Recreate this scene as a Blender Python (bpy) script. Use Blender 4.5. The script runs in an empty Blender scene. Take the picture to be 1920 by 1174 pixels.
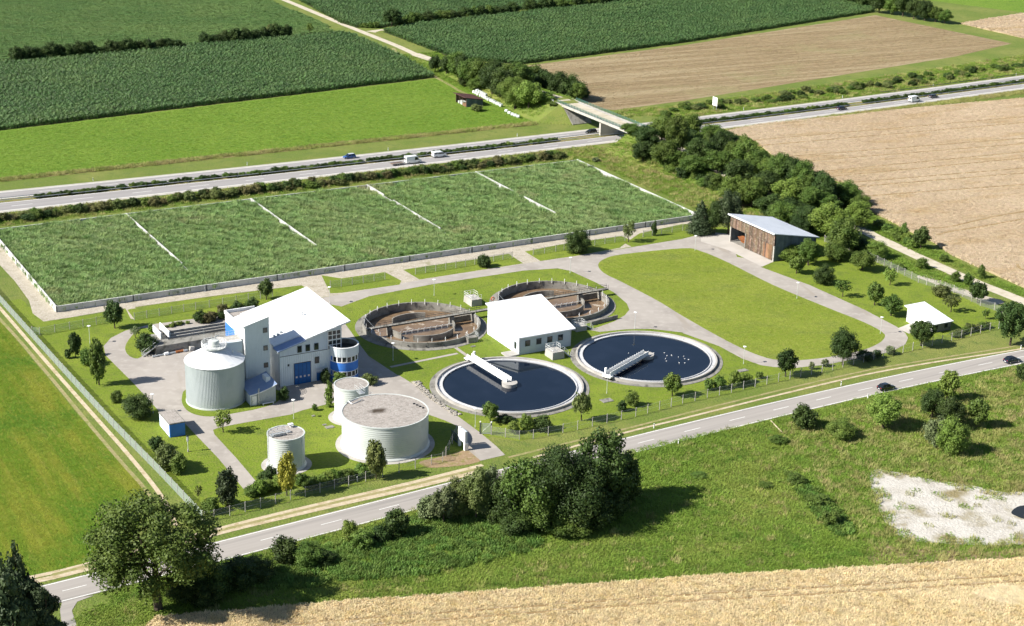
import bpy, bmesh, math, random
import numpy as np
from mathutils import Vector, Matrix

# ------------------------------------------------------------------ camera, sky, sun, exposure
SC = bpy.context.scene
C = SC.collection
FPX, PITCH, ROLL, CAMH = 3091.18, math.radians(19.992), math.radians(1.5644), 140.0   # solved from the twin round basins and the reed bed grid
IW, IH = 1920.0, 1174.0
_F = np.array([0, math.cos(PITCH), -math.sin(PITCH)]); _R = np.array([1.0, 0, 0]); _U = np.cross(_R, _F)
_R, _U = math.cos(ROLL)*_R + math.sin(ROLL)*_U, -math.sin(ROLL)*_R + math.cos(ROLL)*_U
cd = bpy.data.cameras.new('camera'); cam = bpy.data.objects.new('camera', cd); C.objects.link(cam)
cd.sensor_width = 36.0; cd.lens = FPX/IW*36.0; cd.clip_start = 1.0; cd.clip_end = 9000.0
cam.matrix_world = Matrix(((_R[0], _U[0], -_F[0], 0), (_R[1], _U[1], -_F[1], 0), (_R[2], _U[2], -_F[2], CAMH), (0, 0, 0, 1)))
SC.camera = cam
SUN_AZ, SUN_EL = math.radians(18.5), math.radians(38.0)      # shadows run towards 18.5 deg north of +X
wd = bpy.data.worlds.new('World'); SC.world = wd; wd.use_nodes = True
nt = wd.node_tree; sky = nt.nodes.new('ShaderNodeTexSky'); sky.sky_type = 'NISHITA'; sky.sun_disc = False
sky.sun_elevation = SUN_EL; sky.altitude = 500; sky.air_density = 1.0; sky.dust_density = 0.6
_sd = Vector((-math.cos(SUN_AZ)*math.cos(SUN_EL), -math.sin(SUN_AZ)*math.cos(SUN_EL), math.sin(SUN_EL)))
sky.sun_rotation = math.atan2(_sd.x, _sd.y)
wd.cycles.sampling_method = 'MANUAL'; wd.cycles.sample_map_resolution = 512
bg = nt.nodes['Background']; bg.inputs['Strength'].default_value = 0.064; nt.links.new(sky.outputs[0], bg.inputs[0])
sl = bpy.data.lights.new('sun', 'SUN'); sl.energy = 5.0; sl.angle = math.radians(0.53); sl.color = (1.0, 0.955, 0.87)
sun = bpy.data.objects.new('sun', sl); C.objects.link(sun); sun.rotation_euler = (-_sd).to_track_quat('-Z', 'Y').to_euler()
SC.view_settings.view_transform = 'Standard'; SC.view_settings.look = 'None'; SC.view_settings.gamma = 1
SC.view_settings.use_curve_mapping = False; SC.view_settings.exposure = 0.9
SC.cycles.max_bounces = 6; SC.cycles.diffuse_bounces = 3; SC.cycles.transparent_max_bounces = 12; SC.cycles.glossy_bounces = 3
SC.cycles.use_denoising = True; SC.cycles.denoiser = 'OPENIMAGEDENOISE'; SC.cycles.denoising_prefilter = 'ACCURATE'; SC.cycles.denoising_input_passes = 'RGB_ALBEDO_NORMAL'; SC.cycles.caustics_reflective = False; SC.cycles.caustics_refractive = False; SC.cycles.blur_glossy = 1.0; SC.cycles.sample_clamp_indirect = 2.0; SC.cycles.use_light_tree = False

# ------------------------------------------------------------------ survey helpers
SA = 0.5165                                                    # the plant's own grid is turned by this angle
EA = np.array([math.cos(SA), math.sin(SA)]); EB = np.array([-EA[1], EA[0]])
def P(a, b, z=0.0):                                            # site grid -> world
    q = a*EA + b*EB
    return Vector((q[0], q[1], z))
def G(u, v, z=0.0):                                            # survey point of the aerial photo on the level z
    d = _F + (u-IW/2)/FPX*_R + (IH/2-v)/FPX*_U
    k = (z-CAMH)/d[2]
    return Vector((k*d[0], k*d[1], z))
def S(w):                                                      # world -> site grid
    w = np.array([w[0], w[1]])
    return float(w @ EA), float(w @ EB)
def proj(p):
    d = np.array([p[0], p[1], p[2]-CAMH]); z = d @ _F
    return IW/2 + FPX*(d @ _R)/z, IH/2 - FPX*(d @ _U)/z
def hgt(base, vtop):                                           # height of an upright thing on its base point
    lo, hi = 0.0, 60.0
    for _ in range(40):
        m = (lo+hi)/2
        if proj((base[0], base[1], base[2]+m))[1] > vtop: lo = m
        else: hi = m
    return lo
def mpp(base):                                                 # metres per photo pixel there
    d = np.array([base[0], base[1], base[2]-CAMH])
    return float(d @ _F)/FPX
_CR = dict(c1=(0,0,2.934), c2=(640,0,2.934), c3=(1280,0,2.934), c4=(0,380,2.934), c5=(640,380,2.934), c6=(1280,380,2.934),
           b1=(0,774,2.934), b2=(640,774,2.934), b3=(1280,774,2.934), f=(0,0,1.0), m=(330,530,4.516), t=(590,690,5.592), q=(400,680,3.692),
           k1=(800,640,6.0), k2=(1060,600,6.0), a1=(650,540,6.857), a2=(890,500,6.857), th=(230,570,9.03), rr=(1470,680,4.267), ga=(800,780,9.78), bt=(880,780,4.891), gp=(1620,860,3.74))
def px(k, x, y):
    o = _CR[k]
    return o[0]+x/o[2], o[1]+y/o[2]
def GP(k, x, y, z=0.0): return G(*px(k, x, y), z)
def poly(k, *pts): return [GP(k, *p) for p in pts]

# ------------------------------------------------------------------ scene helpers
def tag(o, label=None, cat=None, group=None, kind=None):
    if label: o['label'] = label
    if cat: o['category'] = cat
    if group: o['group'] = group
    if kind: o['kind'] = kind
    return o
def empty(name, loc, rz=0.0):
    o = bpy.data.objects.new(name, None); C.objects.link(o); o.location = loc; o.rotation_euler = (0, 0, rz); o.empty_display_size = 0.3
    return o
def link(name, me, mat=None, parent=None):
    o = bpy.data.objects.new(name, me); C.objects.link(o)
    if mat is not None and not me.materials: me.materials.append(mat)
    if parent is not None: o.parent = parent
    return o
class MB:                                                      # mesh collector
    def __init__(s): s.v = []; s.f = []; s.sm = False
    def add(s, vs, fs):
        n = len(s.v); s.v += [tuple(v) for v in vs]; s.f += [tuple(i+n for i in f) for f in fs]; return s
    def box(s, x0, x1, y0, y1, z0, z1):
        return s.add([(x0,y0,z0),(x1,y0,z0),(x1,y1,z0),(x0,y1,z0),(x0,y0,z1),(x1,y0,z1),(x1,y1,z1),(x0,y1,z1)],
                     [(0,3,2,1),(4,5,6,7),(0,1,5,4),(1,2,6,5),(2,3,7,6),(3,0,4,7)])
    def hexa(s, q0, q1):                                       # bottom quad, top quad
        return s.add(list(q0)+list(q1), [(0,3,2,1),(4,5,6,7),(0,1,5,4),(1,2,6,5),(2,3,7,6),(3,0,4,7)])
    def tube(s, p, q, r, n=6, r2=None, cap=True):
        p = Vector(p); q = Vector(q); d = (q-p)
        if d.length < 1e-6: return s
        d.normalize(); a = d.orthogonal().normalized(); b = d.cross(a); r2 = r if r2 is None else r2
        vs = []
        for i in range(n):
            t = 2*math.pi*i/n; o = a*math.cos(t)+b*math.sin(t); vs.append(p+o*r)
        for i in range(n):
            t = 2*math.pi*i/n; o = a*math.cos(t)+b*math.sin(t); vs.append(q+o*r2)
        fs = [(i, (i+1)%n, n+(i+1)%n, n+i) for i in range(n)]
        if cap: fs += [tuple(range(n-1,-1,-1)), tuple(range(n, 2*n))]
        return s.add(vs, fs)
    def path(s, pts, r, n=5):
        for i in range(len(pts)-1): s.tube(pts[i], pts[i+1], r, n)
        return s
    def lathe(s, prof, n=48, c=(0,0), a0=0.0, a1=2*math.pi, cap=False):
        full = abs(a1-a0-2*math.pi) < 1e-6; m = n if full else n+1; k = len(prof); vs = []
        for i in range(m):
            t = a0+(a1-a0)*i/n; ct, st = math.cos(t), math.sin(t)
            vs += [(c[0]+r*ct, c[1]+r*st, z) for r, z in prof]
        fs = []
        for i in range(n):
            j = (i+1) % m
            for l in range(k-1): fs.append((i*k+l, j*k+l, j*k+l+1, i*k+l+1))
        if cap and full: fs.append(tuple(i*k+k-1 for i in range(m)))
        return s.add(vs, fs)
    def ring(s, r0, r1, z0, z1, n=64, c=(0,0), a0=0.0, a1=2*math.pi):   # wall ring of real thickness
        prof = [(r0,z0),(r1,z0),(r1,z1),(r0,z1),(r0,z0)]
        s.lathe(prof, n, c, a0, a1)
        if abs(a1-a0-2*math.pi) > 1e-6:
            for t in (a0, a1):
                ct, st = math.cos(t), math.sin(t)
                s.add([(c[0]+r*ct, c[1]+r*st, z) for r, z in prof[:4]], [(0,1,2,3)])
        return s
    def mesh(s, name):
        me = bpy.data.meshes.new(name); me.from_pydata([tuple(v) for v in s.v], [], s.f); me.update()
        return me
    def build(s, name, mat, parent=None, smooth=False):
        me = s.mesh(name)
        if smooth:
            bm = bmesh.new(); bm.from_mesh(me); bmesh.ops.remove_doubles(bm, verts=bm.verts, dist=1e-4); bmesh.ops.recalc_face_normals(bm, faces=bm.faces); bm.to_mesh(me); bm.free()
            me.polygons.foreach_set('use_smooth', [True]*len(me.polygons))
            me.set_sharp_from_angle(angle=math.radians(40))
        return link(name, me, mat, parent)

# ------------------------------------------------------------------ materials
def _ramp(nt, fac, c0, c1, lo, hi):
    r = nt.nodes.new('ShaderNodeMapRange'); r.inputs['From Min'].default_value = lo; r.inputs['From Max'].default_value = hi
    nt.links.new(fac, r.inputs['Value'])
    m = nt.nodes.new('ShaderNodeMix'); m.data_type = 'RGBA'
    nt.links.new(r.outputs[0], m.inputs[0])
    for i, c in ((6, c0), (7, c1)):
        if hasattr(c, 'is_linked') or not isinstance(c, tuple): nt.links.new(c, m.inputs[i])
        else: m.inputs[i].default_value = (*c, 1)
    return m.outputs[2]
def _coord(nt, space, stretch):
    if space == 'pos': s = nt.nodes.new('ShaderNodeNewGeometry').outputs['Position']
    else: s = nt.nodes.new('ShaderNodeTexCoord').outputs['Object']
    if stretch:
        ang, sx, sy = stretch
        vr = nt.nodes.new('ShaderNodeVectorRotate'); vr.rotation_type = 'Z_AXIS'; vr.inputs['Angle'].default_value = -ang; nt.links.new(s, vr.inputs['Vector'])
        vm = nt.nodes.new('ShaderNodeVectorMath'); vm.operation = 'MULTIPLY'; vm.inputs[1].default_value = (sx, sy, 1.0); nt.links.new(vr.outputs[0], vm.inputs[0])
        s = vm.outputs[0]
    return s
def _noise(nt, vec, scale, detail=3.0, rough=0.55):
    n = nt.nodes.new('ShaderNodeTexNoise'); n.inputs['Scale'].default_value = scale; n.inputs['Detail'].default_value = detail; n.inputs['Roughness'].default_value = rough
    nt.links.new(vec, n.inputs['Vector']); return n.outputs['Fac']
def nmat(name, base, layers=(), rough=0.9, spec=0.25, metal=0.0, bump=None, space='pos', rand=0.0, trans=0.0, coat=0.0):
    """layers: (colour, noise scale, from, to, stretch or None); bump: (scale, strength, distance[, stretch])"""
    m = bpy.data.materials.new(name); m.use_nodes = True; nt = m.node_tree; b = nt.nodes['Principled BSDF']
    b.inputs['Roughness'].default_value = rough; b.inputs['Metallic'].default_value = metal; b.inputs['Specular IOR Level'].default_value = spec
    if coat: b.inputs['Coat Weight'].default_value = coat; b.inputs['Coat Roughness'].default_value = 0.05
    col = tuple(base); c = None
    for L in layers:
        colr, sc, lo, hi = L[:4]; st = L[4] if len(L) > 4 else None; det = L[5] if len(L) > 5 else 3.0
        c = _ramp(nt, _noise(nt, _coord(nt, space, st), sc, det), col, tuple(colr), lo, hi); col = c
    if rand:
        oi = nt.nodes.new('ShaderNodeObjectInfo'); hs = nt.nodes.new('ShaderNodeHueSaturation')
        for nm, k, o in (('Value', rand, 1.0), ('Hue', rand*0.055, 0.5)):
            mr = nt.nodes.new('ShaderNodeMapRange'); mr.inputs['To Min'].default_value = o-k; mr.inputs['To Max'].default_value = o+k
            if nm == 'Hue':
                mm = nt.nodes.new('ShaderNodeMath'); mm.operation = 'FRACT'; m2 = nt.nodes.new('ShaderNodeMath'); m2.operation = 'MULTIPLY'; m2.inputs[1].default_value = 7.31
                nt.links.new(oi.outputs['Random'], m2.inputs[0]); nt.links.new(m2.outputs[0], mm.inputs[0]); nt.links.new(mm.outputs[0], mr.inputs['Value'])
            else: nt.links.new(oi.outputs['Random'], mr.inputs['Value'])
            nt.links.new(mr.outputs[0], hs.inputs[nm])
        if c is None: hs.inputs['Color'].default_value = (*col, 1)
        else: nt.links.new(c, hs.inputs['Color'])
        c = hs.outputs[0]
    if c is None: b.inputs['Base Color'].default_value = (*col, 1)
    else: nt.links.new(c, b.inputs['Base Color'])
    if bump:
        bn = nt.nodes.new('ShaderNodeBump'); bn.inputs['Strength'].default_value = bump[1]; bn.inputs['Distance'].default_value = bump[2]
        nt.links.new(_noise(nt, _coord(nt, space, bump[3] if len(bump) > 3 else None), bump[0], 4.0, 0.6), bn.inputs['Height']); nt.links.new(bn.outputs[0], b.inputs['Normal'])
    if trans:
        t = nt.nodes.new('ShaderNodeBsdfTranslucent'); mx = nt.nodes.new('ShaderNodeMixShader'); mx.inputs[0].default_value = trans
        if c is None: t.inputs['Color'].default_value = (*col, 1)
        else: nt.links.new(c, t.inputs['Color'])
        nt.links.new(b.outputs[0], mx.inputs[1]); nt.links.new(t.outputs[0], mx.inputs[2])
        nt.links.new(mx.outputs[0], nt.nodes['Material Output'].inputs['Surface'])
    return m
# ------------------------------------------------------------------ ground materials
ROW = SA
M = {}
M['ground'] = nmat('rough_grass_ground', (0.12,0.17,0.026), [((0.185,0.205,0.048),0.05,0.42,0.65), ((0.105,0.15,0.03),0.35,0.5,0.72), ((0.2,0.19,0.07),1.6,0.52,0.8)], bump=(2.2,0.9,0.35))
M['lawn'] = nmat('mown_lawn', (0.142,0.2,0.016), [((0.178,0.23,0.023),0.05,0.4,0.62), ((0.105,0.15,0.02),0.28,0.5,0.72), ((0.19,0.21,0.04),1.3,0.5,0.68,None,6.0), ((0.075,0.12,0.01),2.6,0.52,0.7,None,4.0)], bump=(2.6,0.9,0.22))
M['lawn_field'] = nmat('dry_mown_lawn', (0.162,0.217,0.018), [((0.19,0.235,0.026),0.05,0.42,0.62), ((0.135,0.175,0.028),0.2,0.5,0.7,(0.1,0.5,1.0)), ((0.225,0.24,0.045),1.3,0.48,0.66,None,6.0), ((0.1,0.15,0.011),2.4,0.52,0.7,None,4.0)], bump=(2.6,0.9,0.22))
M['meadow'] = nmat('bright_meadow', (0.112,0.2,0.014), [((0.135,0.22,0.02),0.03,0.4,0.62), ((0.075,0.15,0.011),0.25,0.5,0.72,(ROW,0.5,1.6)), ((0.185,0.25,0.045),0.9,0.5,0.68,None,6.0), ((0.065,0.13,0.01),1.7,0.54,0.7,None,6.0)], bump=(1.4,1.0,0.4))
M['hayfield'] = nmat('mown_hayfield', (0.095,0.155,0.006), [((0.16,0.185,0.014),0.16,0.44,0.62,(ROW+math.pi/2,0.12,1.5)), ((0.072,0.145,0.007),0.05,0.45,0.65), ((0.175,0.19,0.022),1.1,0.5,0.7,(ROW+math.pi/2,0.5,1.4),6.0)], bump=(2.0,1.0,0.3))
M['soil'] = nmat('dark_field_soil', (0.05,0.06,0.02), [((0.03,0.05,0.012),0.8,0.4,0.7)])
M['stubble'] = nmat('stubble_field', (0.235,0.175,0.095), [((0.295,0.225,0.13),0.35,0.42,0.62,(ROW-0.05,0.06,1.0)), ((0.165,0.118,0.06),0.9,0.48,0.66,(ROW-0.05,0.05,1.0)), ((0.25,0.235,0.11),0.03,0.55,0.75), ((0.33,0.265,0.16),0.25,0.52,0.62,(ROW-0.05,0.03,1.0)), ((0.30,0.235,0.14),2.4,0.52,0.8)], bump=(1.8,1.0,0.3,(ROW-0.05,0.2,1.6)))
M['wheat_bed'] = nmat('ripe_wheat_mass', (0.42,0.34,0.22), [((0.37,0.29,0.18),0.12,0.45,0.65), ((0.30,0.22,0.12),1.6,0.48,0.7)], bump=(2.0,1.0,0.3))
M['asphalt_plant'] = nmat('pale_plant_asphalt', (0.35,0.318,0.285), [((0.29,0.262,0.235),0.11,0.45,0.68), ((0.40,0.365,0.33),0.5,0.5,0.75), ((0.30,0.265,0.225),0.25,0.6,0.72,(0.3,1.0,0.2))], rough=0.92, bump=(6.0,0.2,0.02))
M['asphalt_road'] = nmat('worn_country_asphalt', (0.31,0.285,0.262), [((0.35,0.322,0.295),0.5,0.4,0.65,(0.58,0.05,1.3)), ((0.215,0.202,0.19),0.35,0.55,0.75,(0.58,0.03,1.6))], rough=0.9)
M['asphalt_motorway'] = nmat('motorway_asphalt', (0.275,0.26,0.255), [((0.31,0.295,0.288),0.4,0.4,0.65,(ROW,0.03,1.2))], rough=0.9)
M['shoulder'] = nmat('pale_concrete_shoulder', (0.43,0.405,0.36), [((0.36,0.335,0.29),0.3,0.45,0.7)], rough=0.9)
M['paint'] = nmat('white_road_paint', (0.78,0.78,0.75), [((0.62,0.62,0.58),0.8,0.5,0.75)], rough=0.7)
M['gravel'] = nmat('pale_gravel', (0.40,0.355,0.285), [((0.30,0.265,0.2),0.5,0.45,0.7), ((0.52,0.48,0.41),2.2,0.5,0.7), ((0.20,0.19,0.09),0.16,0.62,0.76)], bump=(3.0,0.9,0.12))
M['track'] = nmat('sandy_track', (0.47,0.39,0.27), [((0.34,0.27,0.15),0.5,0.45,0.7), ((0.56,0.50,0.39),1.6,0.5,0.75)], bump=(3.0,0.5,0.08))
M['track_dry'] = nmat('worn_grass_track', (0.27,0.235,0.11), [((0.20,0.215,0.06),0.4,0.45,0.65), ((0.36,0.31,0.17),1.3,0.5,0.75)], bump=(3.0,0.5,0.08))
M['farm_road'] = nmat('pale_farm_road', (0.50,0.45,0.36), [((0.40,0.35,0.25),0.4,0.45,0.7)], bump=(3.0,0.4,0.06))
M['gravel_white'] = nmat('bare_chalky_gravel', (0.54,0.51,0.46), [((0.44,0.405,0.355),0.22,0.42,0.62,None,8.0), ((0.54,0.51,0.46),0.8,0.45,0.7,None,8.0), ((0.24,0.2,0.1),0.13,0.54,0.68,None,9.0), ((0.36,0.33,0.27),2.2,0.55,0.72,None,6.0)], bump=(2.0,1.0,0.3))
M['earth'] = nmat('bare_brown_earth', (0.27,0.19,0.11), [((0.19,0.18,0.05),0.5,0.5,0.68), ((0.34,0.25,0.16),1.5,0.5,0.7)], bump=(2.0,0.8,0.15))
M['dry_verge'] = nmat('dry_verge_grass', (0.245,0.205,0.085), [((0.14,0.165,0.04),0.3,0.45,0.65)], bump=(2.0,0.9,0.3))
M['concrete'] = nmat('weathered_concrete', (0.25,0.24,0.215), [((0.185,0.175,0.155),0.5,0.45,0.68), ((0.11,0.105,0.09),0.9,0.52,0.7,(0,1.0,0.3))], bump=(5.0,0.2,0.02))
M['concrete_lt'] = nmat('pale_concrete', (0.41,0.39,0.36), [((0.32,0.30,0.27),0.4,0.45,0.7)], bump=(5.0,0.15,0.02))
M['yard'] = nmat('pale_concrete_yard', (0.46,0.425,0.385), [((0.39,0.36,0.32),0.15,0.45,0.7)], bump=(5.0,0.15,0.02))

def smooth_ring(pts, n=4):
    out = []; N = len(pts)
    for i in range(N):
        p0, p1, p2, p3 = pts[i-1], pts[i], pts[(i+1)%N], pts[(i+2)%N]
        for k in range(n):
            t = k/n
            out.append(0.5*((2*p1)+(p2-p0)*t+(2*p0-5*p1+4*p2-p3)*t*t+(3*p1-p0-3*p2+p3)*t**3))
    return out
def smooth_line(pts, n=6):
    out = []
    for i in range(len(pts)-1):
        p1, p2 = pts[i], pts[i+1]; p0 = pts[i-1] if i else 2*p1-p2; p3 = pts[i+2] if i+2 < len(pts) else 2*p2-p1
        for k in range(n):
            t = k/n; out.append(0.5*((2*p1)+(p2-p0)*t+(2*p0-5*p1+4*p2-p3)*t*t+(3*p1-p0-3*p2+p3)*t**3))
    return out+[pts[-1]]
def sheet(name, pts, z, mat, label=None, cat=None, kind='structure', parent=None, smooth=0):
    if smooth: pts = smooth_ring(pts, smooth)
    me = bpy.data.meshes.new(name); me.from_pydata([(p[0], p[1], z) for p in pts], [], [tuple(range(len(pts)))]); me.update()
    if me.polygons[0].normal.z < 0: me.flip_normals()
    o = link(name, me, M[mat] if isinstance(mat, str) else mat, parent)
    if parent is None: tag(o, label, cat, kind=kind)
    return o
def ribbon(name, pts, w, z, mat, label=None, cat=None, kind='structure', parent=None, off=0.0):
    vs = []; n = len(pts)
    for i in range(n):
        d = (pts[min(i+1,n-1)]-pts[max(i-1,0)]); d.z = 0; d.normalize(); s = Vector((-d.y, d.x, 0)); ww = w[i] if isinstance(w, (list, tuple)) else w
        vs += [pts[i]+s*(off-ww/2), pts[i]+s*(off+ww/2)]
    me = bpy.data.meshes.new(name); me.from_pydata([(v.x, v.y, z) for v in vs], [], [(2*i, 2*i+2, 2*i+3, 2*i+1) for i in range(n-1)]); me.update()
    if me.polygons[0].normal.z < 0: me.flip_normals()
    o = link(name, me, M[mat] if isinstance(mat, str) else mat, parent)
    if parent is None: tag(o, label, cat, kind=kind)
    return o

from mathutils.geometry import tessellate_polygon
def disc(a, b, r, n=64): c = P(a, b); return [Vector((c.x+r*math.cos(2*math.pi*i/n), c.y+r*math.sin(2*math.pi*i/n), 0)) for i in range(n)]
HOLES = [disc(165.4,335.4,14.1), disc(202.6,336.2,14.1)]       # the two sunken aeration basins
def holed(name, pts, z, mat, label, cat):
    loops = [[Vector((p[0],p[1],0)) for p in pts]]+HOLES; tris = tessellate_polygon(loops); vs = [v for l in loops for v in l]
    me = bpy.data.meshes.new(name); me.from_pydata([(v.x,v.y,z) for v in vs], [], [tuple(t) for t in tris]); me.update()
    bm = bmesh.new(); bm.from_mesh(me); bmesh.ops.recalc_face_normals(bm, faces=bm.faces)
    for f in bm.faces:
        if f.normal.z < 0: f.normal_flip()
    bm.to_mesh(me); bm.free()
    return tag(link(name, me, M[mat]), label, cat, kind='structure')
# ------------------------------------------------------------------ the ground and its fields
holed('ground', [Vector((-5000,-600,0)), Vector((5000,-600,0)), Vector((5000,8000,0)), Vector((-5000,8000,0))], 0.0, 'ground', 'rough green grassland under the whole farmland and verges', 'ground')
sheet('meadow', [P(60,512), P(104.6,509), P(290,508.5), P(303,516), P(303,590), P(298,591), P(100,568), P(20,560)], 0.02, 'meadow', 'bright green mown meadow between the maize and the motorway', 'meadow')
sheet('hayfield', poly('f',(0,600),(150,782),(281,928),(250,1010),(204,1043),(99,1074),(0,1090),(-260,1160),(-420,640),(-200,520)), 0.02, 'hayfield', 'freshly mown bright green hayfield beside the rutted track', 'hayfield')
sheet('stubble_field', poly('c2',(1020,362),(1878,250))+poly('c3',(1060,84),(1810,240),(1500,312),(0,556))+poly('c2',(1500,607),(1335,590),(1100,380)), 0.03, 'stubble', 'brown harvested stubble field with long pale drill lines', 'field')
sheet('far_meadow', poly('c3',(1340,0),(1878,70),(2400,0),(2400,-200),(1300,-200)) , 0.02, 'meadow', 'small bright green meadow behind the dark tree row', 'meadow')

# motorway: four edge curves in the site grid
def mo_top(a): return 1.33e-4*a*a-0.067635*a+500.05
def mo_in1(a): return 1.24e-4*a*a-0.056577*a+490.13
def mo_in2(a): return 1.18e-4*a*a-0.058108*a+486.57
def mo_bot(a): return 1.00e-4*a*a-0.039116*a+474.17
AR = list(range(-60, 821, 20))
def band(name, fa, fb, z, mat, parent=None, label=None, cat=None, a0=None, a1=None, step=None):
    ar = AR if a0 is None else [a0+(a1-a0)*i/max(1,int((a1-a0)/(step or 20))) for i in range(max(1,int((a1-a0)/(step or 20)))+1)]
    vs = []
    for a in ar: vs += [P(a, fa(a), z), P(a, fb(a), z)]
    me = bpy.data.meshes.new(name); me.from_pydata([tuple(v) for v in vs], [], [(2*i, 2*i+2, 2*i+3, 2*i+1) for i in range(len(ar)-1)]); me.update()
    if me.polygons[0].normal.z < 0: me.flip_normals()
    o = link(name, me, M[mat] if isinstance(mat, str) else mat, parent)
    if parent is None: tag(o, label, cat, kind='structure')
    return o
mid = lambda f, g, t: (lambda a: f(a)*(1-t)+g(a)*t)
off = lambda f, d: (lambda a: f(a)+d)
cw1 = band('motorway_carriageway', mo_in1, mo_top, 0.05, 'asphalt_motorway', label='far motorway carriageway beside the bright meadow and stubble', cat='motorway')
cw2 = band('motorway_carriageway', mo_bot, mo_in2, 0.05, 'asphalt_motorway', label='near motorway carriageway beside the reed beds and wheat', cat='motorway')
band('shoulder', off(mo_top,-1.5), mo_top, 0.062, 'shoulder', cw1); band('shoulder', mo_bot, off(mo_bot,2.0), 0.062, 'shoulder', cw2)
band('edge_line', off(mo_top,-1.75), off(mo_top,-1.5), 0.066, 'paint', cw1); band('edge_line', off(mo_in1,0.35), off(mo_in1,0.6), 0.066, 'paint', cw1)
band('edge_line', off(mo_bot,2.0), off(mo_bot,2.25), 0.066, 'paint', cw2); band('edge_line', off(mo_in2,-0.6), off(mo_in2,-0.35), 0.066, 'paint', cw2)
for k in range(40):
    a = 40+k*18.0
    for cw, f in ((cw1, mid(off(mo_in1,0.6), off(mo_top,-1.7), 0.5)), (cw2, mid(off(mo_bot,2.2), off(mo_in2,-0.6), 0.5))):
        band('lane_dash', off(f,-0.1), off(f,0.1), 0.066, 'paint', cw, a0=a+(0 if cw is cw1 else 7), a1=a+6+(0 if cw is cw1 else 7), step=3)
tag(band('median_strip', mo_in2, mo_in1, 0.03, 'dry_verge', label='dry grass strip between the two motorway carriageways', cat='median'), kind='structure')
tag(band('dry_verge', lambda a: 505.0 if a < 300 else mo_top(a)+4, lambda a: 509.0 if a < 300 else mo_top(a)+11, 0.04, 'dry_verge', label='strip of dry brownish tall grass above the motorway', cat='verge', a0=20, a1=296), kind='structure')

# country road: site-grid cubics for its two edge lines
def co_up(a): return -6.2e-7*a**3+4.57e-4*a*a+0.017118*a+248.5465
_cp = [(116,1091),(409,1017),(640,958),(1348,780),(1660,708.5),(1920,657)]; _cq = [S(G(*p)) for p in _cp]
_cc = np.polyfit([q[0] for q in _cq], [q[1] for q in _cq], 3)
def co_up(a):
    if a < 40: return float(np.polyval(_cc, 40)+(a-40)*np.polyval(np.polyder(_cc), 40))
    if a > 295: return float(np.polyval(_cc, 295)+(a-295)*np.polyval(np.polyder(_cc), 295))
    return float(np.polyval(_cc, a))
_cs = math.cos(math.radians(3.6))
RW = 6.35
def co_lo(a): return co_up(a)-RW/_cs
road = band('country_road', off(co_lo,-0.35), off(co_up,0.35), 0.05, 'asphalt_road', label='grey two lane country road with white edge lines and dashes', cat='road', a0=-160, a1=520, step=5)
band('edge_line', off(co_up,-0.06), off(co_up,0.12), 0.06, 'paint', road, a0=-160, a1=520, step=5)
band('edge_line', off(co_lo,-0.12), off(co_lo,0.06), 0.06, 'paint', road, a0=-160, a1=520, step=5)
for k in range(-6, 34):
    a = 55.5+k*12.0; f = mid(co_lo, co_up, 0.5)
    band('lane_dash', off(f,-0.07), off(f,0.07), 0.06, 'paint', road, a0=a, a1=a+4.2, step=2)
sheet('side_road', poly('b1',(345,1030),(330,1085),(340,1174),(330,1330),(470,1330),(415,1150),(395,1090),(425,1040),(520,1005)), 0.04, 'asphalt_road', 'grey side road branching off beside the pines', 'road', smooth=0)

# tracks
def line(k, *pts, n=6): return smooth_line([GP(k, *p) for p in pts], n)
rut = tag(empty('field_track', G(150,780)), 'rutted dry field track along the chain link fence', 'track', kind='structure')
def child_ribbon(par, *a, **k):
    o = ribbon(*a, parent=par, **k); o.matrix_parent_inverse = Matrix.Translation(-par.location); return o
child_ribbon(rut, 'wheel_rut', line('f',(-160,395),(0,578),(90,682),(174,777),(240,852),(300,927),(330,985)), 0.9, 0.032, 'track')
child_ribbon(rut, 'wheel_rut', line('f',(-170,425),(0,599),(80,690),(152,777),(220,858),(279,927),(300,980)), 0.8, 0.03, 'track_dry')
child_ribbon(rut, 'centre_strip', line('f',(-165,410),(0,588),(85,686),(163,777),(230,855),(290,927)), 1.4, 0.026, 'ground')
rt2 = tag(empty('verge_track', G(640,940)), 'pale gravel track with two ruts beside the country road', 'track', kind='structure')
child_ribbon(rt2, 'wheel_rut', line('f',(-60,1105),(99,1074),(230,1040),(409,992),(520,964),(640,936),(760,908),(905,872)), 1.1, 0.034, 'track')
child_ribbon(rt2, 'wheel_rut', line('f',(-60,1115),(99,1083),(230,1049),(409,1000),(520,973),(640,945),(760,918),(900,884)), 1.4, 0.034, 'track')
child_ribbon(rt2, 'centre_strip', line('f',(99,1078),(230,1044),(409,996),(640,940),(760,913),(900,878)), 0.9, 0.036, 'track_dry')
rt3 = tag(empty('verge_track', G(1400,740)), 'worn grassy track between the fence and the country road', 'track', kind='structure')
child_ribbon(rt3, 'wheel_rut', line('f',(953,858),(1100,822),(1178,803),(1280,777),(1450,735),(1621,696),(1760,672),(1893,651),(2050,624)), 0.7, 0.034, 'track_dry')
child_ribbon(rt3, 'wheel_rut', line('f',(1000,858),(1178,810),(1280,785),(1450,743),(1621,703),(1760,678),(1893,658),(2050,630)), 0.7, 0.034, 'track')
ribbon('farm_road', [P(311,560), P(311,600), P(311,632), P(312,660), P(311.5,690), P(311,715), P(311,790), P(311,1000)], 3.4, 0.03, 'farm_road', 'pale straight farm road climbing between the maize fields', 'track')
ribbon('farm_track', smooth_line([P(315,694), P(319,696), P(323,697)], 4), [6,4.5,4,3.5,3,3,3,3,3][:9], 0.034, 'farm_road', 'short pale spur at the farm crossroads', 'track')
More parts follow.
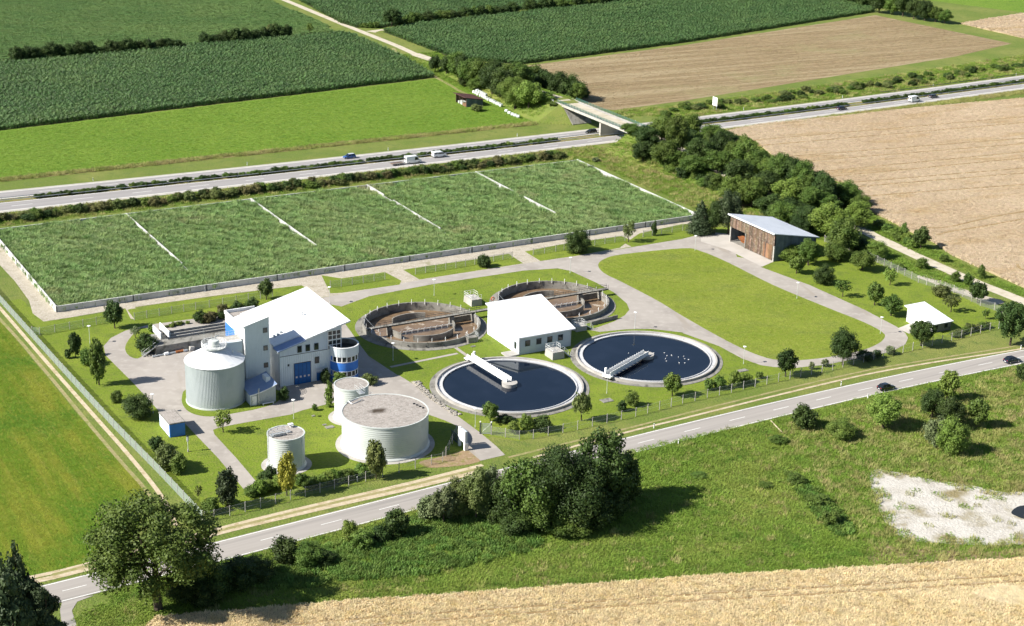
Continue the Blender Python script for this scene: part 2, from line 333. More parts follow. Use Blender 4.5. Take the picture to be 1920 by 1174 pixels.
ribbon('meadow_track', line('c2',(285,265),(320,310),(420,365),(510,420),(600,470),(650,500),(740,540)), 1.6, 0.035, 'track_dry', 'narrow brown path along the maize and the hut', 'track')
ribbon('access_track', line('c6',(930,90),(1020,165),(1120,215),(1300,300),(1500,390),(1640,450),(1878,545),(2200,690)), 4.2, 0.035, 'farm_road', 'pale gravel access lane beside the ripe wheat field', 'track')
ribbon('lane_lay_by', line('c6',(1300,400),(1400,435),(1500,475),(1600,510),(1760,555)), [1.5]+[4.0]*23+[2.0], 0.033, 'gravel', 'pale gravel lay-by between the fence and the access lane', 'track')
ribbon('grass_path', [P(298,462), P(299,440), P(299,410), P(300,385), P(303,368)], 1.7, 0.03, 'track_dry', 'trodden dry grass path below the embankment trees', 'path')

# plant ground: lawn sheet first, asphalt on it, lawn islands on the asphalt
holed('plant_lawn', poly('f',(8,566),(378,972),(402,975),(654,911),(812,871),(870,858),(919,818),(974,827),(1083,806),(1192,781),(1280,757),(1481,711),(1711,657),(1856,620),(1905,608),(1864,581),(1645,492),(1540,450),(1480,430),(1310,425),(1000,455),(560,535),(82,603),(40,560)), 0.018, 'lawn', 'mown lawn inside the fence of the treatment plant', 'lawn')
sheet('gravel_bed', poly('c4',(-60,270),(0,345),(80,430),(160,540),(180,610),(240,655),(400,630),(600,595),(690,582),(720,640),(860,660),(740,575),(1200,510),(1660,455),(1765,522),(1878,505))+poly('c5',(330,452),(440,425),(1090,325),(1300,295),(1640,235),(1878,195),(1960,130),(1878,60),(1000,180),(0,340)) + poly('c4',(1870,340),(1100,450),(320,560),(0,190)), 0.03, 'gravel', 'pale gravel strip around the reed bed walls', 'gravel')
road_pts = poly('c4',(1062,640),(900,662),(820,672),(690,705),(610,745),(570,790),(580,840),(640,900),(740,1000),(890,1165)) + poly('b1',(1000,40),(1075,120),(1200,250),(1340,420),(1410,380),(1300,250),(1180,120),(1172,95),(1200,84),(1290,65),(1600,10)) + poly('q',(620,330),(780,290),(850,275),(1000,300),(1180,250),(1600,400),(1690,440),(1740,590),(1780,620),(1850,680),(2020,640),(1960,580),(1840,480),(1690,370),(1590,280),(1450,190),(1280,85)) + poly('c5',(310,950),(150,845),(100,780),(60,720),(-60,560)) + poly('f',(640,575),(700,553)) 
sheet('plant_road', road_pts, 0.036, 'asphalt_plant', 'pale asphalt yard and drive around the digester tank', 'road')
loop = poly('c4',(1500,560),(1640,545),(1878,505))+poly('c5',(440,425),(1080,325),(1300,295),(1878,200))+poly('c6',(80,180),(180,165),(245,172),(300,300),(498,326),(430,355),(700,455),(1000,590),(1180,685),(1225,718),(1240,745),(1225,780),(1150,820),(1000,850),(800,890),(620,910),(500,905),(430,895),(330,860),(200,790),(0,718))+poly('c5',(1878,715),(1700,695),(1560,698),(1420,712),(1360,700),(1400,690),(1500,655),(1560,620),(1585,590),(1570,555),(1500,495),(1400,440),(1260,376),(1190,362),(1000,375),(500,450),(0,545))+poly('c4',(1640,570))
sheet('loop_road', loop, 0.04, 'asphalt_plant', 'pale asphalt loop road around the large lawn', 'road')
sheet('barn_yard', poly('c6',(100,185),(180,167),(245,174),(600,300),(498,326),(440,352),(420,345),(250,262),(100,215)), 0.048, 'yard', 'pale concrete yard in front of the timber barn', 'yard')
sheet('lawn_island', poly('c6',(250,765),(430,845),(560,868),(750,858),(960,820),(1060,785),(1108,748),(1100,715),(1000,660),(800,580),(500,455),(250,330),(100,268),(0,252),(-330,285),(-430,310),(-465,345),(-430,390),(-330,440),(-130,545),(0,625)), 0.052, 'lawn_field', 'large dry green lawn enclosed by the loop road', 'lawn', smooth=4)
sheet('lawn_pad', poly('m',(50,975),(60,1040),(110,1095),(190,1125),(290,1135),(420,1120),(560,1095),(690,1070),(850,1015),(900,930),(700,880),(300,850),(90,900)), 0.052, 'lawn', 'grass pad around the foot of the digester tank', 'lawn', smooth=3)
sheet('lawn_pad', poly('c4',(690,790),(695,825),(720,850),(760,858),(800,830),(860,790),(870,720),(780,690),(720,740)), 0.052, 'lawn', 'small grass island planted with shrubs at the yard bend', 'lawn', smooth=3)
for lab, pts in (('first grassed patch along the gravel strip, behind the sloping roof', poly('c5',(-110,400),(0,418),(240,383),(330,430),(320,452),(0,497),(-60,500))),
                 ('second grassed patch along the gravel strip, with the round shrub', poly('c5',(340,370),(480,348),(760,310),(920,282),(1000,335),(430,424))),
                 ('third grassed patch along the gravel strip, with the dense round tree', poly('c5',(1010,270),(1200,232),(1540,185),(1590,205),(1530,250),(1300,292),(1095,322))),
                 ('last grassed patch along the gravel strip, beside the barn yard', poly('c5',(1640,170),(1878,118),(1990,120),(1990,165),(1878,196),(1600,245),(1560,225))),
                 ('grassed patch along the gravel strip, behind the sedimentation troughs', poly('c4',(700,590),(960,545),(1660,458),(1500,560),(1100,625),(870,660),(745,650)))):
    sheet('grass_patch', pts, 0.046, 'lawn', lab, 'lawn')
sheet('bare_gravel_patch', poly('b3',(1050,315),(1150,322),(1400,372),(1600,402),(1750,435),(1878,435),(2400,440),(2400,740),(1878,725),(1700,730),(1450,720),(1240,700),(1150,640),(1095,570),(1062,480),(1030,380)), 0.03, 'gravel_white', 'bare whitish gravel patch in the rough meadow', 'gravel', smooth=4)
sheet('bare_earth', poly('b3',(1010,760),(1090,715),(1200,745),(1500,760),(1700,765),(1878,745),(2300,740),(2300,800),(1878,812),(1400,830),(1080,850)), 0.026, 'earth', 'strip of bare brown earth along the wheat edge', 'earth', smooth=3)
sheet('bare_earth', poly('b2',(430,270),(560,240),(690,205),(745,225),(770,262),(700,285),(560,300),(470,300)), 0.03, 'earth', 'bare reddish earth beside the plant gate', 'earth', smooth=3)
# ------------------------------------------------------------------ embankments and the bridge
def bank_h(b):
    if b >= 508: return max(0.0, 6.0*(1-(b-516)/120.0)) if b > 516 else 6.0
    if b >= 500: return 6.0*(b-500)/8.0
    if b > 470: return 0.0
    if b > 462: return 6.0*(470-b)/8.0
    return max(0.0, 6.0*(1-max(0, 456-b)/100.0))
def terrain(a, b):
    ac = 311.0 if b > 400 else 311.0+min(6.0, (400-b)*0.12)
    return max(0.0, bank_h(b)-max(0.0, abs(a-ac)-4.2)/1.7)
def bank(name, bs, label):
    offs = [-16,-15,-14,-13,-12,-11,-10,-9,-8,-7,-6,-5,-4.2,0,4.2,5,6,7,8,9,10,11,12,13,14,15,16]; vs = []; fs = []
    for b in bs:
        ac = 311.0 if b > 400 else 311.0+min(6.0, (400-b)*0.12)
        for o in offs: vs.append(P(ac+o, b, terrain(ac+o, b)+(-0.03 if terrain(ac+o, b) <= 0 else 0.0)))
    k = len(offs)
    for i in range(len(bs)-1):
        for j in range(k-1): fs.append((i*k+j, i*k+j+1, (i+1)*k+j+1, (i+1)*k+j))
    me = bpy.data.meshes.new(name); me.from_pydata([tuple(v) for v in vs], [], fs); me.update()
    if me.polygons[len(me.polygons)//2].normal.z < 0: me.flip_normals()
    tag(link(name, me, M['ground']), label, 'embankment', kind='structure')
bank('embankment', [498+0.5*i for i in range(38)]+list(range(520,642,5)), 'grassy road embankment on the maize side of the bridge')
bank('embankment', list(range(350,456,5))+[455+0.5*i for i in range(36)], 'grassy road embankment on the plant side of the bridge')
def bridge_road(name, bs, label):
    vs = []
    for b in bs:
        ac = 311.0 if b > 400 else 311.0+min(6.0, (400-b)*0.12)
        vs += [P(ac-2.6, b, bank_h(b)+0.05), P(ac+2.6, b, bank_h(b)+0.05)]
    me = bpy.data.meshes.new(name); me.from_pydata([tuple(v) for v in vs], [], [(2*i, 2*i+1, 2*i+3, 2*i+2) for i in range(len(bs)-1)]); me.update()
    tag(link(name, me, M['farm_road']), label, 'road', kind='structure')
bridge_road('ramp_road', [512,520,540,560,580,600,620,640], 'pale ramp road climbing to the bridge between hedge trees')
bridge_road('ramp_road', [350,366,380,400,420,440,456,459], 'pale ramp road behind the embankment trees on the wheat side')
M['bridge_concrete'] = nmat('bridge_concrete', (0.44,0.425,0.385), [((0.34,0.32,0.28),0.3,0.45,0.7)], bump=(4,0.2,0.03))
M['rail_green'] = nmat('green_railing_paint', (0.07,0.15,0.12), rough=0.5)
M['galv'] = nmat('galvanised_steel', (0.52,0.54,0.55), [((0.42,0.44,0.45),1.5,0.45,0.7)], rough=0.45, metal=0.5, space='obj')
br = tag(empty('road_bridge', P(311,486,0), SA), 'concrete road bridge with green railings over the motorway', 'bridge')
B0, B1 = 459-486, 511-486
MB().box(-4.0,4.0,B0,B1,5.35,5.82).build('deck', M['bridge_concrete'], br)
MB().box(-2.7,2.7,B0,B1,5.82,5.90).build('roadway', M['farm_road'], br)
for s in (-1,1):
    MB().box(s*4.0-0.35,s*4.0+0.35,B0,B1,5.25,6.05).build('parapet_beam', M['bridge_concrete'], br)
    MB().box(s*3.2-0.42,s*3.2+0.42,B0,B1,5.82,5.97).build('kerb', M['concrete_lt'], br)
    m = MB()
    for z in (6.5,6.8,7.1): m.tube((s*4.0,B0,z),(s*4.0,B1,z),0.05,5)
    m.build('rail', M['rail_green'], br)
    for k in range(27): MB().box(s*4.0-0.05,s*4.0+0.05,B0+k*2-0.05,B0+k*2+0.05,6.05,7.15).build('rail_post', M['rail_green'], br)
    m = MB()
    for k in range(260): m.box(s*4.0-0.012,s*4.0+0.012,B0+k*0.2,B0+k*0.2+0.03,6.1,7.05)
    tag(m.build('railing_bars', M['rail_green'], br), kind='stuff')
MB().box(-3.6,3.6,-4.6,-3.6,0,5.35).build('pier', M['bridge_concrete'], br)
MB().box(-4.3,4.3,B1-3.6,B1-2.6,2.0,5.35).build('abutment', M['bridge_concrete'], br)
MB().box(-4.3,4.3,B0+2.6,B0+3.6,2.0,5.35).build('abutment', M['bridge_concrete'], br)
for s in (-1,1):
    MB().hexa([(s*4.3-0.2,B1-3.6,1.0),(s*4.3+0.2,B1-3.6,1.0),(s*4.3+0.2,B1+4,4.0),(s*4.3-0.2,B1+4,4.0)],[(s*4.3-0.2,B1-3.6,6.0),(s*4.3+0.2,B1-3.6,6.0),(s*4.3+0.2,B1+4,6.1),(s*4.3-0.2,B1+4,6.1)]).build('wing_wall', M['bridge_concrete'], br)
m = MB().hexa([(-4.0,13.6,-0.3),(4.0,13.6,-0.3),(4.0,21.8,5.2),(-4.0,21.8,5.2)],[(-4.0,13.6,0.25),(4.0,13.6,0.25),(4.0,21.4,5.5),(-4.0,21.4,5.5)])
m.build('slope_paving', M['concrete'], br)
for k in range(3): MB().box(-4.6-k*0.05,-4.45,B1+2+k*4,B1+4.5+k*4,6.2,6.6).build('guard_rail', M['galv'], br)

# ------------------------------------------------------------------ crops: small plants scattered over surveyed plots
def inside(pts, q):
    x, y = q[:,0], q[:,1]; r = np.zeros(len(q), bool); n = len(pts); j = n-1
    for i in range(n):
        xi, yi, xj, yj = pts[i][0], pts[i][1], pts[j][0], pts[j][1]
        if yi != yj: r ^= ((yi > y) != (yj > y)) & (x < (xj-xi)*(y-yi)/(yj-yi)+xi)
        j = i
    return r
def plot_points(pts, dx, dy, ang, rng, jit=0.35):
    Pn = np.array([[p[0], p[1]] for p in pts]); c, s = math.cos(ang), math.sin(ang); R = np.array([[c, s], [-s, c]]); L = Pn @ R.T
    lo, hi = L.min(0), L.max(0); X, Y = np.meshgrid(np.arange(lo[0], hi[0], dx), np.arange(lo[1], hi[1], dy)); q = np.stack([X.ravel(), Y.ravel()], 1)
    q = q + (rng.random(q.shape)-0.5)*np.array([dx, dy])*2*jit
    w = q @ R
    return w[inside(pts, w)]
_ng = {}
def scatter_group(ob):
    g = bpy.data.node_groups.new('scatter', 'GeometryNodeTree')
    g.interface.new_socket('Geometry', in_out='INPUT', socket_type='NodeSocketGeometry'); g.interface.new_socket('Geometry', in_out='OUTPUT', socket_type='NodeSocketGeometry')
    N = g.nodes; i = N.new('NodeGroupInput'); o = N.new('NodeGroupOutput'); ip = N.new('GeometryNodeInstanceOnPoints')
    oi = N.new('GeometryNodeObjectInfo'); oi.inputs['Object'].default_value = ob; oi.inputs['As Instance'].default_value = True
    rz = N.new('GeometryNodeInputNamedAttribute'); rz.data_type = 'FLOAT_VECTOR'; rz.inputs['Name'].default_value = 'rot'
    sz = N.new('GeometryNodeInputNamedAttribute'); sz.data_type = 'FLOAT_VECTOR'; sz.inputs['Name'].default_value = 'scl'
    g.links.new(i.outputs[0], ip.inputs['Points']); g.links.new(oi.outputs['Geometry'], ip.inputs['Instance'])
    g.links.new(rz.outputs['Attribute'], ip.inputs['Rotation']); g.links.new(sz.outputs['Attribute'], ip.inputs['Scale']); g.links.new(ip.outputs[0], o.inputs[0])
    return g
def scatter(name, pts, proto, z, rot, scl, label=None, cat=None, parent=None):
    n = len(pts); me = bpy.data.meshes.new(name); co = np.zeros((n,3)); co[:,:2] = pts; co[:,2] = z; me.vertices.add(n); me.vertices.foreach_set('co', co.ravel())
    for nm, v in (('rot', rot), ('scl', scl)):
        at = me.attributes.new(nm, 'FLOAT_VECTOR', 'POINT'); at.data.foreach_set('vector', np.asarray(v, float).ravel())
    o = link(name, me, parent=parent); md = o.modifiers.new('scatter', 'NODES'); md.node_group = scatter_group(proto)
    tag(o, label, cat, kind='stuff'); return o
def proto(name, me, mat):
    me.materials.append(mat); return bpy.data.objects.new(name, me)
def blades(rng, n, hx, hy, h0, h1, w0, w1, lean, seg=2, rows=None, droop=0.0, base=0.0):
    """a patch of n curved leaf blades"""
    V = []; Fc = []
    for k in range(n):
        x, y = (rng.random()*2-1)*hx, (rng.random()*2-1)*hy
        if rows: y = (rng.random()-0.5)*rows
        t = rng.random()*2*math.pi; h = h0+(h1-h0)*rng.random(); w = w0+(w1-w0)*rng.random(); l = lean*(0.3+rng.random())*h
        d = np.array([math.cos(t), math.sin(t)]); s = np.array([-d[1], d[0]]); i0 = len(V); zb = base*rng.random()*h
        for j in range(seg+1):
            u = j/seg; c = np.array([x, y])+d*l*u*u; z = zb+(h-zb)*(u-droop*u*u*u); ww = w*(1-0.85*u*u)
            V.append((c[0]-s[0]*ww, c[1]-s[1]*ww, z)); V.append((c[0]+s[0]*ww, c[1]+s[1]*ww, z))
        for j in range(seg): a = i0+2*j; Fc.append((a, a+1, a+3, a+2))
    me = bpy.data.meshes.new('blades'); me.from_pydata(V, [], Fc); me.update(); return me
def rnd(n, rng, flip=False, s0=0.85, s1=1.15, zvar=0.2, ang=None):
    rot = np.zeros((n,3)); rot[:,2] = rng.random(n)*2*math.pi if ang is None else ang+(rng.random(n) > 0.5)*math.pi+(rng.random(n)-0.5)*0.15
    s = s0+(s1-s0)*rng.random(n); scl = np.stack([s, s, s*(1+(rng.random(n)-0.5)*2*zvar)], 1); return rot, scl
RG = np.random.default_rng(7)
M['maize'] = nmat('maize_leaves', (0.095,0.185,0.05), [((0.125,0.215,0.06),0.02,0.42,0.62), ((0.075,0.155,0.042),0.12,0.5,0.7), ((0.17,0.25,0.105),1.5,0.54,0.68,None,2.0), ((0.05,0.115,0.03),1.1,0.54,0.68,None,2.0)], rough=0.5, spec=0.5, rand=0.22, trans=0.22)
M['maize_pale'] = nmat('low_crop_leaves', (0.125,0.225,0.06), [((0.155,0.25,0.07),0.03,0.42,0.62)], rough=0.6, spec=0.4, rand=0.2, trans=0.2)
M['wheat'] = nmat('ripe_wheat_ears', (0.76,0.635,0.385), [((0.79,0.67,0.43),0.05,0.42,0.62), ((0.70,0.56,0.30),0.3,0.52,0.7)], rough=0.8, rand=0.16, trans=0.15)
M['wheat_pale'] = nmat('pale_ripe_wheat', (0.57,0.455,0.325), [((0.61,0.50,0.37),0.025,0.42,0.62), ((0.52,0.395,0.24),0.10,0.52,0.68,(ROW-0.1,0.4,1.2))], rough=0.8, rand=0.12, trans=0.15)
M['reed'] = nmat('reed_leaves', (0.235,0.35,0.11), [((0.29,0.375,0.14),0.03,0.45,0.62), ((0.175,0.29,0.08),0.12,0.48,0.68), ((0.36,0.34,0.17),0.05,0.62,0.74), ((0.33,0.43,0.19),1.4,0.54,0.68,None,2.0), ((0.12,0.21,0.055),0.9,0.54,0.68,None,2.0)], rough=0.6, spec=0.4, rand=0.3, trans=0.25)
M['grass_green'] = nmat('meadow_blades', (0.195,0.30,0.042), [((0.27,0.34,0.065),0.05,0.45,0.65), ((0.125,0.23,0.028),0.2,0.5,0.7)], rough=0.7, rand=0.15, trans=0.25)
M['grass_dry'] = nmat('dry_tall_grass', (0.33,0.33,0.11), [((0.39,0.34,0.15),0.08,0.45,0.65), ((0.25,0.31,0.07),0.2,0.5,0.7)], rough=0.8, rand=0.25, trans=0.2)
M['nettle'] = nmat('dark_herbs', (0.125,0.215,0.04), [((0.17,0.26,0.055),0.15,0.45,0.65)], rough=0.6, rand=0.3, trans=0.22)
M['tram'] = nmat('trodden_tramline', (0.24,0.165,0.075), [((0.33,0.24,0.12),0.8,0.45,0.65)], bump=(2,0.6,0.1))
maize = proto('maize_row', blades(RG, 64, 1.25, 0.3, 1.5, 2.35, 0.05, 0.09, 0.42, 3, rows=0.25, droop=0.35, base=0.75), M['maize'])
bean = proto('low_crop_row', blades(RG, 60, 1.3, 0.4, 0.5, 0.8, 0.08, 0.13, 0.5, 2, droop=0.3, base=0.5), M['maize_pale'])
wheat = proto('wheat_clump', blades(RG, 60, 0.42, 0.42, 0.76, 0.92, 0.035, 0.06, 0.14, 2, droop=0.1, base=0.85), M['wheat'])
wheatp = proto('pale_wheat_clump', blades(RG, 50, 0.5, 0.5, 0.74, 0.82, 0.05, 0.09, 0.16, 2, droop=0.1, base=0.85), M['wheat_pale'])
reedp = proto('reed_clump', blades(RG, 120, 0.9, 0.9, 0.9, 1.75, 0.035, 0.07, 0.4, 3, droop=0.2, base=0.35), M['reed'])
tuftp = proto('grass_tuft', blades(RG, 70, 0.8, 0.8, 0.18, 0.5, 0.02, 0.05, 0.7, 2, droop=0.25), M['grass_green'])
dryp = proto('dry_grass_tuft', blades(RG, 60, 0.8, 0.8, 0.3, 0.85, 0.02, 0.045, 0.45, 2, droop=0.2), M['grass_dry'])
nettlep = proto('herb_clump', blades(RG, 110, 0.8, 0.8, 0.45, 1.0, 0.04, 0.09, 0.35, 2, droop=0.3, base=0.6), M['nettle'])
def crop(name, pts, pr, dx, dy, ang, label, cat, z=0.0, rows=True, bed=None, s0=0.9, s1=1.1, skip=None, jit=0.3, lines=(), lw_=0.6, zv=0.2):
    rng = np.random.default_rng(len(name)*17+int(abs(pts[0][0])))
    if bed: 
        zb = bed[1]; k = len(pts); me = bpy.data.meshes.new('crop_bed'); me.from_pydata([(p[0],p[1],0.0) for p in pts]+[(p[0],p[1],zb) for p in pts], [], [tuple(range(k,2*k))]+[(i,(i+1)%k,k+(i+1)%k,k+i) for i in range(k)]); me.update()
    q = plot_points(pts, dx, dy, ang, rng, jit)
    if skip is not None: q = q[~skip(q)]
    r, s = rnd(len(q), rng, s0=s0, s1=s1, ang=ang if rows else None, zvar=zv)
    o = scatter(name, q, pr, z, r, s, label, cat)
    if bed: tag(link('crop_bed', me, M[bed[0]], o), kind='stuff')
    for L in lines: ribbon('tramline', L, lw_, bed[1]+0.02, 'tram', parent=o)
    return o
MZ = SA-0.02
corn1 = [S2 for S2 in (P(100,569), P(297,592.5), P(303,640), P(303,688), P(300,693), P(144,683.5), P(20,676), P(-20,560))]
crop('maize_field', corn1, maize, 2.4, 0.78, MZ, 'tall dark green maize block above the bright meadow', 'maize', bed=('soil',0.1))
corn2 = poly('c2',(228,176),(500,130),(1000,78),(1640,2))+poly('c3',(890,-14),(1060,66),(0,236))+poly('c2',(980,356),(620,325),(430,250))
crop('maize_field', corn2, maize, 2.4, 0.78, MZ, 'large tall maize block bordering the stubble field', 'maize', bed=('soil',0.1))
corn3 = poly('c2',(-240,-2),(0,128),(80,152),(220,152),(500,118),(900,62),(1300,20),(1650,-8),(1500,-260),(-400,-260))
crop('maize_field', corn3, maize, 2.4, 1.0, MZ, 'far maize block behind the hedge at the farm crossroads', 'maize', bed=('soil',0.1))
bean1 = [P(303,800), P(303,716), P(298,700), P(144,691), P(20,684), P(20,880), P(304,880)]
crop('leafy_crop_field', bean1, bean, 2.4, 0.9, MZ-0.02, 'paler low leafy crop beyond the long hedge', 'crop', bed=('soil',0.05))
# ripe wheat beside the lane, with tramline gaps
def tram(lines, w):
    def f(q):
        r = np.zeros(len(q), bool)
        for L in lines:
            for i in range(len(L)-1):
                A = np.array([L[i][0], L[i][1]]); B = np.array([L[i+1][0], L[i+1][1]]); d = B-A; t = np.clip(((q-A)@d)/(d@d), 0, 1)
                r |= np.linalg.norm(q-(A+t[:,None]*d), axis=1) < w
        return r
    return f
wh = poly('c3',(240,728),(430,690),(900,642),(1300,598),(1878,546))+[P(560,470), P(500,co_up(500)+20), P(330,co_up(330)+16)]+poly('c6',(1878,470),(1700,390),(1480,290),(1380,220),(1250,160),(1130,95),(1030,50))+poly('c3',(900,1010),(700,960),(500,860),(400,780))
tl = []
for y0, y1 in ((798,652),(830,684),(900,770),(935,800),(1010,845),(1040,880),(1075,935),(1100,962),(1150,1025)):
    tl.append(poly('c3',(200,y0+ (0)),(1878,y1)))
tl.append(smooth_line(poly('c6',(1400,190),(1470,170),(1600,150),(1878,100)),5)); tl.append(smooth_line(poly('c6',(1340,150),(1460,145),(1700,90),(1878,60)),5)); tl.append(smooth_line(poly('c6',(1840,350),(1850,370),(1878,385)),4))
crop('wheat_field', wh, wheatp, 0.72, 0.72, SA, 'wide pale ripe wheat field beside the access lane', 'wheat', rows=False, bed=('wheat_bed',0.62), skip=tram(tl,0.62), lines=tl, lw_=0.9, zv=0.06)
wh2 = poly('f',(270,1185),(293,1162),(440,1150),(640,1133),(960,1111),(1280,1087),(1600,1070),(1920,1052),(2200,1030),(2200,1300),(270,1300))
lay = poly('gp',(740,960),(830,930),(960,905),(1122,920),(1300,910),(1300,1090),(1122,1065),(1000,1040),(900,1020),(800,995))
tl2 = [poly('f',(430,1190),(640,1169),(960,1146),(1280,1122),(1600,1104),(1920,1084),(2200,1066)), poly('f',(700,1180),(960,1158),(1280,1134),(1600,1116),(1920,1096),(2200,1078))]
sk = tram(tl2,0.42)
crop('wheat_field', wh2, wheat, 0.55, 0.55, SA, 'golden ripe wheat field with a flattened patch and tramlines', 'wheat', rows=False, bed=('wheat_bed',0.6), skip=lambda q: sk(q)|inside(lay,q), jit=0.45, lines=tl2, lw_=0.6, zv=0.1)
lw = proto('laid_wheat', blades(RG, 60, 0.6, 0.6, 0.1, 0.42, 0.04, 0.08, 1.6, 2, droop=0.4), M['wheat'])
q = plot_points(lay, 0.6, 0.6, 0, RG); r, s = rnd(len(q), RG); r[:,2] = 2.2+(RG.random(len(q))-0.5)*0.9
scatter('laid_wheat', q, lw, 0.55, r, s, 'flattened pale straw lying in the golden wheat', 'wheat')
wh3 = poly('c3',(1530,132),(1700,104),(1878,76),(2300,40),(2400,260),(1878,212),(1650,160))
crop('wheat_field', wh3, wheatp, 1.0, 1.0, SA, 'small pale wheat corner behind the motorway bushes', 'wheat', rows=False, bed=('wheat_bed',0.55))
# rough grass and herbs
rough = poly('f',(140,1160),(230,1108),(430,1056),(650,998),(850,935),(1180,845),(1290,820),(1450,788),(1540,772),(1740,727),(1920,690),(2100,660),(2100,1035),(1920,1045),(1640,1062),(1280,1080),(960,1104),(640,1127),(440,1143),(293,1156),(270,1175),(150,1200))
bare = poly('b3',(1040,315),(1150,325),(1400,375),(1600,405),(1750,440),(1878,440),(2400,440),(2400,740),(1878,725),(1450,718),(1250,695),(1160,640),(1100,570),(1065,480),(1030,380))
q = plot_points(rough, 1.0, 1.0, 0.3, RG, 0.5); 
def edge_d(pts, q):
    d = np.full(len(q), 1e9)
    for i in range(len(pts)):
        A = np.array([pts[i-1][0], pts[i-1][1]]); B = np.array([pts[i][0], pts[i][1]]); e_ = B-A; t = np.clip(((q-A)@e_)/(e_@e_), 0, 1); d = np.minimum(d, np.linalg.norm(q-(A+t[:,None]*e_), axis=1))
    return d
inb = inside(bare, q); ed = edge_d(bare, q); wobb = np.sin(q[:,0]*0.55)*np.sin(q[:,1]*0.7+1)+0.6*np.sin(q[:,0]*1.7+q[:,1]*1.3)
keep = ~inb | (RG.random(len(q)) < np.where(ed < 1.6+1.6*wobb, 0.75, np.where(wobb > 1.05, 0.45, 0.02))); q = q[keep]
kind = RG.random(len(q)); far_r = inside(poly('f',(1450,800),(1920,690),(2100,660),(2100,1040),(1640,1050),(1600,980)), q)
left_d = inside(poly('f',(440,1100),(640,1010),(820,960),(900,975),(1010,990),(1010,1030),(820,1075),(640,1090),(520,1110)), q) | inside(poly('f',(1470,885),(1510,900),(1590,980),(1600,1010),(1560,1000),(1500,930)), q)
sel = left_d & (kind < 0.8)
r, s = rnd(int(sel.sum()), RG); scatter('herb_thicket', q[sel], nettlep, 0.0, r, s, 'dark green nettles and herbs below the big trees', 'herbs')
sel2 = ~sel & (far_r & (kind < 0.42) | ~far_r & (kind < 0.05))
r, s = rnd(int(sel2.sum()), RG); scatter('dry_grass', q[sel2], dryp, 0.0, r, s, 'dry yellowish tall grass around the bare gravel patch', 'grass')
sel3 = ~sel & ~sel2; r, s = rnd(int(sel3.sum()), RG, s0=0.8, s1=1.35); scatter('rough_grass', q[sel3], tuftp, 0.0, r, s, 'tussocky green grass of the rough meadow below the road', 'grass')
# verges along the motorway, the embankment and the lane
ver = [P(a, mo_bot(a)-0.6) for a in range(60,300,12)]+[P(298,470), P(304,455), P(300,400), P(305,360), P(285,372), P(286,452)]+[P(a, 458.5 if a < 282 else 455) for a in range(282,60,-12)]
q = plot_points(ver, 1.2, 1.2, 0.3, RG, 0.5); k = RG.random(len(q)) < 0.35
for sel, pr, lab in ((k, dryp, 'dry verge grass between the motorway and the reed beds'), (~k, tuftp, 'green verge grass between the motorway and the reed beds')):
    r, s = rnd(int(sel.sum()), RG, s0=0.9, s1=1.4); scatter('verge_grass', q[sel], pr, [terrain(*S(v)) for v in q[sel]], r, s, lab, 'grass')
dv = [P(20,505.5), P(296,505.5), P(296,509), P(20,508.5)]
q = plot_points(dv, 0.9, 0.9, SA, RG, 0.5); r, s = rnd(len(q), RG, s0=0.9, s1=1.3); scatter('verge_grass', q, dryp, 0.03, r, s, 'brown dry grass ribbon at the lower edge of the meadow', 'grass')
dv2 = [P(316,500), P(340,502)]+[P(a, mo_top(a)+1.2) for a in range(350,640,20)]+[P(a, mo_top(a)+18+(a-350)*0.06) for a in range(640,350,-20)]+[P(338,513)]
q = plot_points(dv2, 1.5, 1.5, SA, RG, 0.5); k = RG.random(len(q)); 
for sel, pr, lab in ((k < 0.25, dryp, 'dry tall grass between the stubble field and the motorway'), (k >= 0.25, tuftp, 'green tufts between the stubble field and the motorway')):
    r, s = rnd(int(sel.sum()), RG, s0=1.0, s1=1.6); scatter('verge_grass', q[sel], pr, 0.0, r, s, lab, 'grass')
dv3 = [P(a, mo_bot(a)-1.0) for a in range(348,640,20)]+[P(a, mo_bot(a)-6.0) for a in range(640,348,-20)]
q = plot_points(dv3, 1.2, 1.2, SA, RG, 0.5); r, s = rnd(len(q), RG, s0=0.9, s1=1.3); scatter('verge_grass', q, dryp, 0.0, r, s, 'yellowish grass between the motorway and the ripe wheat', 'grass')
lv = [P(317.5,345), P(319,352), P(322,358), P(318,330), P(317,300), P(317,270), P(322,270), P(322.5,300), P(324,330), P(328,352), P(334,362), P(330,372), P(318,365)]
q = plot_points([P(318,372), P(332,366), P(327,345), P(323,320), P(321,290), P(322,270), P(317.5,270), P(317.3,300), P(318.3,330), P(320.5,352)], 1.2, 1.2, SA, RG, 0.5)
q2 = plot_points([P(312.3,345), P(311.8,320), P(311.5,300), P(306,300), P(303,330), P(301,352)], 1.2, 1.2, SA, RG, 0.5)
r, s = rnd(len(q), RG, s0=0.9, s1=1.4); scatter('verge_grass', q, tuftp, 0.0, r, s, 'green verge grass between the access lane and the wheat', 'grass')
r, s = rnd(len(q2), RG, s0=0.9, s1=1.4); scatter('verge_grass', q2, tuftp, 0.0, r, s, 'green verge grass between the access lane and the fence', 'grass')
for b0_, b1_, lab in ((512,640,'tall grass on the embankment beside the maize'), (352,462,'tall grass on the embankment above the plant')):
    q = plot_points([P(298,b0_), P(327,b0_), P(322,b1_), P(300,b1_)], 1.5, 1.5, SA, RG, 0.5)
    q = q[[abs(S(v)[0]-311-min(6.0,max(0,(400-S(v)[1])*0.12))) > 3.2 for v in q]]
    r, s = rnd(len(q), RG, s0=1.0, s1=1.6); scatter('bank_grass', q, tuftp, [terrain(*S(v)) for v in q], r, s, lab, 'grass')
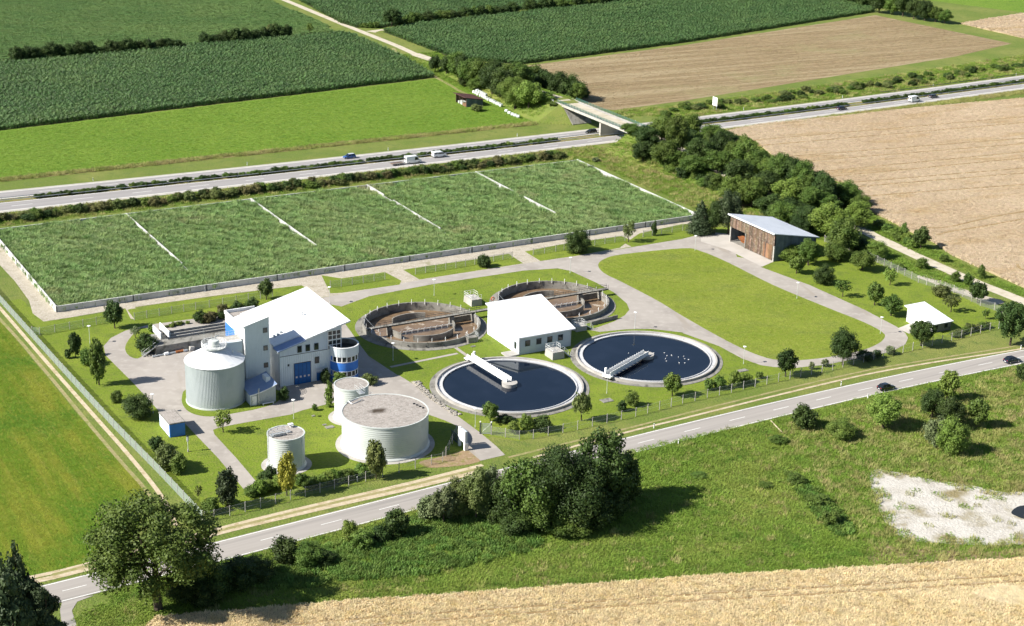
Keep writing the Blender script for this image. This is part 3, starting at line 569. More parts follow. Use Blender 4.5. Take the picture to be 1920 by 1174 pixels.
cv = [P(a, co_lo(a)-0.5) for a in range(60,300,8)]+[P(a, co_lo(a)-3.0) for a in range(300,60,-8)]
q = plot_points(cv, 0.9, 0.9, 0.5, RG, 0.5); r, s = rnd(len(q), RG, s0=0.6, s1=1.0); scatter('verge_grass', q, tuftp, 0.0, r, s, 'low green verge along the lower edge of the country road', 'grass')

# short turf and stubble relief on the open ground
M['turf'] = nmat('short_turf_blades', (0.19,0.30,0.032), [((0.23,0.33,0.045),0.04,0.42,0.62), ((0.13,0.24,0.02),0.2,0.5,0.7), ((0.29,0.37,0.075),1.1,0.54,0.7,None,3.0)], rough=0.7, rand=0.25, trans=0.2)
M['turf_dry'] = nmat('short_lawn_blades', (0.29,0.345,0.055), [((0.34,0.375,0.08),0.05,0.42,0.62), ((0.17,0.25,0.022),0.2,0.5,0.7)], rough=0.7, rand=0.22, trans=0.2)
M['straw'] = nmat('stubble_straw', (0.40,0.31,0.18), [((0.33,0.25,0.14),0.1,0.45,0.65,(ROW-0.05,0.06,1.0))], rough=0.85, rand=0.25)
turfp = proto('turf_patch', blades(RG, 44, 0.6, 0.6, 0.05, 0.16, 0.02, 0.05, 0.9, 2, droop=0.3), M['turf'])
turfd = proto('lawn_patch', blades(RG, 40, 0.55, 0.55, 0.03, 0.09, 0.02, 0.05, 0.9, 2, droop=0.3), M['turf_dry'])
M['turf_hay'] = nmat('cut_hay_blades', (0.175,0.265,0.016), [((0.29,0.31,0.035),0.16,0.42,0.6,(ROW+math.pi/2,0.12,1.5)), ((0.135,0.235,0.012),0.05,0.46,0.64), ((0.33,0.32,0.07),0.5,0.56,0.7,(ROW+math.pi/2,0.15,1.5))], rough=0.7, rand=0.22, trans=0.2)
turfh = proto('hay_patch', blades(RG, 44, 0.55, 0.55, 0.04, 0.11, 0.02, 0.05, 0.9, 2, droop=0.3), M['turf_hay'])
strawp = proto('stubble_row', blades(RG, 60, 1.2, 0.2, 0.07, 0.17, 0.015, 0.03, 0.5, 1, rows=0.16), M['straw'])
def turf(name, pts, pr, d, label, cat, z=0.02, d2=None, rows=False):
    rg = np.random.default_rng(len(label)); q = plot_points(pts, d, d2 or d, MZ-0.03, rg, 0.5 if not rows else 0.25); r, s = rnd(len(q), rg, s0=0.8, s1=1.3, ang=MZ-0.03 if rows else None); scatter(name, q, pr, z, r, s, label, cat)
turf('meadow_turf', [P(80,509.5), P(290,509.5), P(302,516), P(302,589), P(298,590), P(110,568), P(60,562)], turfp, 1.15, 'short turf of the bright meadow above the motorway', 'grass')
turf('hay_turf', poly('f',(-60,535),(0,606),(150,788),(277,928),(250,1005),(204,1040),(99,1070),(0,1086),(-160,1120),(-160,600)), turfh, 0.85, 'cut turf of the hayfield beside the chain link fence', 'grass')
turf('lawn_turf', poly('c6',(250,758),(430,838),(560,860),(750,850),(960,812),(1050,780),(1096,748),(1090,720),(1000,668),(800,588),(500,463),(250,338),(100,276),(0,260),(-330,292),(-420,315),(-450,345),(-420,385),(-330,433),(-130,538),(0,617)), turfd, 0.85, 'short turf of the large lawn inside the loop road', 'grass', z=0.05)
turf('stubble_rows', poly('c2',(1030,366),(1878,254))+poly('c3',(1060,88),(1800,240),(1500,308),(0,550))+poly('c2',(1500,602),(1340,588),(1110,384)), strawp, 2.4, 'drilled rows of short straw on the stubble field', 'stubble', z=0.03, d2=0.95, rows=True)
# ------------------------------------------------------------------ building materials
M['cladding'] = nmat('silver_ribbed_cladding', (0.66,0.71,0.74), [((0.62,0.67,0.70),0.6,0.45,0.7)], rough=0.5, metal=0.0, space='obj')
M['cladding_green'] = nmat('pale_green_grey_cladding', (0.42,0.46,0.465), [((0.38,0.42,0.425),0.5,0.45,0.7)], rough=0.45, space='obj')
M['tank_white'] = nmat('cream_white_tank_sheet', (0.54,0.565,0.545), [((0.49,0.515,0.495),0.4,0.45,0.7)], rough=0.42, space='obj')
M['upper_panel'] = nmat('blue_grey_facade_panel', (0.56,0.62,0.70), [((0.52,0.58,0.66),0.5,0.45,0.7)], rough=0.5, space='obj')
M['white_wall'] = nmat('white_render', (0.78,0.79,0.78), [((0.72,0.73,0.72),0.5,0.5,0.75)], rough=0.8, space='obj')
M['roof_white'] = nmat('bright_metal_roof', (0.72,0.73,0.745), [((0.64,0.65,0.67),0.3,0.5,0.75), ((0.5,0.5,0.5),0.9,0.62,0.8,(0,0.2,1.0))], rough=0.5, space='obj')
M['roof_blue'] = nmat('blue_grey_metal_roof', (0.22,0.30,0.47), [((0.27,0.34,0.5),0.7,0.45,0.7)], rough=0.4, metal=0.3, space='obj')
M['blue'] = nmat('bright_blue_paint', (0.055,0.20,0.62), [((0.045,0.17,0.55),0.6,0.45,0.7)], rough=0.5, space='obj')
M['blue_door'] = nmat('deep_blue_door', (0.012,0.11,0.33), [((0.01,0.09,0.29),0.8,0.45,0.7)], rough=0.4, space='obj')
M['frame_white'] = nmat('white_frame', (0.80,0.80,0.79), rough=0.5)
M['frame_dark'] = nmat('dark_frame', (0.06,0.07,0.075), rough=0.5)
M['glass'] = nmat('window_glass', (0.018,0.024,0.03), rough=0.08, spec=0.6)
M['flat_gravel'] = nmat('roof_gravel', (0.335,0.30,0.27), [((0.25,0.225,0.2),1.2,0.45,0.65,None,5.0), ((0.42,0.39,0.36),3.0,0.5,0.7)], bump=(5.0,0.9,0.08))
M['wood'] = nmat('weathered_larch', (0.155,0.105,0.07), [((0.10,0.075,0.055),0.5,0.42,0.62,(0,1.0,1.0)), ((0.25,0.2,0.155),1.5,0.5,0.75)], rough=0.85, space='pos', rand=0.35)
M['wood_orange'] = nmat('fresh_larch', (0.25,0.15,0.08), [((0.19,0.115,0.065),0.5,0.42,0.62)], rough=0.85, rand=0.3)
M['wood_grey'] = nmat('dark_blue_grey_boarding', (0.13,0.155,0.175), [((0.10,0.12,0.14),0.6,0.42,0.62)], rough=0.8, space='pos', rand=0.18)
M['barn_roof'] = nmat('pale_blue_grey_roof', (0.58,0.61,0.66), [((0.52,0.55,0.6),0.3,0.45,0.7)], rough=0.5, space='obj')
M['water_dark'] = nmat('dark_clarifier_water', (0.006,0.011,0.022), [((0.010,0.016,0.030),0.12,0.45,0.7)], rough=0.05, spec=0.3, bump=(0.9,0.05,0.03))
M['water_brown'] = nmat('brown_activated_sludge', (0.20,0.135,0.082), [((0.145,0.098,0.06),0.25,0.45,0.65), ((0.44,0.38,0.31),0.45,0.60,0.70,None,7.0)], rough=0.25, spec=0.4, bump=(1.6,0.25,0.05))
M['water_black'] = nmat('black_trough_water', (0.02,0.021,0.019), rough=0.1, spec=0.5, bump=(2.0,0.1,0.03))
M['steel_white'] = nmat('white_steel', (0.80,0.80,0.79), rough=0.4)
M['steel_dark'] = nmat('dark_steel', (0.055,0.058,0.06), rough=0.5, metal=0.4)
M['steel_white2'] = nmat('pale_hand_rail', (0.68,0.69,0.68), rough=0.4, metal=0.3)
M['rim_white'] = nmat('pale_launder_concrete', (0.46,0.465,0.475), [((0.56,0.56,0.57),0.5,0.5,0.72), ((0.42,0.41,0.39),1.1,0.60,0.78)], rough=0.8)
M['orange'] = nmat('orange_plastic', (0.75,0.17,0.03), rough=0.5)
M['rust'] = nmat('rusty_orange_steel', (0.36,0.13,0.045), [((0.22,0.085,0.04),1.0,0.45,0.65)], rough=0.8, space='obj')
M['tin_brown'] = nmat('red_brown_tin_roof', (0.11,0.055,0.05), [((0.15,0.08,0.07),0.8,0.45,0.7)], rough=0.7, space='obj')
M['bale'] = nmat('white_bale_wrap', (0.58,0.62,0.58), rough=0.35, rand=0.08)

def fpt(face, c, u, d, z):
    if face == 'f': return (u, c-d, z)
    if face == 'k': return (u, c+d, z)
    if face == 'w': return (c-d, u, z)
    return (c+d, u, z)
def fbox(mb, face, c, u0, u1, z0, z1, d0, d1):
    a, b = fpt(face, c, u0, d0, z0), fpt(face, c, u1, d1, z1)
    return mb.box(min(a[0],b[0]), max(a[0],b[0]), min(a[1],b[1]), max(a[1],b[1]), z0, z1)
def clad(par, face, c, u0, u1, z0, zt, mat, name='wall', pitch=0.42, dep=0.045, inner=-0.2):
    """ribbed sheet wall with real ribs; zt is a number or a function of u"""
    zf = zt if callable(zt) else (lambda u: zt)
    n = max(2, int(round((u1-u0)/pitch))); m = MB(); us = []
    for i in range(n):
        a = u0+(u1-u0)*i/n; w = (u1-u0)/n
        us += [(a, 0), (a+w*0.55, 0), (a+w*0.65, dep), (a+w*0.9, dep)]
    us.append((u1, 0)); vs = []
    for u, d in us: vs += [fpt(face, c, u, d, z0), fpt(face, c, u, d, zf(u))]
    k = len(us); fs = [(2*i, 2*i+2, 2*i+3, 2*i+1) for i in range(k-1)]
    m.add(vs, fs)
    m.add([fpt(face, c, u0, inner, z0), fpt(face, c, u1, inner, z0), fpt(face, c, u1, inner, zf(u1)), fpt(face, c, u0, inner, zf(u0))], [(0,1,2,3)])
    return m.build(name, mat, par)
def win(par, face, c, u0, u1, z0, z1, fm=None, gm=None, nx=1, nz=1, t=0.1, name='window', d=0.06):
    fm = fm or M['frame_dark']; gm = gm or M['glass']; m = MB()
    fbox(m, face, c, u0-t, u0, z0-t, z1+t, 0, d); fbox(m, face, c, u1, u1+t, z0-t, z1+t, 0, d); fbox(m, face, c, u0, u1, z1, z1+t, 0, d); fbox(m, face, c, u0, u1, z0-t, z0, 0, d)
    for i in range(1, nx): x = u0+(u1-u0)*i/nx; fbox(m, face, c, x-t/2, x+t/2, z0, z1, 0, d)
    for i in range(1, nz):
        z = z0+(z1-z0)*i/nz
        for j in range(nx):
            x0 = u0+(u1-u0)*j/nx+(t/2 if j else 0); x1 = u0+(u1-u0)*(j+1)/nx-(t/2 if j < nx-1 else 0); fbox(m, face, c, x0, x1, z-t/2, z+t/2, 0, d)
    w = m.build(name, fm, par)
    for i in range(nx):
        for j in range(nz):
            x0 = u0+(u1-u0)*i/nx+(t/2 if i else 0); x1 = u0+(u1-u0)*(i+1)/nx-(t/2 if i < nx-1 else 0)
            y0 = z0+(z1-z0)*j/nz+(t/2 if j else 0); y1 = z0+(z1-z0)*(j+1)/nz-(t/2 if j < nz-1 else 0)
            fbox(MB(), face, c, x0, x1, y0, y1, 0, d*0.5).build('pane', gm, w)
    return w
def slab(par, x0, x1, y0, y1, zf, th, mat, name='roof'):
    """pitched slab; zf(x, y) is the top"""
    c = [(x0,y0),(x1,y0),(x1,y1),(x0,y1)]
    return MB().hexa([(x,y,zf(x,y)-th) for x,y in c], [(x,y,zf(x,y)) for x,y in c]).build(name, mat, par)
def seams(par, x0, x1, y0, y1, zf, mat, n, along='x'):
    m = MB()
    for i in range(n+1):
        t = i/n
        if along == 'x': y = y0+(y1-y0)*t; m.tube((x0,y,zf(x0,y)+0.01),(x1,y,zf(x1,y)+0.01),0.03,4)
        else: x = x0+(x1-x0)*t; m.tube((x,y0,zf(x,y0)+0.01),(x,y1,zf(x,y1)+0.01),0.03,4)
    return m.build('roof_seam', mat, par)

# ------------------------------------------------------------------ main operations building (site corner 120.9, 314.6)
OA, OB = 120.9, 314.6
def at(x, y, z=0.0): return P(OA+x, OB+y, z)
mb_ = tag(empty('operations_building', at(0,0), SA), 'large metal clad hall with bright sloping roof and blue folding door', 'building')
rz = lambda x: 8.75+0.253*x
MB().box(0.25,14.3,0.25,23.3,0,8.2).build('core', M['white_wall'], mb_)
clad(mb_, 'f', 0.0, 0.0, 14.6, 0.0, 7.0, M['cladding'], 'lower_wall', pitch=0.5)
MB().box(0.0,14.6,-0.04,0.0,7.0,7.12).build('seam_strip', M['frame_dark'], mb_)
clad(mb_, 'f', 0.0, 0.0, 14.6, 7.12, lambda u: rz(u)-0.2, M['upper_panel'], 'upper_wall', pitch=1.2, dep=0.02)
MB().add([(0,0.0,0),(0,23.6,0),(0,23.6,rz(0)-0.2),(0,0.0,rz(0)-0.2)], [(0,1,2,3)]).build('side_wall', M['white_wall'], mb_)
MB().add([(14.6,0,0),(14.6,23.6,0),(14.6,23.6,rz(14.6)-0.2),(14.6,0,rz(14.6)-0.2)], [(0,1,2,3)]).build('side_wall', M['upper_panel'], mb_)
clad(mb_, 'k', 23.6, 0.0, 14.6, 0.0, lambda u: rz(u)-0.2, M['cladding'], 'rear_wall', pitch=0.6)
MB().box(-0.1,0.02,0.35,0.5,0,8.5).build('downpipe', M['galv'], mb_)
slab(mb_, 5.9, 16.45, -0.7, 24.4, lambda x,y: rz(x)+0.32, 0.34, M['roof_white'])
slab(mb_, -0.5, 5.9, 2.3, 24.4, lambda x,y: rz(x)+0.32, 0.34, M['roof_white'])
slab(mb_, -0.7, 5.95, -0.7, 2.28, lambda x,y: rz(x)+0.06, 0.26, M['roof_blue'], 'lower_roof')
seams(mb_, -0.65, 5.9, -0.65, 2.2, lambda x,y: rz(x)+0.06, M['roof_blue'], 6)
seams(mb_, 5.95, 16.4, -0.6, 24.3, lambda x,y: rz(x)+0.32, M['roof_white'], 36)
MB().box(-0.75,-0.6,-0.75,2.3,8.28,8.5).build('gutter', M['galv'], mb_)
m = MB(); m.tube((9.8,11,rz(9.8)),(9.8,11,rz(9.8)+1.0),0.14,8); m.tube((9.8,11,rz(9.8)+1.0),(9.8,11,rz(9.8)+1.15),0.24,8); m.build('vent_pipe', M['galv'], mb_)
for k in range(3): MB().box(1.0+k*0.9,1.5+k*0.9,6.0+k*0.3,6.6+k*0.3,rz(1+k*0.9)+0.3,rz(1+k*0.9)+0.75).build('roof_vent', M['galv'], mb_)
# rear corner block with parapet
MB().box(-3.0,4.2,12.6,26.2,0,9.0).build('rear_block', M['white_wall'], mb_)
for b in ((-3.15,-2.85,12.6,26.35,9.0,9.75), (-2.85,4.2,26.05,26.35,9.0,9.75)): MB().box(*b).build('parapet', M['white_wall'], mb_)
MB().box(-2.85,4.2,12.6,26.05,9.0,9.06).build('flat_roof', M['flat_gravel'], mb_)
for k in range(9): MB().box(-3.12,-3.0,17.4+k*0.95,18.3+k*0.95,0.3,7.0).build('blue_panel', M['blue'], mb_)
for y in (15.2,16.0): MB().box(-3.08,-3.0,y-0.06,y+0.06,3.0,9.5).build('ladder_rail', M['galv'], mb_)
dr = MB().box(3.2,7.2,-0.10,0.0,0,5.0).build('folding_door', M['frame_dark'], mb_)
for k in range(4):
    MB().box(3.3+k*0.95,4.2+k*0.95,-0.17,-0.10,0.05,4.88).build('leaf', M['blue_door'], dr)
    MB().box(3.55+k*0.95,3.97+k*0.95,-0.2,-0.17,1.55,1.95).build('door_light', M['galv'], dr)
for u in (4.19,6.13,8.14): win(mb_, 'f', -0.05, u, u+0.82, 7.5, 8.85)
win(mb_, 'f', -0.05, 8.25, 9.07, 4.3, 5.65)
fbox(MB(), 'f', -0.04, 1.75, 2.15, 4.6, 5.1, 0, 0.08).build('vent_grille', M['frame_dark'], mb_)
d2 = MB().box(8.5,9.5,-0.14,0.0,0,2.15).build('side_door', M['blue_door'], mb_); MB().box(9.3,9.36,-0.2,-0.14,1.0,1.1).build('handle', M['galv'], d2)
m = MB()
for k in range(8): m.tube((8.1+k*0.3,-0.05,2.95),(8.1+k*0.3,-1.4,2.6),0.035,4)
for y in (-0.1,-0.75,-1.4): m.tube((8.1,y,2.95+y*0.25),(10.2,y,2.95+y*0.25),0.035,4)
m.build('canopy_grid', M['steel_white2'], mb_)
win(mb_, 'f', -0.05, 11.4, 14.3, 9.25, 11.2, M['frame_white'], nx=3, nz=2, t=0.16, name='glazing')
win(mb_, 'f', -0.05, 11.4, 14.3, 7.0, 8.95, M['frame_white'], nx=3, nz=2, t=0.16, name='glazing')
win(mb_, 'e', 14.62, 0.4, 3.2, 8.2, 11.4, M['frame_white'], nx=2, nz=3, t=0.16, name='glazing')
# ------------------------------------------------------------------ stair tower and gallery
tw = tag(empty('stair_tower', at(-7.5,1.0), SA), 'tall ribbed grey tower with slanted white top beside the digester', 'tower')
tz = lambda x: 14.95+0.253*x
clad(tw, 'f', 0, 0, 5.6, 0, lambda u: tz(u)-0.05, M['cladding'], 'front_wall', pitch=0.36, dep=0.05)
MB().add([(0,0,0),(0,6.2,0),(0,6.2,tz(0)-0.05),(0,0,tz(0)-0.05)], [(0,1,2,3)]).build('side_wall', M['white_wall'], tw)
MB().add([(5.6,0,0),(5.6,6.2,0),(5.6,6.2,tz(5.6)-0.05),(5.6,0,tz(5.6)-0.05)], [(0,1,2,3)]).build('side_wall', M['cladding'], tw)
MB().add([(0,6.2,0),(5.6,6.2,0),(5.6,6.2,tz(5.6)-0.05),(0,6.2,tz(0)-0.05)], [(0,1,2,3)]).build('rear_wall', M['cladding'], tw)
slab(tw, -0.35, 5.7, -0.12, 6.4, lambda x,y: tz(x)+0.12, 0.17, M['roof_white'])
for z in (13.0,8.9,4.9): win(tw, 'f', -0.05, 4.25, 5.05, z, z+0.95, gm=M['glass'] if z < 6 else M['glass_lit'] if 'glass_lit' in M else M['glass'])
ga = tag(empty('gallery', at(-12.6,2.2), SA), 'ribbed grey connecting gallery between digester and tower', 'gallery')
clad(ga, 'f', 0, 0, 5.0, 0, 11.7, M['cladding'], 'front_wall', pitch=0.4)
MB().box(0,5.0,0.2,3.0,0,11.65).build('core', M['cladding'], ga); MB().box(-0.1,5.0,-0.1,3.1,11.7,11.85).build('roof', M['concrete_lt'], ga)
m = MB()
for y in (0.0,3.0):
    for z in (12.3,12.85): m.tube((0,y,z),(5.0,y,z),0.035,4)
    for k in range(6): m.tube((k*1.0,y,11.85),(k*1.0,y,12.85),0.03,4)
m.build('handrail', M['steel_white2'], ga)
# ------------------------------------------------------------------ blue round annex
ra = tag(empty('round_annex', at(15.0,-0.1), SA), 'bright blue round stair annex with two ribbon window bands', 'annex')
MB().lathe([(3.2,0),(3.2,1.0)],48).build('plinth', M['blue'], ra, True)
MB().lathe([(3.1,1.0),(3.1,2.3)],48).build('inner_wall', M['blue'], ra, True)
MB().lathe([(3.2,2.35),(3.2,4.4),(3.05,4.4)],48).build('blue_wall', M['blue'], ra, True)
MB().lathe([(3.05,4.4),(3.05,5.8)],48).build('inner_wall', M['blue'], ra, True)
m = MB(); n_ = 60
for i in range(n_):
    t0 = 2*math.pi*i/n_; t1 = 2*math.pi*(i+0.5)/n_; t2 = 2*math.pi*(i+1)/n_
    for (ta, ra_, tb, rb_) in ((t0,3.3,t1,3.3),(t1,3.3,t1,3.36),(t1,3.36,t2,3.36),(t2,3.36,t2,3.3)):
        m.add([(ra_*math.cos(ta),ra_*math.sin(ta),5.8),(rb_*math.cos(tb),rb_*math.sin(tb),5.8),(rb_*math.cos(tb),rb_*math.sin(tb),7.8),(ra_*math.cos(ta),ra_*math.sin(ta),7.8)], [(0,1,2,3)])
m.build('cladding_band', M['cladding'], ra)
MB().ring(3.1,3.42,7.8,7.95,48).build('coping', M['roof_white'], ra, True); MB().lathe([(3.1,5.8),(3.1,7.8)],48).build('parapet_inner', M['concrete'], ra, True)
MB().lathe([(0.01,6.7),(3.1,6.7)],48).build('terrace_floor', M['steel_dark'], ra)
for zb, zt_ in ((1.0,2.35),(4.4,5.8)):
    MB().ring(3.08,3.24,zb,zb+0.14,48).build('window_sill', M['frame_white'], ra, True)
    MB().ring(3.08,3.24,zt_-0.12,zt_,48).build('window_head', M['frame_white'], ra, True)
    for k in range(9):
        t0 = math.radians(-160+k*20)
        MB().ring(3.0,3.14,zb+0.14,zt_-0.12,6,(0,0),t0+0.03,t0+0.32).build('pane', M['glass'], ra)
        MB().ring(3.0,3.22,zb+0.14,zt_-0.12,2,(0,0),t0-0.05,t0+0.03).build('mullion', M['frame_white'], ra)
# ------------------------------------------------------------------ digester
dg = tag(empty('digester_tank', at(-14.9,-0.4), SA), 'huge pale ribbed digester tank with conical white roof and platform', 'tank')
m = MB(); n_ = 120; R0 = 6.2
for i in range(n_):
    t = [2*math.pi*(i+f)/n_ for f in (0,0.55,0.65,0.92,1.0)]; r = [R0,R0,R0+0.05,R0+0.05,R0]
    for j in range(4):
        m.add([(r[j]*math.cos(t[j]),r[j]*math.sin(t[j]),0.35),(r[j+1]*math.cos(t[j+1]),r[j+1]*math.sin(t[j+1]),0.35),(r[j+1]*math.cos(t[j+1]),r[j+1]*math.sin(t[j+1]),9.3),(r[j]*math.cos(t[j]),r[j]*math.sin(t[j]),9.3)], [(0,1,2,3)])
m.build('shell', M['cladding_green'], dg)
MB().lathe([(6.35,0),(6.35,0.35),(6.1,0.4)],64).build('foot', M['tank_white'], dg, True)
MB().lathe([(6.3,9.25),(6.4,9.3),(6.4,9.38),(6.25,9.42),(1.9,11.9),(1.9,12.2),(0.01,12.2)],72).build('roof', M['roof_white'], dg, True)
m = MB()
for i in range(24):
    t = 2*math.pi*i/24; m.tube((6.2*math.cos(t),6.2*math.sin(t),9.45),(1.95*math.cos(t),1.95*math.sin(t),11.9),0.03,4)
m.build('roof_seam', M['roof_white'], dg)
MB().lathe([(2.6,12.2),(2.6,12.32),(0.01,12.34)],36).build('platform', M['steel_white2'], dg, True)
m = MB()
for i in range(36):
    t0, t1 = 2*math.pi*i/36, 2*math.pi*(i+1)/36
    for z in (12.6,12.95,13.3): m.tube((2.6*math.cos(t0),2.6*math.sin(t0),z),(2.6*math.cos(t1),2.6*math.sin(t1),z),0.045,4)
    if i % 2 == 0: m.tube((2.6*math.cos(t0),2.6*math.sin(t0),12.3),(2.6*math.cos(t0),2.6*math.sin(t0),13.35),0.045,4)
m.build('handrail', M['steel_white'], dg)
MB().lathe([(1.15,12.32),(1.15,13.5),(1.05,13.62),(0.01,13.7)],28).build('gas_dome', M['tank_white'], dg, True)
m = MB(); m.tube((0.6,0.5,13.6),(0.6,0.5,14.3),0.12,8); m.tube((-0.3,0.3,13.6),(-0.3,0.3,14.6),0.08,8); m.tube((0.6,0.5,14.2),(1.6,0.9,14.2),0.08,8); m.build('gas_pipe', M['galv'], dg)
MB().tube((-1.7,1.2,12.3),(-1.7,1.2,16.2),0.035,5).build('lightning_rod', M['galv'], dg)
m = MB(); m.tube((3.4,-2.0,10.4),(3.4,-2.0,11.6),0.1,8); m.tube((3.4,-2.0,10.7),(6.0,-1.4,9.5),0.06,6); m.build('relief_pipe', M['galv'], dg)
MB().box(1.6,6.4,0.4,1.6,10.2,12.25).build('roof_walkway', M['cladding'], dg)
# ------------------------------------------------------------------ boiler shed with swept roof
sh = tag(empty('boiler_shed', at(-9.5,-7.0), SA), 'small ribbed shed with curved blue grey roof and white door', 'shed')
sz = lambda x: 2.55+0.10*x+0.028*x*x
clad(sh, 'f', 0, 0, 5.7, 0, lambda u: sz(u)-0.08, M['cladding_green'], 'front_wall', pitch=0.36)
MB().add([(0,0,0),(0,5.5,0),(0,5.5,sz(0)),(0,0,sz(0))], [(0,1,2,3)]).build('side_wall', M['cladding'], sh)
MB().add([(5.7,0,0),(5.7,5.5,0),(5.7,5.5,sz(5.7)),(5.7,0,sz(5.7))], [(0,1,2,3)]).build('side_wall', M['cladding'], sh)
m = MB()
for i in range(10):
    x0, x1 = -0.25+i*0.62, -0.25+(i+1)*0.62
    m.hexa([(x0,-0.3,sz(x0)-0.06),(x1,-0.3,sz(x1)-0.06),(x1,6.2,sz(x1)+0.5),(x0,6.2,sz(x0)+0.5)],[(x0,-0.3,sz(x0)+0.06),(x1,-0.3,sz(x1)+0.06),(x1,6.2,sz(x1)+0.62),(x0,6.2,sz(x0)+0.62)])
m.build('roof', M['roof_blue'], sh)
m = MB()
for i in range(10):
    x0, x1 = -0.25+i*0.62, -0.25+(i+1)*0.62
    m.hexa([(x0,-0.38,sz(x0)-0.12),(x1,-0.38,sz(x1)-0.12),(x1,-0.3,sz(x1)-0.12),(x0,-0.3,sz(x0)-0.12)],[(x0,-0.38,sz(x0)+0.08),(x1,-0.38,sz(x1)+0.08),(x1,-0.3,sz(x1)+0.08),(x0,-0.3,sz(x0)+0.08)])
m.build('fascia', M['roof_white'], sh)
dd = MB().box(0.35,1.35,-0.1,0.0,0,2.1).build('door', M['steel_white'], sh); MB().box(0.42,0.5,-0.16,-0.1,1.0,1.12).build('handle', M['frame_dark'], dd)
MB().box(4.4,5.4,2.2,4.4,3.6,5.0).build('roof_dormer', M['white_wall'], sh)
m = MB(); m.tube((1.75,-0.25,0),(1.75,-0.25,3.5),0.16,8); m.tube((1.75,-0.25,3.5),(1.95,-0.05,3.7),0.16,8); m.build('flue', M['galv'], sh)
MB().tube((0.02,-0.12,0),(0.02,-0.12,2.4),0.07,6).build('corner_pipe', M['steel_white'], sh)
be = tag(empty('bench', at(-7.2,-7.9), SA), 'long white bench on grass before the small ribbed shed', 'bench')
MB().box(0,2.6,-0.2,0.2,0.40,0.47).build('seat', M['steel_white'], be)
for x in (0.15,2.45): MB().box(x-0.06,x+0.06,-0.18,0.18,0,0.40).build('leg', M['steel_white'], be)
# ------------------------------------------------------------------ three round gas and sludge tanks
def ribbed_tank(name, a, b, r, h, label, pitch=0.42, stain=True):
    t = tag(empty(name, P(a,b), SA), label, 'tank', 'round pale tanks with gravel roofs')
    prof = [(r+0.35,0.0),(r+0.35,0.25),(r,0.6)]; z = 0.6
    while z < h-0.5:
        prof += [(r,z+pitch*0.2),(r+0.045,z+pitch*0.45),(r+0.045,z+pitch*0.6),(r,z+pitch*0.9)]; z += pitch
    prof += [(r,h-0.25)]
    MB().lathe(prof, 72).build('shell', M['tank_white'], t, True)
    MB().lathe([(r-0.12,h-0.28),(r+0.12,h-0.28),(r+0.12,h),(r-0.12,h),(r-0.12,h-0.2)], 72).build('rim', M['tank_white'], t, True)
    MB().lathe([(r-0.1,h-0.1),(0.01,h-0.06)], 72).build('gravel_roof', M['flat_gravel'], t)
    MB().ring(r+0.35, r+1.35, 0.0, 0.06, 64).build('apron', M['concrete_lt'], t)
    return t
def guard(par, pts, h=1.0, mat=None, rails=(0.5,1.0), r=0.035, step=1.0, name='handrail'):
    m = MB()
    for i in range(len(pts)-1):
        p, q = Vector(pts[i]), Vector(pts[i+1]); L = (q-p).length; k = max(1, int(round(L/step)))
        for z in rails: m.tube(p+Vector((0,0,z*h)), q+Vector((0,0,z*h)), r, 4)
        for j in range(k+(1 if i == len(pts)-2 else 0)): a = p.lerp(q, j/k); m.tube(a, a+Vector((0,0,h)), r, 4)
    return m.build(name, mat or M['steel_white2'], par)
t1 = ribbed_tank('sludge_tank', 107.4, 277.2, 3.6, 6.9, 'smallest lone white ribbed tank with railed hatch on its roof')
MB().box(-3.3,-0.3,-0.9,0.4,6.9,7.05).build('walkway', M['galv'], t1); guard(t1, [(-3.4,-0.9,7.0),(0.1,-0.9,7.0)], 1.1, M['steel_white'], (0.35,0.68,1.0)); guard(t1, [(-3.4,0.5,7.0),(0.1,0.5,7.0)], 1.1, M['steel_white'], (0.35,0.68,1.0))
MB().box(-2.9,-0.2,-0.85,-0.75,6.95,7.4).build('toe_board', M['blue_lt'] if 'blue_lt' in M else M['galv'], t1)
MB().box(0.1,0.9,-0.4,0.4,6.85,7.15).build('hatch', M['galv'], t1); m = MB(); m.tube((1.9,2.2,6.8),(1.9,2.2,7.4),0.2,8); m.box(1.4,2.4,1.8,2.6,7.4,7.55); m.build('vent_cap', M['roof_white'], t1)
MB().tube((2.2,-2.95,0.1),(2.2,-2.95,6.7),0.07,6).build('downpipe', M['steel_white'], t1)
m = MB()
for x in (-3.75,): 
    m.tube((x,-0.3,0.2),(x,-0.3,8.0),0.04,4); m.tube((x,0.25,0.2),(x,0.25,8.0),0.04,4)
    for k in range(24): m.tube((x,-0.3,0.4+k*0.3),(x,0.25,0.4+k*0.3),0.03,4)
m.build('ladder', M['galv'], t1)
t2 = ribbed_tank('sludge_tank', 129.0, 277.8, 8.7, 7.3, 'widest low white ribbed tank with stained gravel roof')
M['stain'] = nmat('dark_wet_stain', (0.075,0.055,0.04), [((0.25,0.22,0.19),0.9,0.42,0.62,None,6.0)], bump=(5,0.8,0.06))
gr_ = [c for c in t2.children if c.name.startswith('gravel_roof')][0]; gm_ = M['flat_gravel'].copy(); gm_.name = 'stained_roof_gravel'; nt = gm_.node_tree; b_ = nt.nodes['Principled BSDF']; src = b_.inputs['Base Color'].links[0].from_socket
tc_ = nt.nodes.new('ShaderNodeTexCoord'); mp_ = nt.nodes.new('ShaderNodeMapping'); mp_.inputs['Location'].default_value = (0.5,-0.4,0); mp_.inputs['Scale'].default_value = (0.36,0.62,0.0); nt.links.new(tc_.outputs['Object'], mp_.inputs['Vector'])
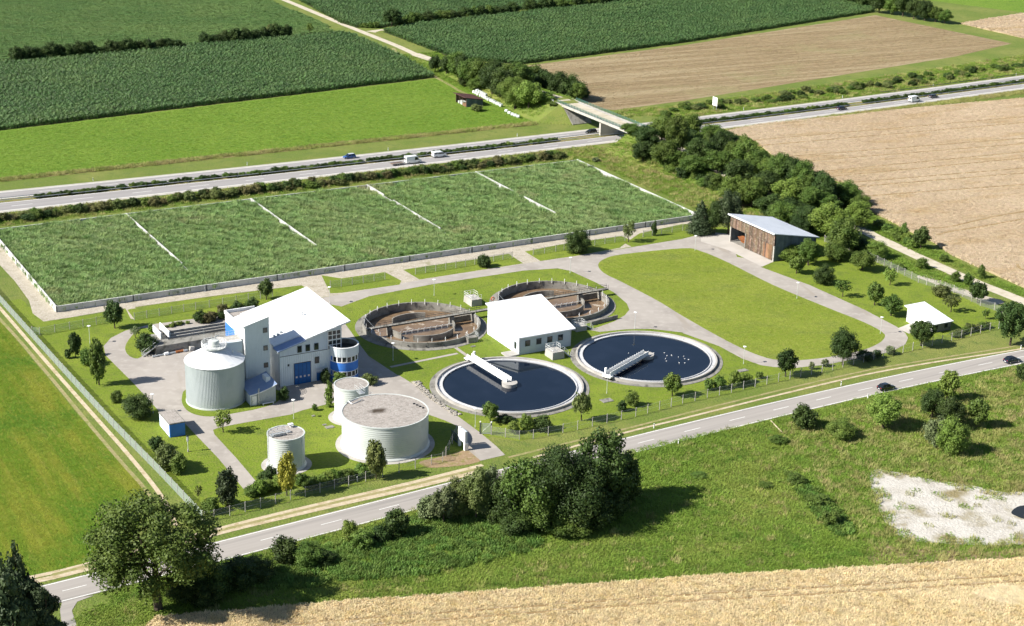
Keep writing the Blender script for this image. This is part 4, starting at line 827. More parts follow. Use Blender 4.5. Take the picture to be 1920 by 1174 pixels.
ln_ = nt.nodes.new('ShaderNodeVectorMath'); ln_.operation = 'LENGTH'; nt.links.new(mp_.outputs[0], ln_.inputs[0]); ad_ = nt.nodes.new('ShaderNodeMath'); ad_.operation = 'SUBTRACT'; nt.links.new(_noise(nt, tc_.outputs['Object'], 0.8, 6.0), ad_.inputs[0]); nt.links.new(ln_.outputs['Value'], ad_.inputs[1])
out_ = _ramp(nt, ad_.outputs[0], src, (0.06,0.045,0.032), -0.42, 0.22); nt.links.new(out_, b_.inputs['Base Color']); gr_.data.materials[0] = gm_   # damp stain soaked into the gravel
m = MB(); m.tube((-4.6,5.9,7.2),(-1.8,6.9,7.45),0.1,6); m.tube((-4.6,5.9,7.3),(-5.0,7.2,7.5),0.1,6); m.build('roof_pipe', M['galv'], t2)
for k in range(4): MB().box(7.3-k*0.25,7.7-k*0.25,-2.2+k*0.9,-1.9+k*0.9,7.2,7.42).build('roof_clip', M['steel_dark'], t2)
m = MB()
for y in (0.0,0.7): m.tube((-5.6,6.6+y*0.6,7.4),(-2.6,7.6+y*0.6,7.4),0.05,5)
m.build('catwalk_rail', M['galv'], t2)
t3 = ribbed_tank('sludge_tank', 128.3, 293.0, 3.55, 7.6, 'narrow white ribbed tank joined by a catwalk to the widest tank')
MB().box(-0.5,0.6,-5.6,-2.6,7.3,7.45).build('catwalk', M['galv'], t3); guard(t3, [(-0.5,-2.8,7.45),(-0.5,-5.6,7.45)], 1.1); guard(t3, [(0.6,-2.8,7.45),(0.6,-5.6,7.45)], 1.1)
m = MB()
for k in range(6): m.tube((0.9+k*0.3,-3.6+k*0.12,5.2+k*0.25),(1.8+k*0.3,-4.4+k*0.12,5.2+k*0.25),0.05,4)
m.build('catwalk_stair', M['steel_white'], t3)
# ------------------------------------------------------------------ blue shed with gravel roof
bs = tag(empty('transformer_shed', P(91.0,299.3), SA), 'small blue flat roofed shed with gravel roof beside the drive', 'shed')
MB().box(0,3.2,0,6.8,0,2.85).build('walls', M['blue'], bs); MB().box(-0.12,3.3,-0.12,6.9,2.85,3.05).build('roof_edge', M['concrete'], bs); MB().box(0.05,3.12,0.05,6.75,3.05,3.08).build('gravel_roof', M['flat_gravel'], bs)
for k in range(6): MB().box(-0.03,0.0,0.35+k*1.05,1.3+k*1.05,0.1,2.7).build('wall_panel', M['white_wall'] if k < 9 else M['blue'], bs)
for k in range(3): MB().box(0.1+k*1.02,1.05+k*1.02,-0.03,0.0,0.08,2.75).build('wall_panel', M['blue'], bs)
# ------------------------------------------------------------------ reed beds
M['wall_panel'] = nmat('precast_concrete_panel', (0.56,0.555,0.54), [((0.46,0.455,0.44),0.35,0.45,0.7), ((0.33,0.32,0.3),1.2,0.6,0.78)], rough=0.8, rand=0.06)
RA0, RB0, RSP, RD = 89.5, 382.2, 19.04, 69.7
rb = tag(empty('reed_bed_walls', P(RA0,RB0), SA), 'low precast concrete walls enclosing five rectangular reed beds', 'wall')
_pm = {}
def panel(par, x, y, L, axis, h, th=0.24, name='wall_panel'):
    key = (round(L,2), axis, h)
    if key not in _pm:
        m = MB()
        if axis == 'x': m.box(0.015,L-0.015,-th/2,th/2,0,h); m.box(0.0,L,-th/2-0.03,th/2+0.03,h,h+0.06)
        else: m.box(-th/2,th/2,0.015,L-0.015,0,h); m.box(-th/2-0.03,th/2+0.03,0.0,L,h,h+0.06)
        me = m.mesh(name); me.materials.append(M['wall_panel']); _pm[key] = me
    o = link(name, _pm[key], None, par); o.location = (x, y, 0); return o
for i in range(10):
    for k in range(3): panel(rb, i*RSP+k*RSP/3, 0, RSP/3, 'x', 1.5); panel(rb, i*RSP+k*RSP/3, RD, RSP/3, 'x', 1.35)
for j in range(11):
    panel(rb, 0, j*RD/11+0.13, RD/11, 'y', 1.5); panel(rb, 10*RSP, j*RD/11+0.13, RD/11, 'y', 1.55)
for i in (2,4,6,8):
    for j in range(11): panel(rb, i*RSP, j*RD/11+0.13, RD/11-0.1, 'y', (0.6 if j < 2 else 1.05 if j < 3 or (j*i) % 11 == 4 else 1.55))
for i in range(11): MB().box(i*RSP-0.1,i*RSP+0.1,-0.30,-0.125,0.0,1.62).build('joint_post', M['frame_dark'], rb)
for j in range(1,5): MB().box(-0.26,-0.125,j*13.2-0.1,j*13.2+0.1,0,1.62).build('joint_post', M['frame_dark'], rb)
for i in (2,4,6,8):
    m = MB(); m.tube((i*RSP-0.6,-0.5,0),(i*RSP-0.6,-0.5,0.9),0.06,6); m.tube((i*RSP-0.6,-0.5,0.9),(i*RSP-0.6,0.0,1.4),0.06,6); m.box(i*RSP-0.9,i*RSP-0.3,-0.8,-0.3,0,0.12); m.build('drain_pipe', M['galv'], rb)
fb = tag(sheet('reed_substrate', [P(RA0+0.15,RB0+0.15), P(RA0+10*RSP-0.15,RB0+0.15), P(RA0+10*RSP-0.15,RB0+RD-0.15), P(RA0+0.15,RB0+RD-0.15)], 0.25, 'soil', 'dark wet filter bed under the reeds', 'soil'), kind='structure')
rng = np.random.default_rng(3)
reed_labels = ('reed bed nearest the rutted field track', 'second reed bed from the rutted field track, with a yellowish corner', 'middle reed bed of the five', 'second reed bed from the embankment trees', 'reed bed nearest the embankment trees')
M['reed_yellow'] = nmat('yellowing_reeds', (0.23,0.215,0.085), rough=0.7, rand=0.3, trans=0.2)
for i in range(5):
    x0, x1 = RA0+i*2*RSP+0.3, RA0+(i+1)*2*RSP-0.3
    q = plot_points([P(x0,RB0+0.5), P(x1,RB0+0.5), P(x1,RB0+RD-0.5), P(x0,RB0+RD-0.5)], 0.95, 0.95, SA, rng, 0.5)
    sb = np.array([S(v) for v in q])
    wob = np.sin(sb[:,1]*0.21+i*1.3)+0.7*np.sin(sb[:,1]*0.53+i)
    gapw = np.where(wob > 0.45, 1.3, 0.15)
    nearb = (sb[:,1] < RB0+14+4*i)
    q = q[~((sb[:,0] > x1-gapw) & ~nearb)]; sb = np.array([S(v) for v in q])
    dens = np.sin(sb[:,0]*0.31+1.7*i)*np.sin(sb[:,1]*0.27+i)+0.5*np.sin(sb[:,0]*0.9+sb[:,1]*0.7)
    keep = rng.random(len(q)) < np.where(dens < -0.9, 0.55, 1.0); q = q[keep]; dens = dens[keep]
    r, s = rnd(len(q), rng, s0=0.8, s1=1.15, zvar=0.2); s[:,2] *= 1+0.16*dens
    s[:,2] *= np.where(np.array([S(v)[1] for v in q]) < RB0+2.2, 0.82, 1.0)
    scatter('reed_bed', q, reedp, 0.25, r, s, 'dense green reeds of the '+reed_labels[i], 'reeds')

# ------------------------------------------------------------------ clarifiers
def clarifier(a, b, ang, label, blab):
    t = tag(empty('clarifier_basin', P(a,b), SA), label, 'basin', 'round dark clarifier basins')
    MB().ring(16.4,17.7,0.0,0.10,96).build('apron', M['concrete'], t)
    MB().ring(16.0,16.42,0.0,0.62,96).build('outer_wall', M['concrete_lt'], t, True)
    MB().ring(15.05,16.0,0.0,0.22,96).build('launder_floor', M['rim_white'], t)
    MB().ring(14.8,15.05,0.0,0.42,96).build('weir_wall', M['rim_white'], t, True)
    MB().lathe([(14.8,0.16),(0.01,0.16)],96).build('water', M['water_dark'], t)
    m = MB()
    for k in range(16):
        c_ = 2*math.pi*k/16; m.box(15.5*math.cos(c_)-0.06,15.5*math.cos(c_)+0.06,15.5*math.sin(c_)-0.06,15.5*math.sin(c_)+0.06,0.2,0.5)
    m.build('launder_strut', M['steel_white2'], t)
    s = tag(empty('scraper_bridge', P(a,b,0), SA+ang), blab, 'bridge', 'white scraper bridges')
    MB().lathe([(1.7,0.1),(1.7,0.95),(1.75,1.0),(0.01,1.02)],36).build('centre_pier', M['concrete_lt'], s, True)
    MB().box(0.3,17.0,-0.6,0.6,1.05,1.22).build('walkway', M['galv'], s)
    for y in (-0.62,0.62): MB().box(0.2,17.0,y-0.05,y+0.05,0.9,1.95).build('side_girder', M['steel_white'], s)
    m = MB()
    for k in range(18):
        for y in (-0.69,0.69): m.box(0.4+k*0.96,0.5+k*0.96,y-0.04,y+0.04,0.9,2.08)
    m.build('girder_stud', M['steel_white'], s)
    m = MB()
    for k in range(9):
        x = 2.0+k*1.6; m.box(x-0.05,x+0.05,-1.5,-0.8,1.0,1.1); m.box(x-0.04,x+0.04,-1.5,-1.42,0.3,1.1)
    m.build('scraper_arm', M['steel_white2'], s)
    MB().box(2.0,15.0,-1.65,-1.45,0.12,0.4).build('skimmer_board', M['steel_dark'], s)
    MB().box(16.2,17.6,-1.1,1.1,0.75,1.05).build('drive_carriage', M['steel_white'], s); MB().tube((16.4,-0.9,1.05),(16.4,-0.9,2.5),0.3,12).build('drive_motor', M['steel_white'], s)
    for y in (-0.95,0.95): MB().tube((17.0,y-0.1,0.35+0.28),(17.0,y+0.1,0.35+0.28),0.3,12).build('wheel', M['steel_dark'], s)
    return t
_p = S(G(872,673)); _q = S(G(1150,706))
clarifier(166.5, 293.4, math.atan2(_p[1]-293.4, _p[0]-166.5), 'dark round clarifier basin beside the widest white tank', 'white scraper bridge over the clarifier beside the widest tank')
clarifier(203.5, 294.6, math.atan2(_q[1]-294.6, _q[0]-203.5), 'dark round clarifier basin with resting gulls beside the loop road', 'white scraper bridge over the clarifier with resting gulls')
gull = MB(); gull.lathe([(0.01,-0.0),(0.10,0.05),(0.13,0.12),(0.09,0.2),(0.01,0.24)],8); gull.tube((0.08,0,0.2),(0.2,0,0.32),0.05,6); gull.tube((-0.05,0,0.15),(-0.3,0,0.2),0.06,6,0.02)
gm = gull.mesh('gull'); gm.materials.append(M['steel_white'])
for (x, y) in ((712,378),(955,372),(940,382),(970,393),(992,378),(1113,377),(1143,407),(1195,404),(1128,442),(1135,468),(1274,423),(1333,413),(1384,450),(1340,440),(1280,488),(1345,490)):
    o = link('gull', gm); o.location = GP('k2', x, y, 0.155); o.rotation_euler = (0,0,x*1.7); o.scale = (0.8,0.8,0.8); tag(o, 'small white gull floating on the dark clarifier water', 'bird', 'gulls on the clarifier')
# ------------------------------------------------------------------ aeration basins
def arc(mb, r, d0, d1, z0, z1, th=0.3): mb.ring(r-th/2, r+th/2, z0, z1, max(6,int(abs(d1-d0)/4)), (0,0), math.radians(d0), math.radians(d1)); return mb
def aeration(a, b, label, stairs):
    t = tag(empty('aeration_basin', P(a,b), SA), label, 'basin', 'round brown aeration basins')
    MB().ring(14.3,16.0,0.0,0.09,96).build('apron', M['concrete'], t)
    MB().ring(13.9,14.3,-2.5,1.3,96).build('outer_wall', M['concrete'], t, True)
    MB().lathe([(13.9,-0.75),(0.01,-0.75)],96).build('sludge_water', M['water_brown'], t)
    for d0, d1 in ((57,126),(-130,-46),(-184,-152),(-34,4)): arc(MB(), 8.0, d0, d1, -2.0, 0.75).build('baffle_wall', M['concrete'], t)
    MB().box(7.9,13.9,0.9,1.15,-2.0,0.7).build('baffle_wall', M['concrete'], t)
    bg_ = MB().box(-14.4,18.5 if stairs else 16.4,-0.45,0.45,1.45,1.75).build('bridge_beam', M['steel_dark'], t)
    MB().box(-14.4,18.5 if stairs else 16.4,-0.55,0.55,1.75,1.82).build('bridge_deck', M['concrete'], t)
    MB().box(-9.0,-8.2,-0.6,0.6,-2.0,1.45).build('bridge_support', M['concrete'], t); MB().box(7.8,8.6,-0.6,0.6,-2.0,1.45).build('bridge_support', M['concrete'], t)
    guard(t, [(-14.3,0.5,1.8),(16.3,0.5,1.8)], 1.05, M['steel_dark'], (0.55,1.0), 0.03, 1.6); guard(t, [(-14.3,-0.5,1.8),(16.3,-0.5,1.8)], 1.05, M['steel_dark'], (0.55,1.0), 0.03, 1.6)
    pm = MB().tube((0,0,0),(0,0,1.35),0.07,6).tube((0,0,0.9),(-0.25,0,0.9),0.05,5).mesh('aeration_post'); pm.materials.append(M['steel_white'])
    for k in range(26):
        d = math.radians(k*360/26+5); o = link('aeration_post', pm, None, t); o.location = (13.75*math.cos(d),13.75*math.sin(d),0.85); o.rotation_euler = (0,0,d)
    for k in range(9):
        x = -6.5+k*1.6; m = MB(); m.tube((x,-1.6,-0.9),(x,-1.6,0.1),0.05,5); m.tube((x,-1.6,0.1),(x+0.5,-1.35,0.35),0.04,5); m.build('diffuser_pipe', M['steel_white2'], t)
    m = MB(); m.tube((-5.5,-1.4,0.05),(8.0,-1.4,0.05),0.09,6); m.build('air_main', M['steel_white2'], t)
    for k, d in enumerate((62,70)): m = MB(); m.tube((-9.8,3.5,-0.9),(-12.6,5.4,2.7),0.06,5); m.tube((-9.8,3.2,-0.9),(-9.8,3.2,0.6),0.12,6); m.build('mixer_guide', M['steel_white2'], t) if k == 0 else None
    if stairs:
        MB().box(5.0,7.6,-14.9,-13.4,0,1.3).build('access_platform', M['concrete'], t)
        guard(t, [(5.0,-14.9,1.3),(5.0,-13.4,1.3)], 1.0, M['steel_white2']); guard(t, [(7.6,-14.9,1.3),(7.6,-13.4,1.3)], 1.0, M['steel_white2'], (0.33,0.66,1.0))
        for k in range(4): m = MB().tube((0,-0.02,0),(0,-0.3,0),0.16,10); o = m.build('overflow_pipe', M['steel_dark'], t); d = math.radians(-146+k*17); o.location = (14.3*math.cos(d),14.3*math.sin(d),0.55)
    return t
aeration(165.4, 335.4, 'brown aeration basin standing clear beside the large hall', True)
aeration(202.6, 336.2, 'brown foaming aeration basin partly behind the pump house', False)
# ------------------------------------------------------------------ pump house
ph = tag(empty('pump_house', P(177.5,308.9), SA), 'white walled pump house with bright single pitch roof between basins', 'building')
pz = lambda x, y: 4.35+0.2*y
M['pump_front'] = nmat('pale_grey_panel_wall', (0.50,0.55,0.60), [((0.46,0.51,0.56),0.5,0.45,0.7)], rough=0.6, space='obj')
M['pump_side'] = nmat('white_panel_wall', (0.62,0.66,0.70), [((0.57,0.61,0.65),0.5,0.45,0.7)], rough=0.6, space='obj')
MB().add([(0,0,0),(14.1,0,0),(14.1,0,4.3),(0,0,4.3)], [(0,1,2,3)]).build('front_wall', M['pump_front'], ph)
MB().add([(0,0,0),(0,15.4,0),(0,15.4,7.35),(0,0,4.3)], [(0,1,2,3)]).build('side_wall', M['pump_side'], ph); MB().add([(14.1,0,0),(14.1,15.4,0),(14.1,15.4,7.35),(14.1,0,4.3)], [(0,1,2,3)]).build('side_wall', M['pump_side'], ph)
MB().add([(0,15.4,0),(14.1,15.4,0),(14.1,15.4,7.35),(0,15.4,7.35)], [(0,1,2,3)]).build('rear_wall', M['pump_side'], ph)
slab(ph, -0.35, 15.0, -0.5, 16.0, lambda x,y: pz(x,y)+0.22, 0.26, M['roof_white']); seams(ph, -0.3, 14.9, -0.45, 15.9, lambda x,y: pz(x,y)+0.22, M['roof_white'], 24, 'y')
MB().tube((-0.1,-0.58,4.3),(14.8,-0.58,4.3),0.09,6).build('gutter', M['galv'], ph)
for x in (0.12,13.9): MB().tube((x,-0.12,0),(x,-0.12,4.2),0.06,6).build('downpipe', M['galv'], ph)
for u in (1.75,4.75,7.7,10.6): win(ph, 'f', -0.003, u, u+1.15, 2.0, 3.25, M['frame_dark'], nx=2)
win(ph, 'w', -0.003, 1.2, 2.0, 1.2, 2.7, M['frame_dark'])
MB().box(-3.2,-0.02,-0.4,2.6,0.0,0.35).build('door_step', M['concrete_lt'], ph)
for k in range(9):
    MB().box(14.1/9*k+0.01,14.1/9*(k+1)-0.01,-0.002,0.0,0.05,1.8).build('wall_panel', M['pump_front'], ph) if 0 else None
def pit(a, b, label, w, d, h, stair):
    t = tag(empty('valve_platform', P(a,b), SA), label, 'platform')
    MB().hexa([(0,0,0),(w,0,0),(w,d,0),(0,d,0)],[(0.1,0.1,h),(w-0.1,0.1,h),(w-0.1,d-0.1,h),(0.1,d-0.1,h)]).build('base', M['concrete_lt'], t)
    guard(t, [(0.1,d-0.1,h),(0.1,0.1,h),(w-0.1,0.1,h)], 1.1, M['steel_white']); guard(t, [(0.1,d-0.1,h),(w-0.1,d-0.1,h),(w-0.1,d*0.5,h)], 1.1, M['steel_white'])
    if stair:
        m = MB(); n = 6
        for k in range(n): m.box(w+k*0.3,w+k*0.3+0.28,0.3,1.2,h-(k+1)*h/n-0.04,h-(k+1)*h/n+0.02)
        m.build('stair_treads', M['galv'], t)
        for y in (0.25,1.25):
            m = MB(); m.tube((w,y,h),(w+n*0.3,y,0.05),0.06,4); m.tube((w,y,h+1.0),(w+n*0.3,y,1.0),0.045,4); m.tube((w,y,h+0.5),(w+n*0.3,y,0.5),0.035,4); m.tube((w+n*0.3,y,0),(w+n*0.3,y,1.0),0.04,4); m.build('stair_rail', M['steel_white'], t)
    m = MB(); m.tube((w*0.5,d*0.5,h),(w*0.5,d*0.5,h+0.8),0.06,6); m.tube((w*0.5-0.25,d*0.5,h+0.8),(w*0.5+0.25,d*0.5,h+0.8),0.05,6); m.build('valve_wheel', M['galv'], t)
    return t
pit(183.0, 302.7, 'concrete valve platform with white steel stairs before the pump house', 3.2, 3.6, 1.75, True)
pit(183.0, 342.8, 'concrete valve platform with white rails between the two aeration basins', 3.0, 4.4, 1.7, False)
pit(197.6, 316.2, 'low concrete platform with white pipes behind the pump house', 3.0, 2.6, 1.2, True)
tag(MB().box(0,8.6,-0.15,0.15,0,1.0).build('retaining_wall', M['concrete'], None), 'low weathered concrete wall at the lawn edge near the loop road', 'wall'); o = bpy.context.scene.objects['retaining_wall']; o.location = P(203.2,318.6); o.rotation_euler = (0,0,SA+0.16)
lb = tag(empty('lifebuoy_stand', P(187.5,340.2), SA), 'orange lifebuoy on a short post beside the brown basins', 'lifebuoy')
MB().tube((0,0,0),(0,0,2.9),0.05,6).build('post', M['steel_white2'], lb)
m = MB()
for k in range(12):
    t0, t1 = 2*math.pi*k/12, 2*math.pi*(k+1)/12; m.tube((0.42*math.cos(t0),-0.12,2.4+0.42*math.sin(t0)),(0.42*math.cos(t1),-0.12,2.4+0.42*math.sin(t1)),0.11,6)
m.build('ring', M['orange'], lb)
# ------------------------------------------------------------------ grit chamber troughs
gc = tag(empty('grit_chamber', P(102.4,344.4), SA), 'long raised concrete grit chamber with two dark water troughs', 'basin')
MB().box(0,19.5,0,2.9,0,2.1).build('front_walkway', M['concrete'], gc)
MB().box(4.2,19.5,2.9,8.6,0,1.2).build('trough_floor', M['concrete'], gc)
for y in (2.95,4.75,6.55,8.45): MB().box(4.2,19.5,y-0.14,y+0.14,1.2,2.16).build('trough_wall', M['concrete_lt'] if y > 3 else M['concrete'], gc)
for y in (3.1,4.9,6.7): MB().box(4.3,19.5,y,y+1.5,1.2,1.45).build('trough_water', M['water_black'], gc)
MB().box(0,4.2,2.9,8.6,0,1.9).build('inlet_block', M['concrete'], gc)
for x in (2.6,4.6): MB().box(x,x+0.25,4.6,10.4 if x < 3 else 11.6,1.9,3.4).build('screen_wall', M['white_wall'], gc)
MB().box(4.85,5.2,5.0,5.8,1.9,2.9).build('gate_drive', M['galv'], gc)
m = MB()
for k in range(8): m.box(-2.9+k*0.36,-2.9+k*0.36+0.32,0.2,1.2,0.2+k*0.26,0.26+k*0.26)
m.build('stair_treads', M['galv'], gc)
for y in (0.15,1.25):
    m = MB(); m.hexa([(-3.0,y-0.04,0.0),(0.0,y-0.04,1.95),(0.0,y+0.04,1.95),(-3.0,y+0.04,0.0)],[(-3.0,y-0.04,0.3),(0.0,y-0.04,2.25),(0.0,y+0.04,2.25),(-3.0,y+0.04,0.3)]); m.tube((-3.0,y,1.2),(0,y,3.1),0.05,4); m.tube((-3,y,0),(-3,y,1.2),0.05,4); m.tube((-1.5,y,1.0),(-1.5,y,2.15),0.04,4); m.build('stair_stringer', M['steel_white2'], gc)
guard(gc, [(0,1.4,2.1),(0,4.4,2.1),(2.4,4.4,2.1)], 1.05, M['steel_white2'])
pp = tag(empty('spare_pipes', P(102.0,343.2), SA), 'row of grey spare pipes lying along the grit chamber wall', 'pipes')
for (x0, x1, y, r, c_) in ((-0.8,2.2,0.25,0.24,'galv'),(2.0,3.0,0.2,0.38,'steel_white'),(3.0,4.8,0.45,0.25,'galv'),(4.8,6.9,0.55,0.3,'rust'),(6.6,7.6,0.5,0.3,'galv')): MB().tube((x0,y,r),(x1,y+0.15,r),r,10).build('pipe', M[c_], pp)
MB().hexa([(7.9,0.2,0),(9.0,0.2,0),(9.0,1.0,0),(7.9,1.0,0)],[(8.3,0.1,1.1),(9.3,0.3,0.9),(9.2,1.0,0.9),(8.2,0.9,1.1)]).build('concrete_block', M['concrete_lt'], pp)
# ------------------------------------------------------------------ barn
bn = tag(empty('timber_barn', P(275.3,340.1), SA), 'open fronted timber barn with pale blue grey roof', 'barn')
bz = lambda x: 8.1-0.187*x
BW, BD = 14.4, 20.4
def boards(par, face, c, u0, u1, z0, zt, mats, w=0.62, name='board'):
    n = int(round((u1-u0)/w)); ww = (u1-u0)/n; rr = random.Random(n)
    for i in range(n):
        a = u0+i*ww; h = zt(a+ww/2) if callable(zt) else zt
        m = MB(); fbox(m, face, c, a+0.012, a+ww-0.012, z0, h, 0.0, 0.05+0.03*rr.random()); m.build(name, rr.choice(mats), par)
boards(bn, 'w', 0.0, 0, BD, 4.5, 7.85, [M['wood'],M['wood'],M['wood_mid']] if 'wood_mid' in M else [M['wood']])
boards(bn, 'w', 0.12, 0.5, 5.6, 0.25, 4.42, [M['wood_orange'],M['wood']]); boards(bn, 'w', 0.12, 5.75, 12.9, 0.25, 4.42, [M['wood']])
MB().box(-0.02,0.3,0.0,0.42,0,4.5).build('corner_post', M['concrete_lt'], bn); MB().box(-0.02,0.3,BD-0.42,BD,0,4.5).build('corner_post', M['concrete_lt'], bn); MB().box(0,0.3,13.0,13.35,0,4.5).build('post', M['concrete'], bn)
boards(bn, 'f', 0.0, 0.32, BW, 0.15, lambda u: bz(u)-0.35, [M['wood_grey']], 0.72)
boards(bn, 'k', BD, 0.32, BW, 0.15, lambda u: bz(u)-0.35, [M['wood_grey']], 0.72)
MB().box(BW,BW+0.12,0,BD,0,bz(BW)-0.35).build('rear_wall', M['wood_grey'], bn); MB().box(0.35,BW,0.1,BD-0.1,0.05,0.12).build('floor', M['concrete'], bn); MB().box(0.4,BW,12.9,13.05,0.1,5.5).build('partition', M['wood_grey'], bn)
slab(bn, -0.7, BW+0.9, -0.5, BD+0.5, lambda x,y: bz(x)+0.05, 0.22, M['barn_roof']); MB().hexa([(-0.78,-0.5,bz(-0.7)-0.32),(-0.7,-0.5,bz(-0.7)-0.32),(-0.7,BD+0.5,bz(-0.7)-0.32),(-0.78,BD+0.5,bz(-0.7)-0.32)],[(-0.78,-0.5,bz(-0.7)+0.08),(-0.7,-0.5,bz(-0.7)+0.08),(-0.7,BD+0.5,bz(-0.7)+0.08),(-0.78,BD+0.5,bz(-0.7)+0.08)]).build('fascia', M['roof_white'], bn)
seams(bn, -0.68, BW+0.88, -0.45, BD+0.45, lambda x,y: bz(x)+0.05, M['barn_roof'], 22)
sk_ = tag(empty('skip_container', P(277.2,354.6), SA), 'rusty orange skip container inside the open barn bay', 'container')
MB().hexa([(0.5,0.1,0.25),(4.2,0.1,0.25),(4.2,3.6,0.25),(0.5,3.6,0.25)],[(0,0,1.9),(4.6,0,1.9),(4.6,3.8,1.9),(0,3.8,1.9)]).build('body', M['rust'], sk_); MB().hexa([(-0.1,0,1.0),(0,0,1.0),(0,3.8,1.0),(-0.1,3.8,1.0)],[(-0.6,0,2.0),(-0.45,0,2.0),(-0.45,3.8,2.0),(-0.6,3.8,2.0)]).build('tailgate', M['rust'], sk_)
for y in (0.5,3.2): MB().box(0.8,4.0,y-0.1,y+0.1,0.0,0.25).build('runner', M['steel_dark'], sk_)
# ------------------------------------------------------------------ garden shed at the loop road
es = tag(empty('garden_shed', P(276.4,278.3), SA), 'small white single pitch shed beyond the loop road bend', 'shed')
ez = lambda x, y: 2.35+0.15*y
MB().add([(0,0,0),(0,9.3,0),(0,9.3,3.7),(0,0,2.3)], [(0,1,2,3)]).build('side_wall', M['white_wall'], es); MB().add([(5.9,0,0),(5.9,9.3,0),(5.9,9.3,3.7),(5.9,0,2.3)], [(0,1,2,3)]).build('side_wall', M['white_wall'], es)
MB().add([(0,0,0),(5.9,0,0),(5.9,0,2.3),(0,0,2.3)], [(0,1,2,3)]).build('front_wall', M['concrete'], es); MB().add([(0,9.3,0),(5.9,9.3,0),(5.9,9.3,3.7),(0,9.3,3.7)], [(0,1,2,3)]).build('rear_wall', M['concrete'], es)
slab(es, -0.4, 6.3, -0.5, 10.2, lambda x,y: ez(x,y)+0.15, 0.16, M['roof_white'])
for u in (0.7,3.9): win(es, 'f', -0.003, u, u+0.9, 0.9, 1.8, M['frame_dark'])
dd = MB().box(-0.08,0,3.0,4.0,0,2.0).build('door', M['steel_white2'], es); MB().box(-0.12,-0.08,3.8,3.9,0.95,1.05).build('handle', M['frame_dark'], dd)
sheet('shed_path', [P(271.0,280.5), P(276.3,283.0), P(276.3,286.0), P(270.8,284.5)], 0.045, 'yard', 'short concrete path to the small white shed', 'path')
# ------------------------------------------------------------------ field hut and silage bales
fh = tag(empty('field_hut', P(284.6,540.2), SA), 'dark timber field hut with brown tin roof at the meadow corner', 'hut')
boards(fh, 'f', 0.0, 0, 7.0, 0, lambda u: 3.3-0.16*u, [M['wood_grey']], 0.9); boards(fh, 'k', 8.6, 0, 7.0, 0, lambda u: 3.3-0.16*u, [M['wood']], 0.9); MB().box(6.95,7.05,0,8.6,0,2.1).build('rear_wall', M['wood'], fh)
for y in (0.1,2.9,5.7,8.5): MB().box(-0.1,0.1,y-0.1,y+0.1,0,3.4).build('post', M['wood'], fh)
slab(fh, -0.9, 7.6, -0.6, 9.6, lambda x,y: 3.62-0.17*x, 0.12, M['tin_brown']); seams(fh, -0.85, 7.5, -0.55, 9.5, lambda x,y: 3.62-0.17*x, M['tin_brown'], 14)
boards(fh, 'w', -0.02, 0.2, 3.0, 0, 1.3, [M['wood_orange']], 0.5)
MB().box(0.5,2.6,0.5,2.6,0,1.2).build('stored_crate', M['wood_orange'], fh); MB().box(0.4,3.0,4.2,7.6,0,1.0).build('stored_crate', M['bale'], fh)
bale = MB(); 
for k in range(14):
    t0, t1 = 2*math.pi*k/14, 2*math.pi*(k+1)/14
    for (r0,y0,r1,y1) in ((0.0,0.62,0.5,0.62),(0.5,0.62,0.62,0.52),(0.62,0.52,0.64,0),(0.64,0,0.62,-0.52),(0.62,-0.52,0.5,-0.62),(0.5,-0.62,0.0,-0.62)):
        bale.add([(r0*math.cos(t0),y0,0.62+r0*math.sin(t0)),(r1*math.cos(t0),y1,0.62+r1*math.sin(t0)),(r1*math.cos(t1),y1,0.62+r1*math.sin(t1)),(r0*math.cos(t1),y0,0.62+r0*math.sin(t1))],[(0,1,2,3)])
bm_ = bale.mesh('silage_bale'); bm_.materials.append(M['bale']); rr = random.Random(4)
_H = lambda x, y: G(820+x/10.667, 150+y/10.667)
bl = [_H(740+i*41+(rr.random()-.5)*14, 270+i*20.5+(rr.random()-.5)*8) for i in range(14)]+[_H(1380,650),_H(1440,690),_H(1505,720),_H(1560,740),_H(1615,762)]
for i, p in enumerate(bl):
    o = link('silage_bale', bm_); o.location = p; o.rotation_euler = (0,0,SA+rr.random()*0.5+(1.57 if i < 14 else 0.4)); o.scale = (0.98,0.98,0.98)
    tag(o, 'white wrapped silage bale in the long row before the hedge trees' if i < 14 else 'white wrapped silage bale in the short row at the meadow edge', 'bale', 'long row of bales' if i < 14 else 'short row of bales')
for i in range(5):
    o = link('silage_bale', bm_); p = bl[1+i].lerp(bl[2+i], 0.5); o.location = (p.x, p.y, 1.06); o.rotation_euler = (0,0,SA+1.6+rr.random()*0.4); o.scale = (0.96,0.96,0.96); tag(o, 'white wrapped silage bale in the upper layer of the long row', 'bale', 'stacked bales')
